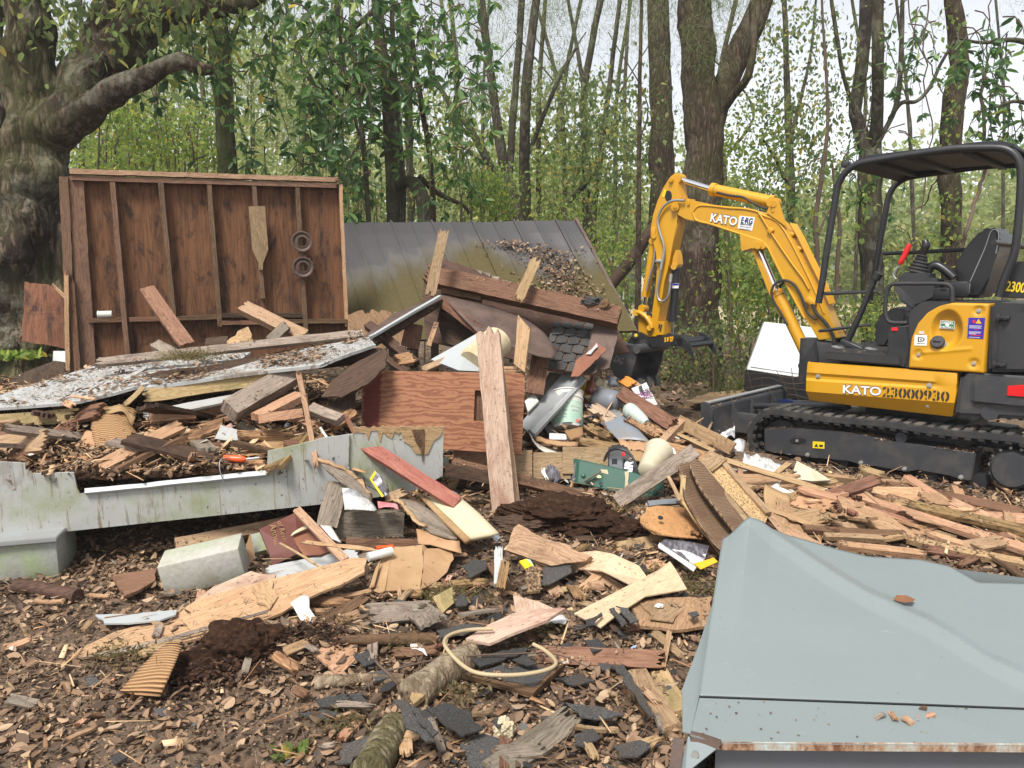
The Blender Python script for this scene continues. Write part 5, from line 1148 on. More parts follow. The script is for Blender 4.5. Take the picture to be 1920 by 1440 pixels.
mgz=sheet('magazine','yellow and black magazine standing against the white skirt','magazine',[(694,896,4.3),(704,882,4.32),(716,895,4.34),(729,926,4.32),(718,932,4.28)],.006,MT['magazine'],.0)
part(sheet('magazine_border','yellow cover edge of the magazine against the skirt','magazine',[(693,898,4.285),(703,882,4.305),(706,886,4.305),(698,900,4.29),(720,930,4.27),(716,932,4.265)],.003,MT['ysticker'],.0),mgz)
loft('wrapper','pink and white crumpled wrapper on top of the grey timber box','wrapper',[[(708,940,4.2),(724,942,4.22),(746,944,4.2)],[(710,954,4.15),(728,952,4.15),(748,954,4.15)]],.004,MT['pinkpl'],crumple=.012)
Bd('beam','thick grey green timber with a cut end lying before the skirt','timber',(632,982,4.22),(756,981,4.32),48,.11,MT['grey'],n=(0,-1,.12),seed=4)
Bd('board','reddish board lying under the thick grey green timber','board',(648,1016,4.08),(800,1020,4.15),18,.05,MT['brown'],n=(0,-1,.4))
fsc=loft('fascia_scrap','weathered grey board with a crumbling bright edge right of the grey timber','board',[[(740,935,4.3),(780,942,4.3),(820,968,4.22),(858,1006,4.1)],[(752,950,4.25),(788,985,4.12),(815,1002,4.05),(856,1012,4.02)]],.014,MT['grey'],rag=.006)
part(loft('torn_rim','crumbling bright rim along the weathered grey board right of the timber','splinter',[[(738,936,4.27),(756,955,4.22),(780,980,4.12),(794,988,4.09)],[(746,934,4.28),(768,955,4.23),(790,982,4.11),(800,986,4.09)]],.012,MT['fresh'],rag=.02,crumple=.012),fsc)
Bd('board_scrap','broken tan board scrap behind the pink wrapper','board',(722,938,4.35),(762,922,4.4),18,.03,MT['tan'],rag=(.02,.04))
bp=empty('thick_book',P(860,965,4.25));tag(bp,'swollen thick book with yellowed pages and a grey cover, lying open on the debris','book')
loft('page_block',None,None,[[(800,935,4.42),(845,922,4.45)],[(836,970,4.22),(890,958,4.24)],[(880,1012,4.02),(935,1002,4.04)]],.03,MT['oldpaper'],parent=bp)
sheet('cover',None,None,[(848,920,4.44),(856,924,4.44),(940,1008,4.02),(934,1012,4.0)],.02,MT['slate'],parent=bp)
loft('page_edge',None,None,[[(788,934,4.42),(800,935,4.4)],[(828,975,4.18),(838,972,4.2)],[(872,1018,3.98),(882,1013,3.99)]],.03,MT['card'],parent=bp)
tp=Bd('tall_post','tall pinkish split board standing upright against the red plywood, its top end rotten','board',(914,612,4.95),(949,992,4.72),45,.05,MT['pink'],n=(-.15,-1,.1),rag=(.11,.01),warp=.012)
Bd('post_edge','narrow split strip along the right side of the tall pinkish board','board',(930,640,4.99),(970,972,4.76),14,.04,MT['tan'],n=(.6,-.8,.1),rag=(.06,.02))
Bd('red_plank','red painted plank sloping down across the torn skirt end','plank',(662,822,4.5),(858,944,4.3),28,.03,MT['redpaint'],n=(.3,-.75,.7))
cbx=sheet('cardboard_box','flattened brown cardboard box folded over the debris in front of the grey timber','cardboard box',[(737,1024,3.93),(792,1021,3.97),(794,1062,3.78),(788,1104,3.6),(722,1108,3.58),(728,1066,3.74)],.006,MT['card'],.004,warp=.014)
part(sheet('flap',None,None,[(792,1021,3.97),(800,1030,3.96),(846,1030,4.0),(850,1050,3.92),(838,1074,3.82),(822,1088,3.74),(800,1100,3.64),(788,1104,3.6),(794,1062,3.78)],.006,MT['card'],.006,warp=.02),cbx)
part(loft('flap',None,None,[[(737,1024,3.93),(726,1040,3.86),(714,1052,3.8)],[(730,1062,3.75),(718,1076,3.7),(706,1088,3.66)],[(722,1108,3.57),(712,1112,3.56),(700,1108,3.58)]],.006,MT['card']),cbx)
part(loft('flap',None,None,[[(714,1050,3.76),(704,1066,3.7)],[(702,1100,3.58),(692,1104,3.56)]],.006,MT['card']),cbx)
loft('cardboard_sheet','brown cardboard sheet bent behind the flattened box','cardboard',[[(780,992,4.1),(815,1000,4.08),(860,1012,4.05)],[(784,1020,4.0),(815,1024,3.98),(866,1038,3.92)]],.005,MT['card'],crumple=.006)
tag(MB().tube([P(690,1045,3.75),P(735,1033,3.82)],.023,16).build('paper_tube',MT['white'],smooth=50),'white paper tube poking out left of the cardboard box','tube')
Bd('board','narrow brown stick crossing under the cardboard box flap','stick',(674,1078,3.7),(722,1122,3.55),12,.012,MT['brown'],rag=(.01,.02))
tag(MB().box((0,0,0),(.09,.03,.02),None,.003).build('packet',MT['orangepl'],M=Matrix.Translation(P(722,1027,3.92))@Matrix.Rotation(R(15),4,'Z')),'small red and white packet behind the white paper tube','packet')
sheet('plywood_strip','long fresh yellow plywood strip torn along its edge, propped up at its right end','plywood',[(134,1230),(150,1215),(210,1186,3.18),(330,1150,3.35),(372,1122,3.42),(470,1096,3.5),(600,1062,3.62),(660,1045,3.72),(688,1046,3.72),(684,1072,3.6),(640,1096,3.5),(590,1116,3.42),(530,1148,3.3),(480,1170,3.22),(340,1204,3.08),(200,1232)],.012,MT['fresh'],.012,grain=(0,8),ragsel=[0,8,9,10,11,12],lift=.03)
sheet('veneer','dark peeled veneer edge lying along the fresh plywood strip','veneer',[(142,1234),(330,1190,3.09),(505,1142,3.27),(502,1149,3.26),(335,1197,3.08),(215,1228)],.004,MT['grey'],.004,lift=.035)
sheet('plywood_flake','reddish plywood flake torn up on the left half of the fresh strip','plywood',[(365,1126,3.44),(400,1100,3.52),(470,1070,3.6),(518,1075,3.58),(515,1090,3.54),(470,1105,3.48),(420,1122,3.42)],.008,MT['pink'],.02,ragsel=[2,3,4,5])
sheet('plywood_flake','shredded yellow plywood flake hanging over the middle of the fresh strip','plywood',[(470,1100,3.47),(510,1085,3.52),(522,1118,3.4),(505,1142,3.3),(480,1130,3.34)],.01,MT['fresh'],.02)
Bd('painted_board','peeling white painted board behind the fresh plywood strip','board',(500,1078,3.75),(672,1040,3.98),36,.02,MT['panel'],n=(0,-.5,1),rag=(.03,.02))
sheet('paint_shard','splintered white painted shard on the leaves left of the fresh strip','shard',[(178,1152),(250,1150),(332,1143),(330,1152),(300,1162),(240,1168),(195,1168)],.008,MT['whitepaint'],.02,ragsel=[6,0,2],lift=.05)
sheet('plywood_flake','short torn yellow flake under the left part of the fresh strip','plywood',[(258,1222),(275,1208),(330,1196),(345,1200),(325,1215),(268,1228)],.01,MT['fresh'],.02,lift=.05)
loft('ridged_flap','ridged brown cardboard flap lying on the leaves below the fresh strip','cardboard',[[(308,1210,-.14),(328,1204,-.15),(342,1212,-.14)],[(268,1248,-.10),(300,1254,-.12),(322,1258,-.12)],[(224,1297,-.03),(262,1304,-.035),(302,1305,-.04)]],.008,MT['flute'],rag=.004)
loft('vinyl_scrap','off white vinyl trim hanging crumpled under the fresh plywood strip','vinyl',[[(545,1130,3.3),(565,1118,3.38),(580,1118,3.38)],[(562,1160,3.22),(575,1150,3.26),(582,1145,3.28)],[(578,1180,3.12),(586,1168,3.2),(596,1160,3.22)]],.004,MT['paper'],crumple=.006)
Bd('rotten_board','rotten board half sunk in the leaves right of the dark soil clump','board',(510,1228),(566,1262),20,.025,MT['rot'],rag=(.03,.05))
Bd('rotten_board','rotten slat under the raised end of the fresh plywood strip','slat',(552,1206),(662,1160),16,.025,MT['rot'],rag=(.03,.05))
Bd('board','dark lath under the right end of the fresh plywood strip','lath',(630,1168),(690,1142),16,.02,MT['tan'],rag=(.03,.03))
def clump(name,label,c,sx,sy,sz,m,seed,cat='soil clump'):
 bm=bmesh.new();bmesh.ops.create_icosphere(bm,subdivisions=5,radius=1)
 for v in bm.verts:
  k=1+.35*noise.noise(v.co*1.7+Vector((seed,0,0)))+.2*noise.noise(v.co*4.5+Vector((0,seed,0)))+.1*noise.noise(v.co*11+Vector((0,0,seed)))+.05*noise.noise(v.co*26)
  v.co=Vector((v.co.x*sx*k,v.co.y*sy*k,v.co.z*sz*k))
 me=bpy.data.meshes.new(name);bm.to_mesh(me);bm.free();me.materials.append(m);o=bpy.data.objects.new(name,me);COL.objects.link(o);o.location=c;return tag(o,label,cat)
c=S(455,1225);clump('soil_clump','dark brown clump of rotted soil and roots under the fresh plywood strip',(c.x,c.y+.03,.05),.19,.14,.13,MT['peat'],2)
c=S(395,1272);clump('soil_clump','low dark spill of rotted soil beside the ridged cardboard flap',(c.x,c.y+.05,.02),.22,.12,.07,MT['peat'],5)
c=S(1045,985);clump('soil_clump','dark reddish root clump at the foot of the tall pinkish board',(c.x+.02,c.y,.13),.32,.22,.11,MT['peat'],7)
c=S(985,995);clump('bark_lump','dark bark slab humped over the root clump',(c.x,c.y-.02,.11),.22,.09,.06,MT['dark'],9,'bark')
c=S(1150,1000);clump('soil_clump','low dark soil spill right of the root clump',(c.x,c.y,.05),.22,.14,.07,MT['peat'],12)
fib=[]
for(u,v,n_)in((455,1225,500),(1050,975,700),(380,1270,260),(1150,1000,300)):
 c=S(u,v);fib+=[(c.x+NG.normal(0,.13),c.y+.03+NG.normal(0,.08),.03+abs(NG.normal(0,.07)))for _ in range(n_)]
fib=np.array(fib);n=len(fib);s_=NG.uniform(.02,.07,n)
MT['root']=island('root_fibres',[(0,(.015,.008,.005)),(.7,(.06,.03,.018)),(1,(.15,.08,.045))],.9)
for(u,v,r)in((455,1225,.17),(380,1275,.2),(1050,985,.26),(1150,1000,.2),(600,1200,.12)):
 c=S(u,v);m_=900;q_=NG.normal(0,1,(m_,2))*np.array([r,r*.6]);ps=np.array([(c.x+a,c.y+b,hz(c.x+a,c.y+b)+.012+.05*math.exp(-(a*a+b*b*3)/(r*r)))for a,b in q_]);ss=NG.uniform(.005,.022,m_)
 tag(scatter('soil_crumbs',FLAKE,ps,rdir(m_,.4),NG.normal(0,.4,(m_,3))+np.array([0,0,1.]),np.stack([ss,ss*.8,ss],1),MT['root']),kind='stuff')
tag(scatter('root_fibres',NEEDLE,fib,rdir(n,.6),rdir(n,1),np.stack([s_,s_*2.2,s_],1),MT['root']),kind='stuff')
o=wire('charred_log','charred curved log on the leaves below the pier block','log',[(28,1100),(60,1102),(100,1110),(146,1118)],.036,MT['dark'],lift=.03,seg=12)
wire('charred_stick','thin charred stick lying at the left edge','stick',[(0,1102),(25,1122),(52,1142)],.014,MT['dark'],lift=.012)
sheet('cardboard_scrap','upright brown cardboard triangle between the concrete block and the maroon book','cardboard',[(446,1080,3.8),(460,1030,3.92),(469,1000,4.0),(478,1042,3.94),(466,1062,3.85)],.006,MT['card'])
sheet('mossy_tile','small pale block with bright green moss behind the cardboard triangle','block',[(470,1002,4.08),(487,998,4.1),(500,1030,4.05),(478,1036,4.0)],.04,MT['pier'])
sheet('split_plank','thick split tan plank at the foot of the dark root clump','plank',[(962,990,-.2),(972,982,-.22),(1022,1008,-.2),(1070,1022,-.16),(1072,1030,-.15),(1108,1042,-.12),(1098,1052,-.1),(1034,1062,-.08),(948,1032,-.12)],.05,MT['tan'],.008,grain=(1,3))
sheet('split_plank','thin lower layer of the split plank sticking out to its left','plank',[(944,1030,-.1),(952,1022,-.12),(1040,1056,-.07),(1030,1066,-.05)],.02,MT['cream'],.004)
sheet('cream_board','cream fibreboard piece bent in an arch, left of the long cream sheet','fibreboard',[(1072,1064,-.04),(1086,1036,-.05),(1118,1034,-.09),(1150,1040,-.11),(1198,1060,-.10),(1220,1090,-.06),(1178,1096,-.10),(1128,1068,-.10)],.006,MT['cream'],lift=.07,warp=.02)
sheet('cream_board','long cream fibreboard sheet pointing up to the right','fibreboard',[(1076,1150,-.06),(1150,1112,-.09),(1236,1068,-.12),(1256,1052,-.15),(1266,1066,-.14),(1288,1104,-.12),(1210,1118,-.10),(1160,1150,-.08),(1126,1176,-.06)],.006,MT['cream'],lift=.05)
sheet('brown_board','brown pressed board with torn layers right of the long cream sheet','board',[(1174,1128,-.07),(1250,1120,-.07),(1334,1118,-.07),(1334,1176,-.06),(1260,1182,-.06),(1200,1174,-.06)],.014,MT['orange'],.02,lift=.07)
sheet('brown_board','pale torn layer on top of the brown pressed board','board',[(1200,1130),(1262,1126),(1296,1140),(1262,1166),(1218,1160)],.006,MT['tan'],.02,lift=.078)
Bd('slat','flat slat under the brown pressed board','slat',(1180,1180),(1330,1178),12,.02,MT['brown'])
sheet('pale_plank','pale beige plank with a sharp tip lying over the shingles','plank',[(873,1198,-.09),(915,1172,-.10),(962,1150,-.11),(1010,1142,-.12),(1060,1140,-.12),(1025,1163,-.12),(960,1188,-.11),(918,1207,-.09)],.012,MT['pink'],lift=.08)
sheet('pale_plank','brown triangular board scrap behind the sharp beige plank','board',[(962,1116,-.07),(1010,1128,-.07),(1042,1142,-.06),(990,1156,-.05),(967,1152,-.05)],.01,MT['pink'],lift=.05)
Bd('stick','tan stick under the arched cream piece','stick',(1098,1066,3.75),(1168,1108,3.55),18,.03,MT['tan'])
Bd('lath','short pale lath left of the tan stick','lath',(1052,1106),(1112,1100),13,.015,MT['fascia'])
tag(MB().tube([S(1105,1102,.03),S(1128,1098,.03)],.028,14).build('dowel',MT['tan'],smooth=40),'stub of a round dowel beside the short pale lath','dowel')
ybk=sheet('yellow_book','small booklet with a yellow and turquoise cover standing by the jagged stick','booklet',[(974,1052,3.72),(988,1048,3.74),(1000,1060,3.72),(986,1066,3.68)],.01,MT['ysticker'])
part(sheet('book_cover','turquoise corner of the small booklet','booklet',[(986,1048,3.735),(994,1049,3.735),(1002,1062,3.715),(996,1063,3.71)],.005,MT['mint']),ybk)
sheet('brown_board','upright brown particle board piece below the small booklet','board',[(985,1068,3.66),(1013,1062,3.7),(1014,1108,3.5),(988,1110,3.48)],.014,MT['orange'],.01)
Bd('jagged_stick','jagged white streaked stick standing left of the small booklet','stick',(935,1028,3.78),(934,1098,3.52),17,.02,MT['panel'],n=(0,-1,.2),rag=(.04,.02))
Bd('jagged_stick','orange rotten stub leaning on the jagged white stick','stick',(948,1052,3.62),(938,1105,3.48),18,.025,MT['rot'],n=(0,-1,.2),rag=(.05,.01))
SH=[([(1015,1062),(1050,1052),(1076,1046),(1072,1074),(1030,1096),(1014,1096)],'dark shingle below the thick split plank',.06),([(866,1060),(888,1046),(914,1052),(912,1068),(880,1084)],'dark shingle right of the cardboard box',.06),([(700,1148),(742,1124),(762,1128),(740,1144),(712,1156)],'narrow black shingle left of the greenish one',.05),([(818,1182),(870,1168),(905,1166),(908,1176),(870,1192),(822,1196)],'grey granular shingle behind the pale log',.03),([(850,1124),(868,1112),(882,1120),(876,1136),(856,1138)],'small torn shingle right of the greenish one',.04),([(882,1238),(940,1218),(1000,1210),(985,1222),(935,1240),(900,1252)],'long black shingle under the cream cord',.06),([(960,1238),(985,1222),(1008,1246),(990,1250)],'black shingle point inside the loop of the cord',.07),([(1020,1215),(1068,1204),(1075,1215),(1040,1222)],'thin dark shingle right of the cord loop',.04),([(1092,1200),(1122,1196),(1140,1216),(1112,1222)],'broken shingle on the dark beam',.07),([(735,1310),(758,1308),(800,1350),(818,1388),(800,1390),(760,1362)],'long charcoal shingle across the broken logs',.12),([(762,1316),(790,1330),(822,1372),(812,1380),(778,1350)],'second charcoal shingle overlapping the long one',.135),([(798,1328),(838,1316),(880,1328),(906,1362),(866,1378),(822,1350)],'large six sided shingle in the bottom middle',.07),([(862,1398),(905,1376),(950,1388),(958,1410),(920,1442),(880,1440)],'grey granular shingle below the large six sided one',.02),([(920,1350),(948,1338),(952,1352),(936,1366)],'small glossy shingle piece left of the stone',.05),([(1075,1380),(1110,1366),(1128,1384),(1100,1402),(1078,1398)],'pentagon shingle right of the grey weathered plank',.03),([(1060,1318),(1120,1322),(1170,1340),(1130,1350),(1088,1346)],'ragged granular shingle behind the grey weathered plank',.05),([(1150,1252),(1168,1246),(1200,1290),(1232,1342),(1216,1340),(1180,1296)],'shingle strip slanting between the leaning planks',.1),([(1140,1142),(1152,1138),(1176,1166),(1166,1174)],'shingle edge left of the brown pressed board',.08),([(1154,1136),(1178,1140),(1198,1162),(1182,1168)],'greenish shingle edge leaning on the brown pressed board',.085),([(1098,1162),(1126,1146),(1130,1152),(1116,1172),(1098,1176)],'black jagged felt scrap under the long cream sheet',.08),([(590,1312),(640,1298),(662,1302),(650,1322),(600,1328)],'broken shingle left of the pale log',.02),([(560,1340),(610,1330),(640,1338),(600,1352)],'flat broken shingle in the leaves at lower centre left',.015),([(652,1300),(680,1296),(690,1318),(664,1324)],'cracked shingle beside the mossy log',.03),([(155,1272),(178,1264),(188,1274),(182,1286),(160,1284)],'small dark shingle alone in the leaves at left',.015),([(640,1396),(690,1380),(700,1390),(660,1430),(630,1432)],'dark shingle at the left of the mossy log',.03),([(205,1420),(235,1402),(240,1420),(215,1434)],'weathered shingle in the leaves at the bottom left',.015),([(1150,1400),(1200,1386),(1240,1392),(1200,1420),(1160,1420)],'crumpled black felt below the leaning planks',.04),([(1040,1270),(1090,1262),(1120,1276),(1075,1286)],'shingle half sunk in chips right of the square tile',.02),([(1290,1150),(1305,1146),(1312,1154),(1300,1160)],'tiny dark shingle chip on the brown pressed board',.09),([(660,1228),(690,1218),(705,1240),(680,1250)],'black burnt scrap right of the orange plywood',.03),([(1120,1240),(1160,1236),(1170,1250),(1130,1256)],'dark shingle against the dark beam',.03),([(690,1262),(720,1256),(735,1268),(704,1278)],'thin dark shingle left of the pale log',.02)]
for i,(p,lb,l)in enumerate(SH):sheet('roof_shingle',lb,'shingle',p,.006,MT['shingle'],.014,lift=l+.015,group='torn asphalt shingles',warp=.012,step=.025)
sheet('green_shingle','upright greenish roofing piece behind the grey granular shingle','shingle',[(810,1120,3.48),(848,1100,3.54),(852,1130,3.46),(828,1152,3.38)],.006,MT['fascia'],.006)
a,b=S(636,1200,.035),S(816,1199,.035);d=b-a;L=d.length;ax=d.normalized()
tag(MB().tube([a+ax*t_*L for t_ in(0,.02,.25,.6,.80,.805,.83,.835,1)],[.012,.016,.022,.027,.028,.024,.024,.029,.029],14).build('table_leg',MT['brown'],smooth=40),'turned brown table leg lying across the leaves','table leg')
sheet('orange_plywood','orange plywood square half under the table leg','plywood',[(587,1226),(642,1184),(672,1196),(668,1236),(634,1268)],.012,MT['orange'],.004,lift=.03)
sqt=sheet('square_tile','thick square tile with a cracked dark top inside the cord loop','tile',[(866,1262),(930,1244),(1058,1246),(1000,1300)],.022,MT['brown'],.004,lift=.05)
part(sheet('tile_face','cracked dark felt lying on the square tile','felt',[(880,1262),(940,1246),(1046,1250),(1000,1288)],.004,MT['shingle'],.01,lift=.056),sqt)
Bd('beam','dark red brown beam lying level behind the leaning planks','beam',(1005,1228),(1248,1238),34,.06,MT['red'],n=(0,-1,.7),rag=(.02,.05),seed=3)
Bd('weathered_plank','grey weathered plank with a ragged upper end at the bottom centre','plank',(925,1452),(1082,1342),62,.03,MT['grey'],n=(0,-.25,1),rag=(0,.10))
Bd('leaning_plank','dark split plank leftmost of the leaning planks by the metal box','plank',(1132,1246,2.95),(1224,1346),22,.02,MT['rot'],rag=(.05,.05))
Bd('leaning_plank','grey tan two by four among the leaning planks by the metal box','plank',(1178,1226,3.0),(1262,1372),34,.035,MT['tan'],rag=(.02,.01))
Bd('leaning_plank','yellowish plank end rightmost of the leaning planks by the metal box','plank',(1236,1264,2.85),(1278,1340),38,.035,MT['fascia'],rag=(.03,0))
Bd('leaning_plank','crumbling orange lath beside the dark split plank','lath',(1140,1252,2.88),(1222,1352,2.55),10,.02,MT['rot'],rag=(.05,.05))
Bd('stick','thin square stick standing up among the leaning planks','stick',(1256,1182,3.05),(1240,1256,2.85),9,.012,MT['fresh'],n=(0,-1,.2))
Bd('board','short board lying behind the thin standing stick','board',(1222,1188),(1290,1240),16,.02,MT['tan'],rag=(.02,.03))
def log(name,label,pts,r0,r1,m,seed):
 q=crom([pt(p,r0*.8)for p in pts],6);n=len(q);mb=MB();mb.tube(q,[r0+(r1-r0)*i/(n-1)for i in range(n)],22)
 o=mb.build(name,m,smooth=70)
 for v in o.data.vertices:v.co+=Vector((noise.noise(v.co*8+Vector((seed,0,0))),noise.noise(v.co*8+Vector((0,seed,0))),noise.noise(v.co*8+Vector((0,0,seed)))))*.013+Vector((noise.noise(v.co*40),noise.noise(v.co*50+Vector((4,0,0))),0))*.003
 return tag(o,label,'log')
log('broken_log','pale broken log with its split end toward the lower left',[(884,1232),(830,1262),(775,1302)],.058,.062,MT['log'],1)
log('mossy_log','mossy pale log stub at the bottom, cut off by the frame',[(742,1362),(715,1405),(690,1450)],.055,.062,MT['greenlog'],2)
sheet('split_end','yellow splintered wood torn off the broken log','splinter',[(768,1308,2.62),(782,1270,2.7),(800,1262,2.72),(815,1276,2.68),(795,1306,2.6),(776,1320,2.56)],.02,MT['fresh'],.012)
log('half_buried_log','half buried weathered log lying left of the broken log',[(590,1276),(670,1270),(760,1272)],.028,.02,MT['log'],3)
wire('extension_cord','cream coloured cord lying in a big open loop','cord',[(925,1179),(880,1181),(845,1190),(833,1204),(842,1222),(868,1248),(900,1263),(960,1266),(1010,1260),(1038,1250),(1041,1238),(1022,1220),(1000,1208)],.008,MT['cordyellow'],lift=.12,seg=9)
wire('creeper','brown curved vine stem rising left of the broken log','vine',[(752,1300),(735,1270),(705,1240),(698,1210),(715,1180),(720,1172)],[.007,.004],MT['twig'],lift=.04)
wire('creeper','long thin twig stretched over the logs and the cord loop','twig',[(728,1258),(800,1240),(880,1230),(960,1226),(1040,1226),(1115,1256)],[.004,.0025],MT['twig'],lift=.09)
wire('creeper','thin twig curving up from the broken log','twig',[(762,1298),(780,1270),(786,1245),(775,1220)],[.004,.002],MT['twig'],lift=.05)
wire('creeper','grey twig lying right of the grey weathered plank','twig',[(1010,1396),(1080,1402),(1160,1420),(1200,1440)],[.005,.003],MT['twig'],lift=.02)
c=S(945,1372,.03);clump('stone','cream broken stone beside the grey weathered plank',(c.x,c.y,.03),.032,.025,.04,MT['foam'],4,'stone')
c=S(1236,1136,.09);clump('pebble','white pebble on the brown pressed board',(c.x,c.y,c.z),.018,.012,.009,MT['white'],4,'pebble')
loft('plastic_bag','white crumpled bag with red print below the short pale lath','bag',[[(1088,1118,3.6),(1112,1112,3.64),(1140,1118,3.62)],[(1084,1130,3.52),(1110,1130,3.5),(1136,1130,3.54)]],.004,MT['flyer'],crumple=.015)
loft('paper_scrap','white folded paper scrap above the broken log','paper',[[(768,1206),(780,1204),(792,1212)],[(770,1218),(785,1222),(802,1228)]],.003,MT['paper'],lift=.04,crumple=.01)
loft('paper_scrap','white torn paper under the black felt scrap','paper',[[(1020,1160),(1045,1152),(1066,1158)],[(1025,1172),(1045,1170),(1060,1172)]],.003,MT['paper'],lift=.04,crumple=.012)
tag(MB().tube([S(803,1150,.02),S(818,1162,.02)],[.012,.010],10).build('lighter',MT['white'],smooth=40),'small white lighter with a red end in the leaves','lighter')
tag(MB().box((0,0,0),(.05,.022,.012),None,.004).build('knife_scale',MT['maroon'],M=Matrix.Translation(S(820,1212,.04))@Matrix.Rotation(R(40),4,'Z')),'small maroon plastic piece beside the cord','plastic piece')
def bits(seed,n,ur,vr,name,label,cat,mats,group,lmin,lmax,wr,t,rag):
 0
 rg=random.Random(seed)
 for k in range(n):
  u,v=rg.uniform(*ur),rg.uniform(*vr);p=S(u,v,.03);a=rg.uniform(0,3.14);L=rg.uniform(lmin,lmax);d=Vector((math.cos(a),math.sin(a),rg.uniform(-.12,.18)))
  board(name,label,cat,p-d*L/2+UP*.012,p+d*L/2+UP*.012,L*rg.uniform(*wr),t,MT[rg.choice(mats)],n=Vector((rg.uniform(-.4,.4),rg.uniform(-.6,.1),1)),rag=(rag,rag),seed=seed*99+k,group=group,px=False)
bits(1,34,(640,1250),(1090,1430),'wood_scrap','small split wood scrap lying in the litter in the foreground centre','wood scrap',['tan','orange','fresh','brown','grey'],'small wood scraps in the foreground litter',.07,.2,(.1,.35),.012,.03)
bits(2,22,(20,640),(1110,1420),'wood_scrap','small wood scrap among the dead leaves at lower left','wood scrap',['tan','orange','grey','brown'],'small wood scraps among the leaves at left',.05,.15,(.12,.4),.008,.02)
bits(3,55,(1420,1910),(905,1085),'wood_scrap','splintered orange wood strip in the chip bed in front of the tracks','wood scrap',['orange','red','fresh','rot','brown'],'splintered wood in front of the tracks',.12,.5,(.06,.22),.014,.06)
bits(4,24,(640,1200),(1010,1130),'wood_scrap','small torn wood scrap in the middle of the debris field','wood scrap',['tan','orange','rot','dark'],'small wood scraps in the middle of the debris',.06,.2,(.12,.4),.012,.03)
loft('ridge_sheet','rusty brown sheet metal bent over the pile, right slope of the fallen ridge','sheet metal',[[(827,553,6.35),(905,572,6.3),(982,598,6.25),(1020,624,6.1)],[(862,590,6.1),(930,620,6.0),(1000,645,5.95),(1044,655,5.95)],[(900,628,5.85),(960,650,5.75),(1010,668,5.75),(1036,672,5.8)]],.006,MT['rust'],rag=.006)
lsh=sheet('ridge_sheet','brown sheet metal with a pale folded edge sloping down to the left from the ridge','sheet metal',[(660,648,5.45),(700,616,5.9),(738,588,6.3),(825,552,6.6),(832,560,6.3),(760,596,5.95)],.006,MT['rust'],.0)
part(board('folded_edge','x','x',(656,652,5.42),(826,556,6.28),7,.02,MT['whitepaint'],n=(-.3,-.6,.8),lift=0),lsh)
Bd('rafter','dark rafter under the left slope of the fallen ridge','rafter',(700,640,5.9),(826,562,6.4),20,.09,MT['dark'],n=(.2,-1,.2))
Bd('rafter','brown rafter along the right slope of the fallen ridge','rafter',(826,562,6.36),(902,622,5.98),17,.06,MT['brown'],n=(-.5,-1,.1))
Bd('rafter','black rafter sloping down to the right inside the fallen ridge','rafter',(690,610,6.0),(780,682,5.6),18,.05,MT['dark'])
Bd('rafter','thin tan lath standing inside the fallen ridge','lath',(818,606,6.1),(804,650,6.0),9,.02,MT['orange'])
Bd('rafter','dark post stump standing behind the tall post inside the ridge','post',(776,608,6.2),(768,655,6.1),34,.04,MT['brown'])
sheet('dark_sheet','dark sheathing hanging inside the fallen ridge','sheathing',[(828,566,6.5),(896,625,6.3),(880,660,6.2),(830,640,6.4),(820,600,6.5)],.01,MT['dark'])  # dark colour stands in for shade inside the ridge
sheet('backing_sheet','dark plywood sheet leaning behind the pile under the heavy beam','plywood',[(790,560,6.9),(800,505,7.1),(1150,600,6.7),(1180,660,6.6),(1040,690,6.5),(800,640,6.7)],.012,MT['dark'])  # backing whose dark colour supplies the shade under the beam
Bd('heavy_beam','long heavy brown beam lying across the top of the pile','beam',(796,516,6.75),(1162,596,6.35),34,.13,MT['brown'],n=(.1,-1,.38),rag=(.12,0),warp=.004)
Bd('beam_end','dark squared beam butt stacked under the left end of the heavy beam','beam',(830,540,6.72),(905,556,6.65),22,.08,MT['brown'],n=(0,-1,.3))
sheet('roof_felt','black roofing felt strip lying on the heavy beam','felt',[(812,496,6.9),(830,486,6.95),(880,500,6.9),(950,532,6.8),(940,534,6.75),(860,512,6.8)],.01,MT['dark'],.012)
for k,(u,v)in enumerate([(884,502),(900,506),(916,513),(932,520)]):Bd('louver_slat','one of four thin grey brown slats stacked on the heavy beam','slat',(u-22,v+2,6.9),(u+20,v+10,6.85),9,.014,MT['grey'],group='slats stacked on the heavy beam')
Bd('leaning_stick','rotten yellow stick leaning upright at the left end of the heavy beam','stick',(833,430,6.5),(806,556,6.3),19,.03,MT['tan'],n=(.1,-1,.1),rag=(.06,.05))
Bd('leaning_stick','rotten yellow stick leaning on the middle of the heavy beam','stick',(1006,484,6.5),(970,566,6.3),18,.03,MT['fresh'],n=(.1,-1,.1),rag=(.06,.08))
clump('felt_lump','curled black shingle lump at the right end of the heavy beam',P(1110,566,6.4),.10,.06,.04,MT['shingle'],6,'shingle lump')
clump('rot_lump','crumbling orange rotten wood at the right end of the heavy beam',P(1135,572,6.35),.05,.04,.04,MT['rot'],8,'rotten wood')
sheet('rust_flashing','brown flashing plate below the right end of the heavy beam','flashing',[(1112,606,6.5),(1150,602,6.45),(1160,625,6.35),(1142,690,6.1),(1110,700,6.05),(1100,660,6.25)],.006,MT['rust'],.008)
A,B,C_,D=P(1036,600,6.75),P(1150,604,6.7),P(1110,700,5.95),P(1030,692,5.95)
A,B,C_,D=P(1040,600,6.8),P(1140,606,6.7),P(1120,702,6.0),P(1010,690,5.95)
sr=empty('shingled_roof',(A+B+C_+D)/4);tag(sr,'piece of shingled roof deck with curled black tabs, leaning right of the brown ridge','roof')
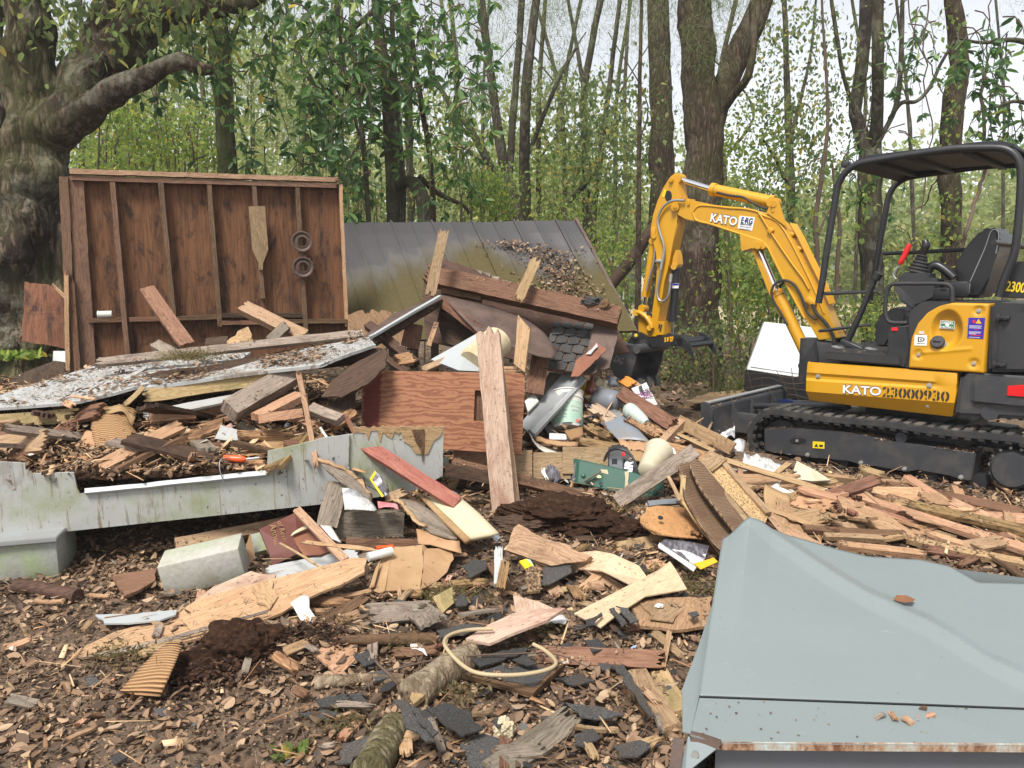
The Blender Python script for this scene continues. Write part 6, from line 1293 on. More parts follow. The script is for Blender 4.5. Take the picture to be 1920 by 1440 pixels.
sheet('roof_deck',None,None,[A,B,C_,D],.02,MT['brown'],.01,parent=sr);rn2=(B-A).cross(D-A).normalized();rn2=rn2 if rn2.dot(CP-A)>0 else-rn2
rg=random.Random(5)
for i in range(6):
 for j in range(5):
  f0,f1=(j+(.5 if i%2 else 0)-.3)/4.6,(j+(.5 if i%2 else 0)+.66)/4.6;g0,g1=i/6-.03,(i+1)/6+.02
  f0,f1=max(0,f0),min(1.0,f1)
  if f1-f0<.06:continue
  pf=lambda f,g:A.lerp(B,f).lerp(D.lerp(C_,f),g)
  h=.004+rg.random()*.009;e=rg.uniform(-.02,.02)
  sheet('shingle_tab',None,None,[pf(f0,g0)+rn2*.006,pf(f1,g0)+rn2*.006,pf(f1-.008,g1+e)+rn2*(h+.010),pf((f0+f1)/2,g1+.02)+rn2*(h+.016),pf(f0+.008,g1-e)+rn2*(h+.010)],.005,MT['shingle'],.008,parent=sr,seed=i*9+j,step=.03)
sheet('rust_plate','rust red metal plate with white paint flakes leaning on the shingled roof piece','metal plate',[(1080,676,6.0),(1118,642,6.15),(1138,655,6.1),(1122,672,6.0),(1100,692,5.9),(1085,706,5.85),(1070,706,5.85)],.008,MT['rustred'],.008)
sheet('paint_flake','white paint flake on the rust red metal plate','paint flake',[(1098,664,6.03),(1119,643,6.12),(1121,650,6.08),(1108,664,6.01)],.003,MT['whitepaint'],.008)
c0,c1,c2,c3=P(680,694,5.2),P(985,700,5.3),P(978,852,5.08),P(677,832,4.98)
rpn=empty('red_plywood',(c0+c1+c2+c3)/4);tag(rpn,'big red stained plywood sheet with a cut out hole and dark stripe, standing upright','plywood')
g=lambda f,t_:c0.lerp(c1,f).lerp(c3.lerp(c2,f),t_)
fr_=frame(c1-c0,(c3-c0).cross(c1-c0).normalized()*(1 if(c3-c0).cross(c1-c0).dot(CP-c0)>0 else-1),rpn.location);fi=fr_.inverted()
mb=MB();F,T=[0,.69,.735,.755,1],[0,.23,.62,1]
for i in range(4):
 for j in range(3):
  if i in(1,2)and j==1:continue
  if i==1 and j==1:continue
  a=[fi@g(F[i],T[j]),fi@g(F[i+1],T[j]),fi@g(F[i+1],T[j+1]),fi@g(F[i],T[j+1])];mb.prism(a,(0,0,-.014))
mb.build('sheet',MT['plyred'],rpn,rpn.matrix_world.inverted()@fr_)
sheet('back_piece',None,None,[g(.66,.2)-Vector((0,-.05,0)),g(.82,.2)-Vector((0,-.05,0)),g(.82,.66)-Vector((0,-.05,0)),g(.66,.66)-Vector((0,-.05,0))],.012,MT['brown'],parent=rpn)
for k in range(3):Bd('ply_edge','one of three stacked plywood edges on the top right of the red sheet','plywood',(902,689+k*5,5.32),(972,690+k*5,5.36),5,.03,MT['fresh'],n=(0,-1,.3),group='plywood edges on top of the red sheet',lift=0)
sheet('upright_board','bright thick board standing upright at the right end of the red plywood','board',[(971,590,5.42),(994,616,5.36),(984,698,5.26),(963,682,5.3)],.03,MT['fresh'],.003,grain=(0,3))
sheet('white_board','pale grey triangular panel propped behind the red plywood','panel',[(808,674,5.45),(896,624,5.75),(898,696,5.45),(860,694,5.4)],.012,MT['whitepaint'])
ax0,ax1=P(884,682,5.5),P(934,640,5.75)
fm=MB();d=ax1-ax0;Mf=frame(d,Vector((0,-1,.2)),ax0)@Matrix.Rotation(R(90),4,'Y');L=d.length
fm.lathe([(.10,0),(.115,.02),(.118,L*.6),(.122,L-.02),(.118,L),(.09,L),(.085,L-.06)],Mf,28)
tag(fm.build('foam_roll',MT['foam'],smooth=40),'worn cream foam cylinder behind the tall pinkish post','cylinder')
for i,(a,b,wd,t_,m,rg_,lb)in enumerate([((742,676,5.5),(775,672,5.6),26,.04,'rot',.03,'rotten grey pink block in front of the fallen ridge'),((790,695,5.35),(838,676,5.5),12,.03,'tan',.03,'tan lath end lying over the red plywood top'),((722,670,5.6),(765,700,5.4),14,.02,'dark',.03,'black lath behind the red plywood'),((640,745,5.0),(680,700,5.2),26,.02,'brown',.04,'brown board leaning left of the red plywood'),((620,800,4.7),(665,772,4.9),20,.03,'rot',.04,'rotten stub left of the red plywood foot'),((646,775,4.65),(668,820,4.6),9,.015,'redpaint',.01,'thin red lath left of the red painted plank')]):
 Bd('board_stub',lb,'board',a,b,wd,t_,MT[m],rag=(rg_,rg_))
sheet('bent_plate','curved dark plate hooked over the rubble left of the red plywood','plate',[(600,790,4.75),(612,760,4.9),(650,735,5.0),(672,730,5.05),(664,770,4.9),(640,800,4.75)],.008,MT['dark'],.015)
Bd('board','short painted board lying above the red plywood at the left','board',(638,632,5.75),(680,626,5.8),14,.02,MT['panel'])
Bd('long_board','long rotten edged board running right from behind the tall post','board',(845,868,4.9),(1165,950,4.95),20,.06,MT['brown'],n=(0,-.8,.6),rag=(.02,.03))
Bd('orange_board','flat orange board below the green metal box','board',(1020,938,4.7),(1215,958,4.75),24,.03,MT['orange'],n=(0,-.4,1))
Bd('dark_board','dark board under the torn skirt end','board',(835,880,4.85),(930,898,4.85),24,.05,MT['dark'],n=(0,-1,.2))
for i,(u0,u1,v,m)in enumerate([(850,925,862,'orange'),(925,998,868,'tan'),(1000,1070,872,'tan'),(1055,1140,862,'tan')]):
 sheet('tan_plywood',['tan plywood box side behind the foot of the tall post','tan plywood square right of the tall post','tan plywood square behind the crumpled newspaper','tan plywood strip behind the green metal box'][i],'plywood',[(u0,v-24,5.25),(u1,v-24,5.25),(u1,v+26,5.15),(u0,v+26,5.15)],.014,MT[m])
A,B,C_,D=P(1085,862,5.15),P(1247,902,4.98),P(1246,945,4.92),P(1081,906,5.1)
gb=empty('metal_box',(A+B+C_+D)/4);tag(gb,'long green steel box with a broken end, lying on its side in the debris','metal box');gi=gb.matrix_world.inverted()
e=Vector((-.09,.20,-.02));dp=Vector((-.10,.17,.0))
mb=MB();T_=[gi@p for p in(A,B,C_,D)]
mb.prism(T_,gi.to_3x3()@dp,.008);mb.build('body',MT['ammo'],gb,smooth=30)
E1=[P(1054,878,5.32),P(1084,862,5.15),P(1080,906,5.1),P(1053,902,5.27)]
o=sheet('end_flap',None,None,E1,.012,MT['ammo'],parent=gb);sheet('dark_opening',None,None,[p+Vector((.0,-.006,0))for p in(E1[0].lerp(E1[2],.14),E1[1].lerp(E1[3],.14),E1[2].lerp(E1[0],.14),E1[3].lerp(E1[1],.14))],.003,MT['slate'],parent=gb)  # grey sheet on the flap colours in the shade of an opening
nb=(B-A).cross(D-A).normalized();nb=nb if nb.dot(CP-A)>0 else-nb
for(u,v)in((.07,.62),(.90,.62)):
 c=A.lerp(B,u).lerp(D.lerp(C_,u),v);MB().lathe([(.017,0),(.015,.008),(.008,.013)],gi@frame(B-A,nb,c),14).build('rivet',MT['ammo'],gb,smooth=50)
for(u,v,w_,h)in((.30,.25,.05,.02),(.56,.45,.03,.13)):
 c=A.lerp(B,u).lerp(D.lerp(C_,u),v);sheet('paint_chip',None,None,[c+(B-A).normalized()*x+(D-A).normalized()*y+nb*.003 for x,y in((-w_/2,-h/2),(w_/2,-h/2-.01),(w_/2+.01,h/2),(-w_/2+.01,h/2))],.002,MT['oldpaper'],.008,parent=gb)
tb=empty('tool_case',P(1165,865,5.25));tag(tb,'black moulded plastic tool case with white lettering behind the green box','tool case');ti=tb.matrix_world.inverted()
mb=MB();pts=[P(1132,892,5.22),P(1134,856,5.28),P(1142,842,5.3),P(1172,840,5.28),P(1190,858,5.22),P(1197,888,5.15),P(1190,900,5.12)]
mb.prism([ti@p for p in pts],(0.03,.16,0),.012);mb.build('body',MT['blackmatt'],tb,smooth=35)
MB().prism([ti@P(u,v,y)for u,v,y in((1140,856,5.25),(1168,856,5.22),(1168,882,5.2),(1142,884,5.22))],(0,-.02,0),.006).build('latch_plate',MT['slate'],tb,smooth=35)
MB().prism([ti@P(u,v,y)for u,v,y in((1147,860,5.22),(1157,860,5.21),(1157,876,5.2),(1147,877,5.21))],(0,-.004,0)).build('latch_hole_shade',MT['ink'],tb)  # black plate on the latch carries the hole's shade as colour
MB().tube(crom([ti@P(u,v,y)for u,v,y in((1130,872,5.2),(1140,848,5.2),(1160,842,5.16),(1182,852,5.12),(1196,880,5.06),(1196,895,5.04))],4),.008,8).build('handle',MT['vinyl'],tb,smooth=60)
text('AIR',frame(P(1184,868,5.15)-P(1181,890,5.1),Vector((-.1,-1,.15)),P(1179,879,5.115)),.075,MT['wsticker'],tb,'lettering',fat=.003)
sheet('mark',None,None,[P(1166,848,5.2),P(1172,848,5.2),P(1171,856,5.19),P(1166,855,5.19)],.003,MT['redpl'],parent=tb)
loft('newspaper','crumpled newspaper wad left of the green metal box','newspaper',[[(1022,868,5.25),(1038,858,5.3),(1056,868,5.28)],[(1018,885,5.2),(1036,880,5.15),(1056,886,5.22)],[(1024,902,5.15),(1042,905,5.1),(1054,898,5.15)]],.004,MT['magazine'],crumple=.03)
loft('newspaper','pale fold of newspaper beside the crumpled wad','newspaper',[[(1018,868,5.22),(1026,862,5.24)],[(1015,885,5.17),(1022,884,5.17)],[(1026,904,5.1),(1032,904,5.1)]],.004,MT['paper'],crumple=.01)
loft('flyer','colour printed flyer drooping below the grey metal door','flyer',[[(992,810,5.55),(1010,832,5.5),(1060,848,5.5)],[(998,826,5.45),(1018,846,5.38),(1060,858,5.42)]],.003,MT['flyer'])
loft('belt','folded brown leather strap lying over the flyer','strap',[[(1006,800,5.6),(1004,818,5.55),(1040,826,5.5),(1086,832,5.5)],[(1004,806,5.56),(1006,826,5.5),(1040,834,5.44),(1084,838,5.45)]],.008,MT['maroon'],crumple=.01)
loft('cardboard_strip','orange brown cardboard strip with a crumpled end below the bucket','cardboard',[[(1004,818,5.52),(1045,828,5.46),(1084,830,5.5)],[(1006,826,5.48),(1045,836,5.42),(1082,838,5.46)]],.012,MT['card'],crumple=.008)
sheet('white_strip','white plastic strip under the bucket','strip',[(1030,812,5.6),(1062,814,5.6),(1062,824,5.55),(1030,824,5.55)],.01,MT['white'])
loft('ridged_flap','ridged cardboard flap leaning at the foot of the bucket','cardboard',[[(1058,808,5.6),(1092,800,5.65)],[(1070,826,5.5),(1094,816,5.55)]],.006,MT['flute'])
gd=[(1062,692,6.15),(1098,712,6.0),(1002,818,5.5),(974,796,5.65)]
gdo=empty('metal_door',P(1035,755,5.8));tag(gdo,'grey ribbed metal door panel leaning in the pile right of the red plywood','door panel')
sheet('panel',None,None,gd,.02,MT['galv'],parent=gdo)
q0,q1,q2,q3=[P(*x)for x in gd];nd=(q1-q0).cross(q3-q0).normalized();nd=nd if nd.dot(CP-q0)>0 else-nd
for f,w_ in((.72,.03),(.86,.02),(.97,.03)):part(board('rib','x','x',q0.lerp(q1,f)+nd*.012,q3.lerp(q2,f)+nd*.012,w_,.02,MT['galv' if f!=.86 else 'greypaint'],n=nd,px=False),gdo)
sheet('wood_sheet','grey brown wood panel leaning behind the metal door','panel',[(1030,698,6.2),(1062,704,6.15),(1010,770,5.8),(1000,750,5.9)],.014,MT['grey'])
sheet('plastic_block','white plastic frame end on top of the leaning metal door','frame',[(1032,692,6.3),(1060,690,6.3),(1074,702,6.2),(1070,708,6.15),(1040,700,6.2),(1020,716,6.15)],.02,MT['white'])
sheet('plastic_block','grey white painted block beside the red plywood edge','block',[(984,752,5.8),(1002,738,5.85),(1010,752,5.8),(990,772,5.7)],.02,MT['white'])
Bd('dark_board','dark brown board standing between the red plywood and the metal door','board',(1014,664,6.0),(1002,740,5.8),34,.02,MT['brown'],n=(0,-1,.1))
bt_,bb_=P(1086,742,6.0),P(1064,806,5.85)
bkt=empty('plastic_bucket',bb_);tag(bkt,'white plastic bucket with a mint green printed label, tilted in the pile','bucket')
Mb=frame(Vector((1,0,0)),(bt_-bb_).normalized(),bb_);L=(bt_-bb_).length;bi=bkt.matrix_world.inverted()
MB().lathe([(.118,0),(.122,.01),(.128,L*.78),(.134,L*.78),(.134,L*.84),(.130,L*.85),(.131,L*.97),(.138,L*.97),(.138,L),(.128,L),(.12,L*.5)],bi@Mb,32).build('body',MT['white'],bkt,smooth=40)
vs=[bi@Mb@Vector(((.1235+.006*z)*math.cos(a),(.1235+.006*z)*math.sin(a),L*(.06+.60*z)))for z in(0,.5,1)for a in[R(-185+i*8)for i in range(22)]]
lo_=mk('label',vs,[[j*22+i,j*22+i+1,(j+1)*22+i+1,(j+1)*22+i]for j in range(2)for i in range(21)],MT['mint'],bkt,smooth=True)
for s,zz,aa,hh in(('DIRECTIONS FOR USE',.6,-118,.016),('STIR WELL APPLY',.5,-118,.014),('1 PINT 2 GALLONS',.40,-118,.014),('KEEP LID CLOSED',.30,-118,.014),('COVERAGE CHART',.22,-118,.012),('CAUTION',.5,-65,.016),('DANGER',.4,-65,.014)):
 a=R(aa);rr=.13;c=Mb@Vector((rr*math.cos(a),rr*math.sin(a),L*zz));nn=Mb.to_3x3()@Vector((math.cos(a),math.sin(a),0));tx=Mb.to_3x3()@Vector((-math.sin(a),math.cos(a),0))
 text(s,frame(tx,nn,c),hh,MT['white'],bkt,'label_print',ext=.001)
sheet('label_patch',None,None,[Mb@Vector((.1305*math.cos(R(x)),.1305*math.sin(R(x)),L*z))for x,z in((-62,.08),(-45,.08),(-45,.17),(-62,.17))],.002,MT['pinkpl'],parent=bkt)
mb=MB();a,b=P(1112,750,6.2),P(1162,758,6.05);mb.tube(crom([a,a.lerp(b,.5)+UP*.01,b],4),[.05,.09,.098,.1,.1,.1,.1,.095,.06],20)
tag(mb.build('grey_canister',MT['slate'],smooth=60),'dented blue grey plastic canister right of the bucket','canister')
Bd('short_beam','dark brown short beam slanting down right of the grey canister','beam',(1164,738,6.05),(1262,798,5.6),27,.05,MT['brown'],n=(-.2,-1,.5),rag=(.01,.03))
sg=sheet('printed_sign','white printed card with purple and black words beside the digger bucket','sign',[(1184,728,6.2),(1212,716,6.3),(1233,758,6.1),(1218,762,6.05),(1196,746,6.1)],.006,MT['paper'],.004)
sx=P(1216,734,6.2)-P(1190,742,6.16);sn=Vector((-.2,-1,.45))
MT['purple']=plain('purple_ink',(.18,.03,.16),.5)
text('WORLD',frame(sx,sn,P(1201,741,6.14)),.048,MT['purple'],sg,'print',fat=.001);text('RISK',frame(sx,sn,P(1214,733,6.17)),.05,MT['ink'],sg,'print',fat=.001);text('RENTAL',frame(sx,sn,P(1213,745,6.12)),.032,MT['purple'],sg,'print',fat=.001)
sheet('emblem',None,None,[P(1197,725,6.2),P(1203,722,6.21),P(1206,732,6.17),P(1200,735,6.16)],.002,MT['ink'],parent=sg)
loft('blue_scrap','dark blue scrap tucked in front of the printed card','plastic',[[(1198,748,6.05),(1212,752,6.05),(1228,766,6.0)],[(1196,756,6.0),(1212,762,6.0),(1226,772,5.95)]],.004,MT['navy'],crumple=.01)
mb=MB();a,b=P(1174,764,5.85),P(1212,794,5.65);mb.tube(crom([a,a.lerp(b,.4),b],4),[.03,.055,.06,.06,.058,.055,.05,.045,.03],18)
tag(mb.build('green_bottle',MT['glassgreen'],smooth=60),'pale green plastic bottle lying below the short beam','bottle')
loft('bent_metal','blue grey sheet of bent metal with rust stains on the slope of the pile','sheet metal',[[(1122,790,5.85),(1134,776,5.92),(1150,768,5.95),(1164,772,5.9)],[(1142,808,5.65),(1156,800,5.7),(1176,796,5.7),(1190,798,5.7)],[(1160,826,5.5),(1178,824,5.5),(1200,826,5.48),(1218,828,5.48)]],.006,MT['bluegrey'])
Bd('rotten_board','crumbling orange rotten board right of the bent metal sheet','board',(1176,782,5.75),(1246,822,5.5),22,.04,MT['rot'],rag=(.05,.06))
Bd('rotten_board','pale rotten lump of wood between the bucket and the bent metal sheet','wood',(1100,800,5.75),(1146,822,5.55),18,.04,MT['rot'],rag=(.04,.05))
Bd('rotten_board','flat rotten board strewn with chips in front of the bent metal','board',(1085,828,5.45),(1180,842,5.4),18,.03,MT['rot'],rag=(.04,.05))
Bd('rotten_board','pinkish torn plank above the bent metal sheet','plank',(1108,762,5.95),(1150,790,5.8),24,.03,MT['pink'],rag=(.05,.03))
loft('cardboard_sheet','torn tan cardboard sheet spread below the bent metal','cardboard',[[(1160,826,5.45),(1190,826,5.45),(1222,828,5.4),(1248,826,5.42)],[(1170,850,5.3),(1195,842,5.3),(1215,846,5.28),(1236,838,5.34)]],.006,MT['card'],crumple=.02,rag=.012)
loft('cardboard_sheet','torn cardboard hanging over the white tub','cardboard',[[(1178,842,5.3),(1195,846,5.28),(1208,850,5.25)],[(1180,862,5.22),(1198,866,5.2),(1206,874,5.16)]],.006,MT['card'],crumple=.015,rag=.012)
mb=MB();a,b=P(1212,884,5.0),P(1236,846,5.25);d=b-a;Mt=frame(d,Vector((0,-1,.2)),a)@Matrix.Rotation(R(90),4,'Y');L=d.length
mb.lathe([(.05,0),(.062,.01),(.095,L*.92),(.102,L*.94),(.102,L),(.09,L),(.05,.03)],Mt,28);tag(mb.build('white_tub',MT['cream_pl'],smooth=40),'dirty cream plastic tub tipped over behind the leaning grey board','tub')
sheet('paper_scrap','light blue torn paper right of the cream tub','paper',[(1238,848,5.25),(1252,834,5.3),(1264,840,5.28),(1270,852,5.22)],.003,MT['paper'],.008)
for i,(u,v,w_,m,lb)in enumerate([(1166,716,36,'amber','amber plastic shard below the digger bucket'),(1186,724,20,'orange','orange split wood shard left of the printed card')]):Bd('shard',lb,'shard',(u,v-6,6.4),(u+20,v+8,6.3),w_*.6,.02,MT[m],rag=(.02,.03))
mb=MB();a,b=P(1104,736,6.1),P(1112,706,6.2);mb.tube([a,a.lerp(b,.6),a.lerp(b,.75),b],[.035,.036,.015,.014],14);tag(mb.build('brown_bottle',MT['brownglass'],smooth=50),'brown glass bottle standing behind the bucket rim','bottle')
mb=MB();a,b=P(1114,706,6.3),P(1124,718,6.2);mb.tube([a,a.lerp(b,.3),a.lerp(b,.5),b],[.012,.014,.03,.032],14);tag(mb.build('small_bottle',MT['cream_pl'],smooth=50),'small cream bottle lying behind the brown glass bottle','bottle')
for i,(u,v,m,lb)in enumerate([(1096,722,'ysticker','yellow packet behind the bucket'),(1090,732,'osticker','orange packet at the bucket rim'),(1135,724,'oldpaper','cream paper carton behind the grey canister'),(1146,716,'slate','small grey packet behind the grey canister'),(1128,734,'paper','white paper packet behind the grey canister')]):
 p=P(u,v,6.25);o=loft('packet',lb,'packet',[[p+Vector((-.04,.0,.03)),p+Vector((.0,-.02,.05)),p+Vector((.04,.01,.03))],[p+Vector((-.045,-.02,-.03)),p+Vector((.0,-.05,-.03)),p+Vector((.05,-.02,-.04))]],.012,MT[m],crumple=.02,seed=i)
Bd('drawer_board','long side of a broken wooden drawer pointing to the dozer blade','drawer side',(1270,788,5.75),(1376,842,5.35),25,.02,MT['orange'],n=(-.3,-1,.25))
Bd('drawer_board','square end piece of the broken wooden drawer','drawer side',(1282,788,5.75),(1240,832,5.4),15,.05,MT['tan'],n=(-.6,-1,.4))
Bd('drawer_board','thin bottom batten of the broken wooden drawer','batten',(1262,812,5.62),(1340,846,5.3),8,.02,MT['fresh'])
Bd('plank','flat rotten plank leading to the broken drawer','plank',(1235,835,5.35),(1330,858,5.2),20,.02,MT['rot'],rag=(.04,.04))
Bd('leaning_board','grey board slanting up to the right over the green metal box','board',(1155,942,4.72),(1303,846,4.98),30,.03,MT['grey'],n=(-.2,-.9,.5))
sheet('ply_sheet','weathered plywood sheet lying flat behind the dozer blade','plywood',[(1285,752),(1330,736),(1400,730),(1432,744),(1420,752),(1340,756)],.012,MT['tan'],.004,lift=.12)
Bd('board','long board lying under the flat plywood behind the blade','board',(1270,766,9.0),(1400,758,9.4),12,.03,MT['orange'],lift=0)
loft('wicker_chair','curved wicker chair back, the outer of two leaning behind the cork board','wicker chair',[[(1272,872,4.55),(1295,868,4.6),(1318,880,4.6)],[(1284,935,4.35),(1308,920,4.45),(1345,930,4.42)],[(1330,1010,4.05),(1350,985,4.2),(1390,990,4.2)],[(1370,1052,3.85),(1398,1020,4.0),(1425,1020,4.05)]],.02,MT['wicker'])
loft('wicker_chair','second wicker piece curling between the chair back and the cork board','wicker chair',[[(1292,872,4.5),(1302,862,4.55),(1316,872,4.55)],[(1312,915,4.36),(1335,915,4.4),(1352,915,4.42)],[(1350,965,4.15),(1378,962,4.2),(1396,962,4.22)],[(1392,1018,3.92),(1415,1008,4.0),(1432,1008,4.0)]],.02,MT['wicker'])
Bd('bamboo_strip','golden bamboo rim along the lower edge of the wicker chair back','bamboo strip',(1280,938,4.38),(1362,1048,3.92),11,.02,MT['fascia'])
Bd('bamboo_strip','bamboo leg stub crossing the wicker chair back','bamboo stick',(1282,892,4.48),(1278,942,4.36),9,.016,MT['fascia'])
Bd('bamboo_strip','thin bamboo strip meeting the bamboo leg stub','bamboo strip',(1252,892,4.52),(1276,940,4.36),7,.014,MT['tan'])
ck=[(1318,878,4.62),(1346,858,4.72),(1440,968,4.3),(1422,1012,4.02)]
k0,k1,k2,k3=[P(*x)for x in ck];cbd=empty('cork_board',(k0+k1+k2+k3)/4);tag(cbd,'narrow cork board in a wooden frame leaning among the wicker','cork board')
sheet('cork',None,None,[k0,k1,k2,k3],.01,MT['cork'],parent=cbd);nk=(k1-k0).cross(k3-k0).normalized();nk=nk if nk.dot(CP-k0)>0 else-nk
for a,b,w_ in((k0,k3,.035),(k1,k2,.04),(k0,k1,.10)):
 o_=(k0+k1+k2+k3)/4;part(board('frame_strip','x','x',a+nk*.01,b+nk*.01,w_,.03,MT['tan'],n=nk,px=False),cbd)
part(board('corner_cap','x','x',k0.lerp(k1,-.02)+nk*.014,k0.lerp(k1,1.02)+nk*.014,.13,.012,MT['orange'],n=nk,px=False),cbd)
def stadium(c,a,b,n=14):return[c+a*(math.copysign(1,math.cos(t))*.62+.38*math.cos(t))+b*math.sin(t)for t in[2*math.pi*k/(2*n)+.001 for k in range(2*n)]]
def seatpanel(lb,pts,hole=None):
 o=sheet('hardboard_sheet',lb,'hardboard',pts,.006,MT['masonite'],warp=.002)
 return o
sp1=[(1212,952,4.45),(1232,948,4.5),(1282,951,4.55),(1300,970,4.45),(1322,1010,4.2),(1268,1006,4.15),(1226,1000,4.15),(1212,990,4.22),(1207,975,4.3)]
hs1=seatpanel('tan hardboard panel with a rounded end and a small hole below the wicker',sp1)
c=P(1238,974,4.285);nn=Vector((0,-.45,1));tag_=MB().lathe([(.016,0),(.016,.003)],frame(Vector((1,0,0)),nn,c+nn.normalized()*.012),16).build('hole',MT['ink']);part(tag_,hs1)  # flat black disc colours in the shade of the small hole
seatpanel('second rounded hardboard panel peeking out under the first',[(1200,968,4.35),(1212,962,4.38),(1216,988,4.22),(1240,1001,4.1),(1212,990,4.2),(1201,980,4.28)])
Bd('batten','blue grey painted batten above the rounded hardboard panel','batten',(1214,946,4.62),(1285,940,4.68),12,.02,MT['slate'])
loft('magazine','dark glossy magazine lying open below the hardboard panel','magazine',[[(1246,1012,4.05),(1290,1016,4.05),(1330,1024,4.0)],[(1234,1022,3.95),(1272,1040,3.9),(1314,1068,3.78)]],.006,MT['magazine'])
loft('magazine_page','white page edge of the glossy magazine','magazine',[[(1236,1018,3.97),(1272,1042,3.89),(1306,1064,3.78)],[(1234,1026,3.93),(1270,1050,3.85),(1300,1072,3.74)]],.008,MT['paper'])
sheet('magazine_picture','orange and yellow picture at the corner of the glossy magazine','magazine',[(1300,1056,3.80),(1338,1046,3.86),(1346,1054,3.82),(1314,1068,3.77)],.004,MT['osticker'],.003)
loft('newspaper','white newspaper page standing at the front of the track','newspaper',[[(1368,832,5.45),(1385,822,5.5),(1398,826,5.5)],[(1372,846,5.4),(1386,846,5.36),(1394,850,5.38)]],.003,MT['news'],crumple=.006)
loft('newspaper','crumpled newspaper sheet spread below the front of the track','newspaper',[[(1394,850,5.35),(1425,856,5.4),(1462,870,5.3)],[(1392,866,5.25),(1425,872,5.2),(1466,880,5.2)],[(1396,880,5.15),(1430,886,5.1),(1462,886,5.14)]],.004,MT['news'],crumple=.025)
loft('newspaper','grey newspaper crumple on the end of the drawer side','newspaper',[[(1350,815,5.6),(1368,804,5.65),(1378,800,5.65)],[(1356,822,5.55),(1372,818,5.55),(1378,822,5.55)]],.003,MT['news'],crumple=.015)
Bd('stick','long pale stick running right over the newspaper and cardboard','stick',(1358,862,4.9),(1546,922,4.75),11,.018,MT['fresh'])
Bd('stick','short pale chip end left of the cream foam board','stick',(1454,890,5.1),(1482,866,5.2),10,.02,MT['fresh'],rag=(.01,.03))
sheet('foam_wedge','cream foam board wedge in front of the track','foam board',[(1482,896,5.0),(1494,864,5.1),(1530,882,5.05),(1558,900,4.95),(1520,902,4.92)],.02,MT['cream_pl'],.004)
loft('cardboard_box','brown cardboard box corner standing open right of the cork board','cardboard box',[[(1434,908,4.75),(1455,918,4.72),(1482,930,4.68)],[(1432,930,4.62),(1454,948,4.56),(1480,958,4.54)],[(1440,965,4.42),(1462,972,4.42),(1486,976,4.42)]],.006,MT['card'])
loft('ridged_flap','ridged cardboard flap right of the open cardboard box corner','cardboard',[[(1484,932,4.72),(1505,915,4.82)],[(1505,960,4.56),(1540,950,4.66)],[(1530,980,4.42),(1566,976,4.46)]],.008,MT['flute'])
sheet('paper_scrap','white paper sheet poking out of the cardboard box corner','paper',[(1446,912,4.8),(1468,898,4.88),(1490,922,4.78),(1474,926,4.74)],.003,MT['paper'])
sheet('paper_scrap','white paper scrap lying in the chips before the track','paper',[(1566,916,4.95),(1600,916,4.95),(1626,932,4.85),(1606,938,4.8)],.004,MT['paper'],.004)
sheet('veneer','split orange veneer with a knot hole standing before the cardboard','veneer',[(1452,985,4.35),(1455,932,4.6),(1478,940,4.58),(1500,985,4.36),(1530,1022,4.15),(1490,1022,4.12)],.006,MT['orange'],.01)
sheet('torn_board','torn fresh board end between the cork board and the metal box','board',[(1466,1004,4.1),(1478,985,4.2),(1545,1020,4.05),(1530,1030,3.95),(1490,1030,3.95)],.014,MT['orange'],.012)
Bd('torn_stick','weathered stick leaning against the lower end of the cork board','stick',(1432,950,4.4),(1480,1012,4.1),14,.02,MT['tan'],rag=(.01,.04))
for i,(a,b,wd,m,rg_,lb)in enumerate([((1560,915,4.85),(1960,1042,4.0),24,'orange',.03,'long pale reddish board running out of the frame at right'),((1470,965,4.5),(1772,988,4.45),26,'tan',.05,'wide flat board lying before the ridged cardboard'),((1505,990,4.3),(1700,1004,4.25),18,'brown',.03,'dark board lying behind the pale metal box'),((1545,1005,4.18),(1656,1012,4.15),14,'tan',.01,'short tan block behind the pale metal box'),((1570,1020,4.05),(1740,1042,3.95),18,'orange',.06,'flat splintered board along the back of the metal box'),((1660,912,5.0),(1930,965,4.7),30,'brown',.06,'wide red brown board along the bottom of the track'),((1600,930,4.85),(1720,952,4.7),34,'orange',.06,'broken plywood piece in the chips before the track'),((1700,945,4.6),(1935,1000,4.3),26,'rot',.06,'rotten plank right of the broken plywood piece'),((1540,892,5.05),(1690,905,5.05),10,'orange',.04,'thin reddish slat just below the track'),((1610,880,5.25),(1660,892,5.2),22,'fresh',.06,'torn yellow plywood chip against the track rollers'),((1700,1010,4.2),(1930,1060,3.95),20,'fresh',.05,'fresh splintered slat at the right edge')]):
 Bd('plank',lb,'plank',a,b,wd,.03 if i!=1 else .04,MT[m],rag=(rg_,rg_),n=Vector((0,-.35,1)))
A_,K_=P,None
top=[P(1354,1011,2.93),P(1400,984,3.0),P(1493,1007,2.98),P(1570,1029,2.95),P(1627,1043,2.92),P(1727,1049,2.92),P(1780,1061,2.90),P(1833,1092,2.82),P(1925,1094,2.84),P(2060,1100,2.86)]
sf=[P(1311,1306,2.14),P(1500,1313,2.13),P(1720,1321,2.12),P(1925,1329,2.12),P(2120,1336,2.12)]
fe=[P(1294,1378,1.98),P(1352,1394,1.955),P(1620,1396,1.955),P(1925,1398,1.955),P(2140,1400,1.955)]
cx=empty('metal_cabinet',P(1600,1300,2.3)-Vector((0,0,.4)));tag(cx,'large pale green sheet metal box with a rusted front lip in the right foreground','metal box');ci=cx.matrix_world.inverted()
NU,NV=120,60;vs=[]
def along(pts,f):
 k=f*(len(pts)-1);i=min(len(pts)-2,int(k));return pts[i].lerp(pts[i+1],k-i)
bu_=[1354,1400,1493,1570,1627,1727,1780,1833,1925,2060]
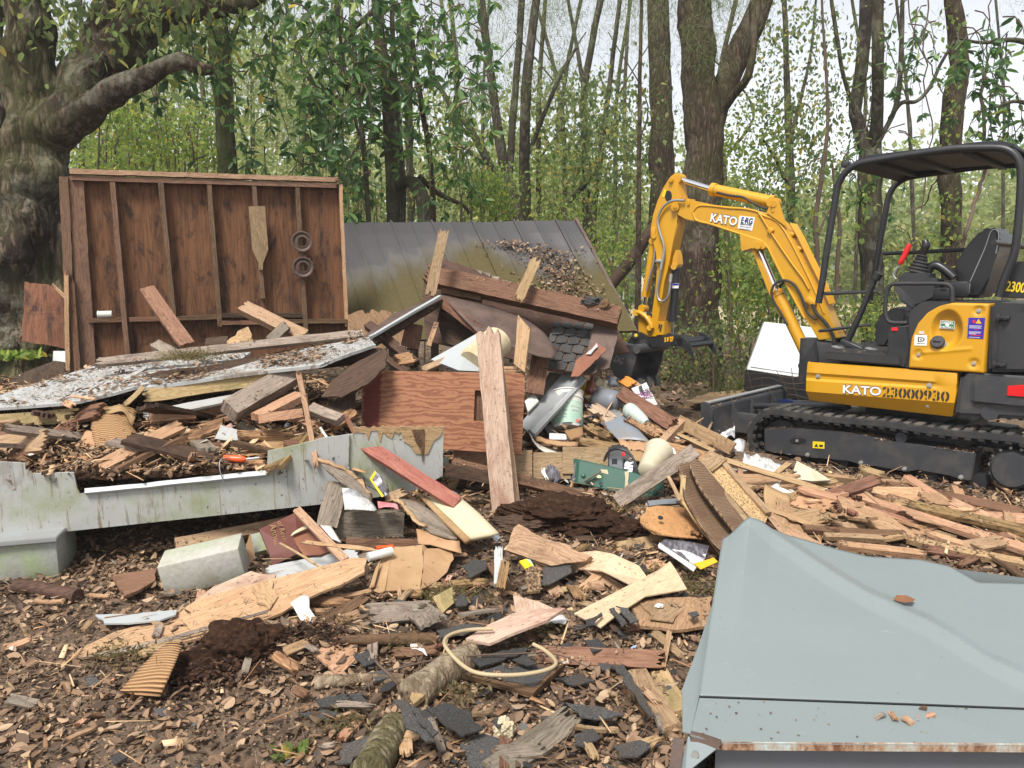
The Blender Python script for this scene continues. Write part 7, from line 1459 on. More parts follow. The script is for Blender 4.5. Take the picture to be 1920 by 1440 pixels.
def back_at(f):
 u=1354+f*(2060-1354)
 for i in range(9):
  if u<=bu_[i+1]+1e-6:return top[i].lerp(top[i+1],(u-bu_[i])/(bu_[i+1]-bu_[i]))
 return top[-1]
for j in range(NV+1):
 g_=j/NV
 for i in range(NU+1):
  f=i/NU;a=back_at(f);b=along(sf,f);p=a.lerp(b,g_);
  p.z+=.010*math.sin(g_*math.pi)
  c_=abs(f-(.10+.80*g_));p.z+=.020*max(0,1-c_/.07)
  p.z+=.022*max(0,1-abs(f-.075)/.06)*max(0,1-g_*1.3)+.003*noise.noise(Vector((f*5,g_*5,3)))-.006*max(0,1-math.hypot((f-.5)*2,g_-.45)/.1)
  vs.append(ci@p)
fs=[[j*(NU+1)+i,(j+1)*(NU+1)+i,(j+1)*(NU+1)+i+1,j*(NU+1)+i+1]for j in range(NV)for i in range(NU)]
o=mk('lid',vs,fs,MT['bluemetal'],cx,smooth=True);o.data.set_sharp_from_angle(angle=R(6));sd=o.modifiers.new('s','SOLIDIFY');sd.thickness=.004;sd.offset=-1
lo2=[p+Vector((0,.0,-.004))for p in sf]
vs=[ci@p for p in[q_+Vector((0,-.004,-.002))for q_ in sf]+fe];n=5
o=mk('front_flange',vs,[[i,n+i,n+i+1,i+1]for i in range(n-1)],MT['bluemetal'],cx);sd=o.modifiers.new('s','SOLIDIFY');sd.thickness=.004;sd.offset=-1
mb=MB();lip=[fe[1],fe[2],fe[3],fe[4]]
for i in range(3):mb.prism([ci@(lip[i]+UP*.001),ci@(lip[i+1]+UP*.001),ci@(lip[i+1]-UP*.022),ci@(lip[i]-UP*.022)],(0,.02,0),.002)
mb.build('front_lip',MT['rustedge'],cx)
part(board('edge_rust','x','x',fe[0]-UP*.006,fe[1]-UP*.004,.025,.012,MT['rust'],n=(-.3,-1,.3),px=False),cx)
side=[top[0],sf[0],fe[0]];low=[Vector((p.x+.02,p.y,-.02))for p in side]
vs=[ci@p for p in side+low];mk('side_wall',vs,[[0,3,4,1],[1,4,5,2]],MT['bluemetal'],cx)
fw=[fe[1]+Vector((.0,.05,-.03)),fe[4]+Vector((0,.05,-.03))];vs=[ci@p for p in fw+[Vector((p.x,p.y,-.05))for p in fw[::-1]]]
mk('front_wall',vs,[[0,3,2,1]],MT['slate'],cx)
bk_=[top[0],top[4],top[9]];vs=[ci@(p-UP*.004)for p in bk_]+[ci@Vector((p.x,p.y,-.02))for p in bk_];mk('back_wall',vs,[[0,1,4,3],[1,2,5,4]],MT['bluemetal'],cx)
sheet('corner_bracket',None,None,[P(1290,1380,1.99),P(1345,1402,1.95),P(1285,1450,1.9),P(1272,1450,1.92)],.004,MT['bluemetal'],parent=cx)
c=P(1304,1413,1.945);MB().cyl(ci@c,ci@(c+Vector((-.004,-.012,.002))),.010,6).build('bolt',MT['bolt'],cx)
sheet('left_flange',None,None,[P(1340,1120,2.62),P(1311,1306,2.15),P(1296,1376,1.985),P(1280,1372,2.0),P(1279,1292,2.16),P(1310,1210,2.36)],.004,MT['bluemetal'],parent=cx)
part(board('rusty_post','x','x',P(1272,1385,1.99),P(1262,1470,1.9),.03,.03,MT['rust'],n=(-.3,-1,0),px=False),cx)
sm=MB();sm.tube([ci@(p+UP*.001)for p in sf],.0022,6);sm.build('seam',MT['ink'],cx)
def on_lid(u,v):
 d=ray(u,v);a,b,c=(back_at(.45),sf[0],sf[3]);nn=(b-a).cross(c-a);t=(a-CP).dot(nn)/d.dot(nn);return CP+d*t
c=P(1695,1140,2.62);c=on_lid(1695,1140);lfm=scatter('fallen_leaf',LEAF,np.array([tuple(c+Vector((-.04,0,.03)))]),np.array([(1,.12,.0)]),np.array([(0,-.15,1.)]),np.array([(.085,.115,.06)]),MT['litter']);lfm.data.materials.clear();lfm.data.materials.append(MT['deadleaf'])
tag(lfm,'single brown dead leaf lying on the pale metal box','leaf')
ffl=lambda u,v:(lambda d:CP+d*((fe[2]-CP).dot((sf[0]-fe[2]).cross(sf[3]-fe[2]))/d.dot((sf[0]-fe[2]).cross(sf[3]-fe[2]))))(ray(u,v))
for i,(a,b,w_,m)in enumerate([((1668,1334),(1680,1358),.016,'orange'),((1690,1350),(1712,1362),.02,'tan'),((1716,1342),(1754,1346),.02,'orange'),((1722,1330),(1738,1336),.012,'brown'),((1640,1350),(1660,1346),.014,'grey')]):
 board('wood_shred','one of five wood shreds lying on the front flange of the pale metal box','wood shred',ffl(*a)+UP*.006,ffl(*b)+UP*.008,w_,.006,MT[m],n=UP,px=False,rag=(.008,.008),group='wood shreds on the metal box',seed=i)
n=34;fr2=[]
for k in range(n):
 f,g_=NG.uniform(.03,.62),NG.uniform(.05,.95);p=along(sf,f).lerp(along(fe,f),g_);fr2.append(tuple(p+UP*.003))
s_=NG.uniform(.002,.008,n);tag(scatter('grit',FLAKE,np.array(fr2),rdir(n,.05),np.tile(np.array((0,0,1.)),(n,1)),np.stack([s_,s_,s_],1),MT['litter']),kind='stuff')
for nm in('fallen_siding','fallen_siding.001'):
 o=bpy.data.objects[nm];strew('panel_litter',o,900,OLEAF,.015,.05,'litter',1,1.2,.3,2.5,-.02);strew('panel_needles',o,1100,CHIP,.02,.09,'litter',.03,.02,.3,2.0,-.15);strew('panel_crumbs',o,1800,FLAKE,.004,.016,'litter',.8,.6,.3,3,-.1)
for ob in list(scene.objects):
 if ob.type=='MESH' and ob.parent is None and ob.name.split('.')[0]in('joist','heavy_beam','rafter','long_board','orange_board','square_tile','brown_board','board','beam','roof_deck','rotten_board','weathered_plank','plank'):
  strew('loose_crumbs',ob,150,FLAKE,.004,.016,'litter',.8,.6,.4,4,.05)
def heap_bits(seed,n,xr,yr,hf,name,label,cat,mats,group,lmin,lmax,wr,t,rag,tilt=.35):
 rg=random.Random(seed)
 for k in range(n):
  x,y=rg.uniform(*xr),rg.uniform(*yr)
  if hf is hp and not on_deck(x,y):continue
  if hf is hz and seed<20 and on_pile(x,y)<.3:continue
  a=rg.uniform(0,3.14);L=rg.uniform(lmin,lmax);d=Vector((math.cos(a),math.sin(a),rg.uniform(-tilt,tilt)));p=Vector((x,y,hf(x,y)+.03+abs(d.z)*L*.3))
  board(name,label,cat,p-d*L/2,p+d*L/2,L*rg.uniform(*wr),t,MT[rg.choice(mats)],n=Vector((rg.uniform(-.5,.5),rg.uniform(-.9,.1),1)),rag=(rag,rag),seed=seed*99+k,group=group,px=False)
heap_bits(11,60,(-3.3,-.3),(4.2,5.4),hp,'wood_scrap','broken piece of board lying in the rubble on the shed floor','wood scrap',['tan','brown','grey','rot','dark','orange'],'broken boards in the rubble on the shed floor',.15,.55,(.1,.3),.025,.05)
heap_bits(12,70,(-.5,1.6),(5.3,7.2),hz,'wood_scrap','broken piece of wood lying in the right part of the debris pile','wood scrap',['tan','brown','orange','rot','dark','fresh','grey'],'broken wood in the right part of the pile',.15,.6,(.08,.3),.025,.06)
heap_bits(13,14,(-.4,1.5),(5.2,6.6),hz,'cardboard_scrap','torn cardboard scrap lying in the right part of the debris pile','cardboard',['card','flute'],'torn cardboard in the right part of the pile',.12,.35,(.4,.9),.006,.04)
heap_bits(21,60,(1.15,3.0),(4.15,5.2),hz,'wood_scrap','splintered orange wood strip in the chip bed in front of the tracks','wood scrap',['orange','tan','brown','rot','fresh'],'splintered wood in front of the tracks',.15,.6,(.08,.3),.018,.08,.3)
heap_bits(22,16,(1.1,2.6),(4.3,5.2),hz,'cardboard_scrap','torn cardboard or veneer scrap in front of the tracks','cardboard',['card','flute','orange'],'torn scraps in front of the tracks',.15,.4,(.4,.8),.006,.05,.5)
heap_bits(23,26,(-1.0,1.2),(3.3,4.7),hz,'wood_scrap','splintered board piece between the skirt and the pale metal box','wood scrap',['tan','orange','brown','grey','fresh','rot'],'splintered boards in the middle foreground',.12,.45,(.1,.3),.016,.06,.25)
heap_bits(24,40,(-.4,1.8),(5.0,7.0),hz,'splinter','thin splinter sticking out of the right part of the pile','splinter',['fresh','tan','orange'],'splinters sticking out of the pile',.12,.4,(.03,.07),.008,.08,.9)
def hang(reg,n,smin,smax,mat,parent,L0=.25,L1=.8):
 0
 u0,u1,v0,v1,Y0,Y1=reg;pos,xd=[],[];mb=MB()
 for _ in range(n):
  c=P(NG.uniform(u0,u1),NG.uniform(v0,v1),NG.uniform(Y0,Y1))
  if c.z<.3:continue
  a=NG.uniform(0,6.28);h=Vector((math.cos(a),math.sin(a),0));L=NG.uniform(L0,L1)
  q_=[c+h*L*.5*(1-(1-t)**2)-UP*L*t*t for t in(0,.25,.5,.75,1)];mb.tube(q_,[.009,.008,.006,.005,.003],4,False)
  for t in np.concatenate([NG.uniform(.25,1,int(9*L+3)),np.ones(6)-NG.uniform(0,.05,6)]):
   k=t*4;i=min(3,int(k));p=q_[i].lerp(q_[i+1],k-i);pos.append(tuple(p));d=Vector((NG.normal(),NG.normal(),NG.normal()*.5-.9));xd.append(tuple(d.normalized()))
 pos,xd=np.array(pos),np.array(xd);k=len(pos);s=NG.uniform(smin,smax,k)
 ti=parent.matrix_world.inverted();mb.v=[ti@v for v in mb.v];mb.build('twigs',MT['twig'],parent)['kind']='stuff'
 return scatter('crown',LEAF,pos,xd,NG.normal(0,1,(k,3))+np.array([0,0,.8]),np.stack([s,s*NG.uniform(.7,1.0,k),s],1),MT[mat],parent)
def clumps(reg,n,per,spread,smin,smax,tmpl,mat,parent=None,name='crown',droop=.6,aspect=(.9,1.1),strand=0.0):
 0
 u0,u1,v0,v1,Y0,Y1=reg;pos,xd,sz=[],[],[]
 for _ in range(n):
  c=np.array(P(NG.uniform(u0,u1),NG.uniform(v0,v1),NG.uniform(Y0,Y1)))
  if c[2]<.1:continue
  m=int(per*NG.uniform(.5,1.5));s=spread*NG.uniform(.6,1.4)
  q_=NG.normal(0,1,(m,3))*np.array([s,s,s*.7])
  if strand:q_[:,2]-=np.abs(NG.normal(0,strand,m));q_[:,:2]*=.5
  pos.append(c+q_);d=NG.normal(0,1,(m,3));d[:,2]-=droop*2;xd.append(d)
 pos=np.concatenate(pos);xd=np.concatenate(xd);n_=len(pos);k=pos[:,2]>.02;pos,xd=pos[k],xd[k];n_=len(pos)
 s=NG.uniform(smin,smax,n_);return scatter(name,tmpl,pos,xd,NG.normal(0,1,(n_,3))+np.array([0,0,.8]),np.stack([s,s*NG.uniform(*aspect,n_),s],1),mat,parent)
WLEAF=(np.array([(0,0,0),(.4,.3,.06),(1,0,-.05),(.4,-.3,.06)],float),[(0,2,1),(0,3,2)])
WNEED=(np.array([(0,.03,0),(0,-.03,0),(1,0,-.12)],float),[(0,1,2)])
def tree(name,label,Y,strokes,m,crown=None,group=None,cat='tree',rough=.06,up=2.5,seg=12,gnarl=0.0):
 sg,ns=(64,14)if gnarl else(20,5)
 base=P(strokes[0][0][0],strokes[0][0][1],Y);t=empty(name,Vector((base.x,base.y,0)));tag(t,label,cat,group);ti=t.matrix_world.inverted()
 for k,st in enumerate(strokes):
  pts=[P(u,v,Y+(.25*(k%3)*(1 if k%2 else-1)*min(1,i/2)))for i,(u,v,w_)in enumerate(st)];rr=[w_*Y/FPX/2 for _,_,w_ in st]
  if k==0 and pts[0].z>.05:pts=[Vector((pts[0].x,Y,-.05))]+pts;rr=[rr[0]*1.15]+rr
  if st[-1][1]<5:d=(pts[-1]-pts[-2]).normalized();pts.append(pts[-1]+d*up+UP*.3);rr.append(rr[-1]*.6)
  q_=crom(pts,ns);r_=[]
  for i in range(len(pts)-1):r_+=[rr[i]+(rr[i+1]-rr[i])*j/ns for j in range(ns)]
  r_.append(rr[-1]*.9);mb=MB();sk_=sg if rr[0]>.15 or gnarl else seg;mb.tube(q_,r_,sk_);src=list(mb.v)
  for i,v in enumerate(mb.v):
   a=r_[min(len(r_)-1,i//sk_)];mb.v[i]=v+Vector((noise.noise(v*2.2),noise.noise(v*2.2+Vector((9,0,0))),0))*a*(.22+gnarl*2)+Vector((noise.noise(v*9),noise.noise(v*9+Vector((9,0,0))),0))*a*rough*2
   if gnarl:
    d=(v-q_[min(len(q_)-1,i//sk_)]).normalized();k1=noise.noise(Vector((v.x*5,v.y*5,v.z*2.4)));k2=noise.noise(Vector((v.x*16,v.y*16,v.z*6)));mb.v[i]+=d*(.07*k1+.03*(abs(k2)-.2))*min(1.2,a/.3)
  mb.v=[ti@v for v in mb.v];mb.build('trunk' if k==0 else 'limb',MT[m],t,smooth=80)
 for c in(crown or[]):
  if c[7]=='magnolia':hang(c[0],int(c[1]*c[2]/26),c[4],c[5],'magnolia',t);continue
  clumps(*c[:5],c[5],c[6],MT[c[7]],t,'crown',*c[8:])
 return t
L,N_,O_=LEAF,WNEED,WLEAF
oak=tree('oak_tree','huge gnarled old oak at the left edge, its trunk forking behind the shed wall',8.4,[[(20,780,260),(20,660,205),(25,550,165),(38,440,138),(55,345,122),(62,270,110),(58,200,84),(52,110,76),(48,40,74),(45,-60,72)],[(75,300,90),(112,225,84),(170,140,96),(228,62,100),(275,-10,90),(320,-90,80)],[(95,262,70),(140,222,56),(205,172,44),(268,148,32),(308,124,28),(340,115,30),(372,128,22),(398,131,15)],[(205,100,84),(270,46,60),(340,24,46),(420,8,36),(500,-20,30)],[(75,262,90),(118,215,80),(150,198,62),(168,200,34)],[(-30,330,60),(-14,200,44),(-8,90,34),(-12,-40,30)],[(262,70,40),(266,92,34),(258,108,22)],[(120,640,60),(128,420,50),(118,330,34)]],'oak',[((-60,420,-180,40,7.5,10.5),60,60,.35,.07,.13,L,'oakleaf')],gnarl=.15,rough=.05)
tree('magnolia_tree','green mossy trunk behind the shed wall, between the oak and the magnolia stems',10.5,[[(430,480,38),(426,330,35),(419,190,34),(410,70,38),(402,-50,36)],[(414,120,14),(440,60,10),(470,-30,8)]],'mosstrunk',[((330,560,-80,120,8.5,11),46,26,.24,.10,.19,L,'magnolia'),((240,420,20,120,8.5,9.5),16,14,.16,.10,.17,L,'magnolia'),((380,520,120,320,9,10.5),26,14,.2,.10,.17,L,'magnolia')])
tree('magnolia_tree','pair of smooth magnolia stems with long hanging leaves above the roof slab',10.8,[[(740,480,27),(736,300,28),(729,180,28),(714,80,22),(702,-40,20)],[(752,425,19),(752,340,18),(746,220,12),(738,100,10),(734,-20,9)],[(742,352,18),(768,340,22),(788,362,25),(800,430,26)],[(700,20,10),(660,60,7),(620,130,5)]],'trunk',[((560,700,-60,330,9.2,11),90,24,.2,.11,.2,L,'magnolia'),((700,900,-80,160,9.5,11.5),80,26,.22,.10,.2,L,'magnolia'),((790,880,150,320,9.5,11),30,22,.2,.09,.17,L,'magnolia')])
tree('slender_tree','slim straight grey trunk just right of the magnolia stems',12.5,[[(772,450,14),(768,300,14),(765,150,16),(760,-20,14)]],'trunk')
tree('slender_tree','thin dark stem with hanging leaves left of the magnolia stems',9.8,[[(693,450,10),(680,260,9),(668,150,9),(658,-20,8)],[(690,330,6),(668,230,6),(645,120,6),(628,-20,6)]],'trunk',[((600,720,60,380,9.3,10.2),40,16,.16,.09,.16,L,'magnolia')])
tree('slender_tree','dark crooked stem ending behind the roof slab, right of the slim grey trunk',11.5,[[(812,450,13),(808,310,10),(792,205,10),(776,100,9),(768,-20,8)],[(785,330,12),(820,362,9),(868,385,7),(880,400,6)]],'dark',[((800,900,190,330,11,12),30,14,.25,.06,.11,L,'bright')])
tree('pine_tree','grey trunk leaning left behind the middle of the roof slab',15,[[(952,420,18),(918,310,15),(880,240,12),(850,205,10),(800,120,7)]],'trunk')
tree('pine_tree','triple stemmed tree fanning upward behind the right half of the roof slab',14,[[(972,430,30),(946,320,19),(928,200,17),(915,100,15),(898,-30,14)],[(955,335,14),(962,220,14),(972,100,12),(980,-30,12)],[(985,415,22),(984,300,19),(986,180,18),(998,60,15),(1010,-30,14)],[(990,290,8),(1026,200,8),(1052,140,7),(1080,90,5)]],'trunk',[((840,1060,-120,200,13,17),80,110,.25,.07,.17,N_,'needle','x',.8)if 0 else((840,1060,-120,200,13,17),80,110,.25,.07,.17,N_,'needle')])
tree('forked_tree','forked grey tree left of the red stem, seen against the sky',16,[[(1100,430,15),(1098,280,14),(1095,180,13),(1110,80,12),(1130,-20,12)],[(1094,160,9),(1080,80,7),(1062,-20,6)]],'trunk',[((1040,1180,-60,260,14,18),36,80,.2,.06,.15,N_,'needle')])
tree('slender_tree','slim leaning stem between the forked grey tree and the red stem',15,[[(1110,430,14),(1125,300,10),(1140,180,9),(1155,60,8),(1166,-30,8)],[(1128,290,7),(1100,340,10),(1068,376,12),(1035,408,13),(985,412,9)]],'trunk',[((1060,1200,160,360,13,16),34,40,.25,.07,.14,O_,'oakleaf')])
tree('red_stem_tree','straight thin reddish stem just left of the excavator arm',9.6,[[(1196,600,12),(1197,420,10),(1199,250,8),(1200,120,7),(1204,-20,6)]],'pinebark')
tree('large_tree','thick straight trunk behind the excavator arm, left of the biggest one',14.5,[[(1243,520,50),(1241,300,46),(1238,150,40),(1234,-30,36)]],'pinebark',[((1160,1320,-120,60,13,16),34,90,.22,.07,.16,N_,'needle'),((1205,1275,40,260,13.5,14),14,60,.18,.06,.14,N_,'needle')])
tree('large_tree','biggest trunk behind the excavator boom, with one thick limb leaning right',11.5,[[(1306,660,92),(1310,520,80),(1314,400,76),(1318,300,68),(1320,235,70),(1312,160,58),(1305,60,58),(1303,-40,56)],[(1322,262,52),(1348,190,46),(1378,115,45),(1410,45,44),(1442,-40,44)],[(1346,222,16),(1372,182,15),(1400,145,14),(1413,85,12),(1411,10,12)]],'pinebark',[((1270,1420,-120,40,10,13),34,90,.22,.07,.16,N_,'needle'),((1275,1345,20,130,11.0,11.4),16,60,.18,.06,.14,N_,'needle'),((1280,1380,320,420,11,11.4),6,50,.16,.06,.13,N_,'needle')])
tree('dead_tree','dark bare trunk leaning right, between the roof slab and the excavator arm',10.6,[[(1120,570,20),(1146,535,22),(1180,492,24),(1215,440,22),(1244,405,16),(1262,380,8)]],'dark',cat='dead tree')
tree('leafy_tree','slim tree full of fine leaves between the biggest trunk and the canopy',15,[[(1484,500,16),(1482,330,16),(1478,220,13),(1474,100,10),(1470,-20,9)],[(1482,260,8),(1500,190,7),(1520,100,5),(1530,0,4)],[(1480,350,7),(1455,300,6),(1430,260,4)]],'trunk',[((1410,1550,0,420,13,16.5),80,34,.24,.06,.12,O_,'oakleaf'),((1360,1480,200,420,13,16),50,30,.25,.06,.12,O_,'bright')])
tree('forked_tree','grey lichened tree forking above the excavator canopy',11.5,[[(1637,620,40),(1634,500,38),(1631,400,40),(1630,340,40),(1634,280,38)],[(1630,290,30),(1608,230,24),(1604,195,24),(1617,110,22),(1627,-30,24)],[(1640,280,24),(1646,205,20),(1646,90,20),(1646,-30,18)],[(1650,262,9),(1683,185,9),(1691,60,8),(1693,-30,7)],[(1604,214,8),(1580,135,7),(1562,20,7),(1556,-30,6)],[(1668,222,8),(1690,193,8),(1718,190,7),(1742,165,7),(1765,118,6),(1800,60,4)]],'trunk',[((1540,1700,230,320,10.5,12),30,14,.18,.08,.15,L,'magnolia'),((1540,1640,20,260,11,13),26,16,.25,.06,.12,L,'oakleaf'),((1640,1740,50,150,10.5,12.5),16,10,.18,.08,.15,L,'magnolia')])
tree('ivy_trunk','straight dark trunk with yellow ivy leaves rising behind the driver seat',12.5,[[(1783,620,38),(1783,420,36),(1780,290,36),(1790,180,36),(1800,120,32),(1789,20,30),(1783,-40,28)]],'pinebark',[((1765,1800,10,480,12.1,12.3),46,6,.1,.06,.12,O_,'bright')])
tree('thin_tree','thin crooked grey sapling standing left of the canopy post',10.5,[[(1528,640,10),(1532,480,10),(1528,420,9),(1541,330,8),(1552,220,6),(1546,90,5),(1540,-20,4)],[(1534,440,5),(1552,400,4),(1570,380,3)]],'twig',[((1500,1580,180,420,10,11),20,12,.18,.06,.12,L,'oakleaf')])
tree('thin_tree','thin dark sapling seen through the open canopy',10.8,[[(1566,640,9),(1570,500,8),(1574,420,7),(1566,360,5),(1560,300,4)]],'twig',[((1560,1640,340,480,10.5,11.5),12,12,.2,.06,.11,O_,'bright')])
tree('magnolia_tree','big leaved bough hanging in at the top right corner',9.5,[[(1990,700,26),(1975,400,24),(1960,200,22),(1950,60,20),(1945,-40,18)],[(1955,90,12),(1900,75,9),(1840,80,6),(1790,70,4)],[(1965,210,10),(1910,190,7),(1870,200,4)]],'trunk',[((1790,1930,10,110,9,10),34,14,.14,.10,.17,L,'magnolia'),((1850,1930,150,260,9,10),26,14,.14,.09,.16,L,'magnolia'),((1700,1800,-20,60,9.5,10.5),18,10,.16,.08,.14,L,'magnolia')])
for k,(pts,lb)in enumerate([([(1842,130,10),(1846,240,10),(1842,330,10),(1820,410,9),(1800,470,9)],'thick brown vine looping down right of the ivy trunk'),([(1700,-10,10),(1720,80,10),(1760,150,10),(1780,190,10)],'thin vine crossing to the ivy trunk above the canopy'),([(1860,-10,10),(1850,110,10),(1858,250,10),(1852,330,9)],'thin vine hanging at the right above the canopy'),([(1740,-10,9),(1735,120,9),(1745,260,9),(1730,400,9)],'thread like vine hanging between the forked tree and the ivy trunk'),([(1700,400,10),(1735,380,10),(1760,330,9)],'fine twig arching behind the joystick')]):
 wire('vine',lb,'vine',[(u,v,y)for u,v,y in pts],.022 if k==0 else .008,MT['twig'],kinky=.05)
rg=random.Random(21);sp_list=[150,190,300,345,480,505,555,600,640,850,872,905,1010,1035,1062,1150,1175,1370,1600,1720,1880,235,270,390,575,620]
for k,u in enumerate(sp_list):
 Y=rg.uniform(17,27);w_=rg.uniform(7,16)*17/Y;a,b=rg.uniform(-25,25),rg.uniform(-45,45)
 far_right=u>1420
 tree('forest_trunk','slim trunk standing in the woods behind the clearing',Y,[[(u,515+1440*1.6/Y,w_),(u+a*.5,330,w_),(u+a,170,w_*.85),(u+b,-30,w_*.7)],[(u+a*.5,300,w_*.5),(u+a*.5+rg.uniform(-60,60),200,w_*.35),(u+rg.uniform(-90,90),60,w_*.25)]],rg.choice(['trunk','mosstrunk','pinebark']),[((u-95,u+95,-60,260 if u<1000 else 120,Y-2,Y+2),34 if u<700 else(14 if u<1000 else(4 if u<1400 else 2)),90,.34,.09,.2,N_,'needle')]+([((u-110,u+110,60 if u<700 else 150,430,Y-2,Y+2),30 if u<700 else 22,60,.45,.08,.17,O_,rg.choice(['bright','oakleaf','far','far','far']))]if u<1250 else[]),group='slim trunks deeper in the woods',seg=8)
for k,(reg,n,per,sp,s0,s1,m,lb)in enumerate([((140,300,200,330,11,13),60,40,.25,.05,.10,'bright','bright green shrub behind the left end of the shed wall'),((290,420,215,330,11.5,13.5),40,40,.25,.05,.10,'bright','light green shrub behind the middle of the shed wall'),((160,330,120,210,12,14),26,30,.3,.05,.10,'far','yellowish young tree foliage under the oak limb'),((870,950,320,410,12.5,13.5),44,40,.16,.05,.09,'bright','fresh green bush peeping over the roof slab'),((1000,1190,360,470,12.5,15),50,34,.25,.05,.10,'bright','low leafy bush right of the roof slab'),((650,860,350,420,12,14),40,30,.25,.05,.10,'oakleaf','dim leafy bush behind the left part of the roof slab'),((1080,1200,440,640,10.5,13),60,40,.22,.05,.09,'bright','undergrowth between the roof slab and the excavator arm'),((1330,1470,430,640,10.5,13.5),90,40,.24,.05,.10,'bright','leafy undergrowth under the excavator boom'),((1270,1420,590,700,9.6,11.5),40,34,.2,.04,.08,'oakleaf','low weeds around the leaning wooden post'),((1400,1530,440,620,11.5,14),60,34,.25,.05,.10,'bright','tall undergrowth behind the white appliance'),((1540,1680,560,640,9.8,11.5),50,36,.18,.04,.08,'bright','low green weeds seen under the canopy guard rail'),((1660,1780,400,600,12,14),24,26,.25,.05,.09,'bright','sparse yellow green shrub behind the control console'),((1215,1300,640,720,10,11.5),14,30,.12,.03,.07,'oakleaf','small weeds behind the digger bucket')]):
 c=P((reg[0]+reg[1])/2,(reg[2]+reg[3])/2,(reg[4]+reg[5])/2);t=empty('shrub',Vector((c.x,c.y,0)));tag(t,lb,'shrub')
 clumps(reg,n,per,sp,s0,s1,O_,MT[m],t,'foliage')
 for j in range(8):
  a=P(rg.uniform(reg[0],reg[1]),(reg[2]+reg[3])/2,rg.uniform(reg[4],reg[5]));b=P(rg.uniform(reg[0],reg[1]),rg.uniform(reg[2],reg[3]),a.y);MB().tube(crom([Vector((a.x,a.y,0)),(a+b)/2+Vector((rg.uniform(-.2,.2),0,0)),b],3),[.014]*4+[.008,.006,.005],6).build('stem',MT['twig'],t,M=t.matrix_world.inverted(),smooth=60)
pos,xd,sz=[],[],[]
for _ in range(330):
 Y=NG.uniform(36,62);x=NG.uniform(-.75,.78)*Y;top=12.5 if x<-.1*Y else(9.0 if x<.25*Y else 7.6+(x/Y-.25)*4.0);top*=(Y/46)*NG.uniform(.75,1.12)if x>-.1*Y else NG.uniform(.6,1.1)
 zc=NG.uniform(.12,.86)*top;r=NG.uniform(1.2,2.8);m=330
 q_=NG.normal(0,1,(m,3));q_/=np.linalg.norm(q_,axis=1,keepdims=True);q_*=r*NG.uniform(.55,1.05,(m,1))**.5
 p=np.array([x,Y,zc])+q_*np.array([1,1,.8]);pos.append(p[p[:,2]>0])
pos=np.concatenate(pos);n=len(pos);s_=NG.uniform(.22,.5,n)
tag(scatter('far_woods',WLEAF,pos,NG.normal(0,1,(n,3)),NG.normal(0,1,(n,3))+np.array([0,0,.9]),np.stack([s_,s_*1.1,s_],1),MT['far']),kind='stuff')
fz=empty('chest_freezer',P(1455,700,9.2));tag(fz,'white metal appliance tipped back at the edge of the woods, behind the dozer blade','appliance');fi_=fz.matrix_world.inverted()
F4=[P(1433,603,9.3),P(1535,615,9.0),P(1526,712,8.7),P(1400,693,9.0)]
MB().prism([fi_@p for p in F4],(.03,.16,-.03),.005).build('cabinet',MT['whitepaint'],fz,smooth=20)
nf=(F4[1]-F4[0]).cross(F4[3]-F4[0]).normalized();nf=nf if nf.dot(CP-F4[0])>0 else-nf
ins=[F4[0].lerp(F4[2],.06),F4[1].lerp(F4[3],.06),F4[2].lerp(F4[0],.06),F4[3].lerp(F4[1],.06)];sheet('door',None,None,[p+nf*.012 for p in ins],.01,MT['whitepaint'],parent=fz,warp=.0)
MB().prism([fi_@p for p in[F4[3]-UP*.01,F4[2]-UP*.01,F4[2]-UP*.26+Vector((0,.05,0)),F4[3]-UP*.26+Vector((0,.05,0))]],(.03,.14,0),.01).build('plinth',MT['blackmatt'],fz)
c=F4[0].lerp(F4[2],.45)+nf*.02;MB().cyl(fi_@c,fi_@(c+nf*.006),.018,12).build('lock',MT['ink'],fz)
mb=MB()
for k in range(9):
 a,b=P(1400+k*14,690+(k%3)*6,8.75),P(1418+k*14,765,8.7);0 if k%2 else mb.tube(crom([a,(a+b)/2+Vector((.05*math.sin(k*2),0,.02)),b],4),.004,5)
for k in range(5):
 a,b=P(1398,700+k*14,8.74),P(1515,702+k*15,8.68);mb.tube(crom([a,a.lerp(b,.35)+UP*.05*math.sin(k),a.lerp(b,.7)-UP*.04*math.cos(k),b],4),.004,5)
tag(mb.build('wire_fence',MT['twig'],smooth=60),'tangle of bent wire fencing in front of the white appliance','wire fence')
ps=P(1341,728,10.2);a,b=Vector((ps.x,ps.y,-.05)),P(1339,604,10.2);mb=MB();mb.tube(crom([a,a.lerp(b,.5),b],6),.055,14)
for i,v in enumerate(mb.v):mb.v[i]=v+Vector((noise.noise(v*6),noise.noise(v*6+Vector((3,0,0))),0))*.012
tag(mb.build('wooden_post',MT['trunk'],smooth=60),'short grey wooden post standing right of the thumb of the digger','post')
def cabin(label,u,v,Y,w_,h,m):
 c=P(u,v,Y);t=empty('far_cabin',Vector((c.x,c.y,hz(c.x,c.y))));tag(t,label,'building')
 MB().box((0,0,h/2),(w_,3,h),None,.03).build('wall',MT[m],t);MB().prism([(-w_/2-.2,-1.8,h),(-w_/2-.2,0,h+.7),(-w_/2-.2,1.8,h)],(w_+.4,0,0)).build('roof',MT['galv'],t)
 for x in(-.28,.1):MB().box((x*w_,-1.52,h*.6),(.9,.04,.8)).build('window',MT['slate'],t)
 MB().box((.34*w_,-1.52,h*.42),(.8,.04,h*.8)).build('door',MT['bluegrey'],t)
cabin('white building far away across the field, seen under the canopy',1590,515,46,5.0,1.5,'white');cabin('pale building far away, seen between the roof slab and the leaning dark trunk',1142,512,44,3.2,2.0,'white')
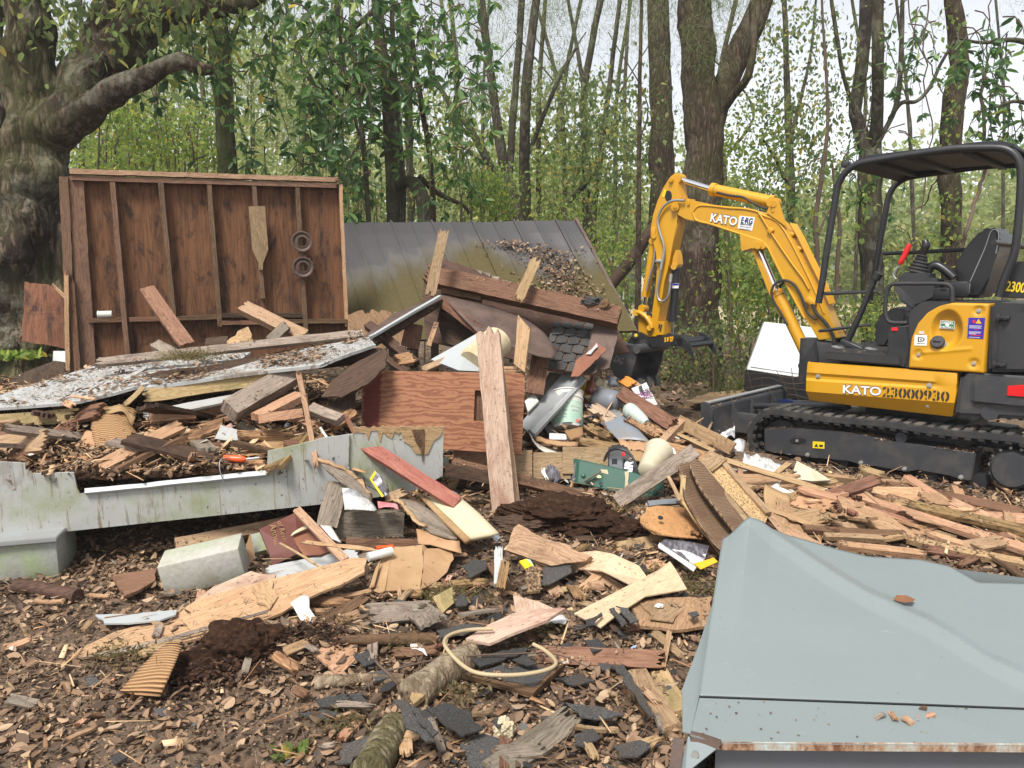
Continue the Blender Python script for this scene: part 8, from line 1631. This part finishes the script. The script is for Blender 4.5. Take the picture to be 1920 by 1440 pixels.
def tuft(name,label,cat,c,n,rad,h,m,tmpl=NEEDLE,w_=2.2,up=1.2):
 p=np.array(c)+NG.normal(0,1,(n,3))*np.array([rad,rad*.6,rad*.15]);p[:,2]=np.maximum(p[:,2],c[2]-rad*.1);d=NG.normal(0,1,(n,3));d[:,2]=np.abs(d[:,2])*up+.3;s=NG.uniform(h*.5,h,n)
 return tag(scatter(name,tmpl,p,d,NG.normal(0,1,(n,3)),np.stack([s,s*w_,s],1),MT[m]),label,cat)
c=P(352,672,5.05);tuft('dry_weed','tuft of dry olive weed lying on the fallen white panels','weed',c,500,.09,.10,'dry',up=.6)
tuft('dry_weed','dry weed scrap behind the rafter near the fibreboard','weed',P(462,648,5.9),160,.07,.08,'dry',up=.5)
c=S(545,1428);tuft('seedling','small bright green seedling in the leaves at the bottom','plant',c+UP*.02,9,.02,.07,'bright',LEAF,1.2,.5)
tuft('seedling','pale green leafy seedling at the foot of the digger thumb','plant',S(1300,712)+UP*.08,40,.09,.14,'bright',LEAF,1.2,.5)
tuft('weed_clump','green weed clump beside the oak roots at the left edge','weed',P(30,672,7.0),120,.12,.12,'bright',LEAF,1.0,.6)
tag(tuft('grass_tuft',None,None,S(1420,748)+UP*.05,500,.35,.32,'grass',up=2),kind='stuff')
mp=[]
for(u,v,r,n)in((860,1130,.1,420),(800,1128,.06,160),(1290,1110,.09,400),(1180,1090,.06,160),(232,1242,.07,260),(735,1222,.04,160),(1000,1195,.07,200),(870,1318,.05,120),(1215,1080,.06,160),(650,1380,.06,150),(1160,960,.06,120)):
 c=S(u,v);q_=NG.normal(0,1,(n,3))*np.array([r,r*.7,.0])+np.array([c.x,c.y,c.z+.03]);q_[:,2]+=np.abs(NG.normal(0,.018,n));mp.append(q_)
mp=np.concatenate(mp);n=len(mp);s_=NG.uniform(.012,.04,n)
tag(scatter('moss_scraps',WLEAF,mp,rdir(n,.7),NG.normal(0,1,(n,3)),np.stack([s_,s_*.5,s_],1),MT['dry']),kind='stuff')
ho=MB().box((0,29,15),(190,74,34)).build('haze',MT['soil']);ho.data.materials.clear()
hm=bpy.data.materials.new('haze');hm.use_nodes=True;ht=hm.node_tree;ht.nodes.remove(ht.nodes['Principled BSDF'])
hv=ht.nodes.new('ShaderNodeVolumePrincipled');hv.inputs['Color'].default_value=(.92,.95,.97,1);hv.inputs['Density'].default_value=.0018;hv.inputs['Anisotropy'].default_value=.2
ht.links.new(hv.outputs[0],ht.nodes['Material Output'].inputs['Volume']);ho.data.materials.append(hm);tag(ho,kind='stuff')
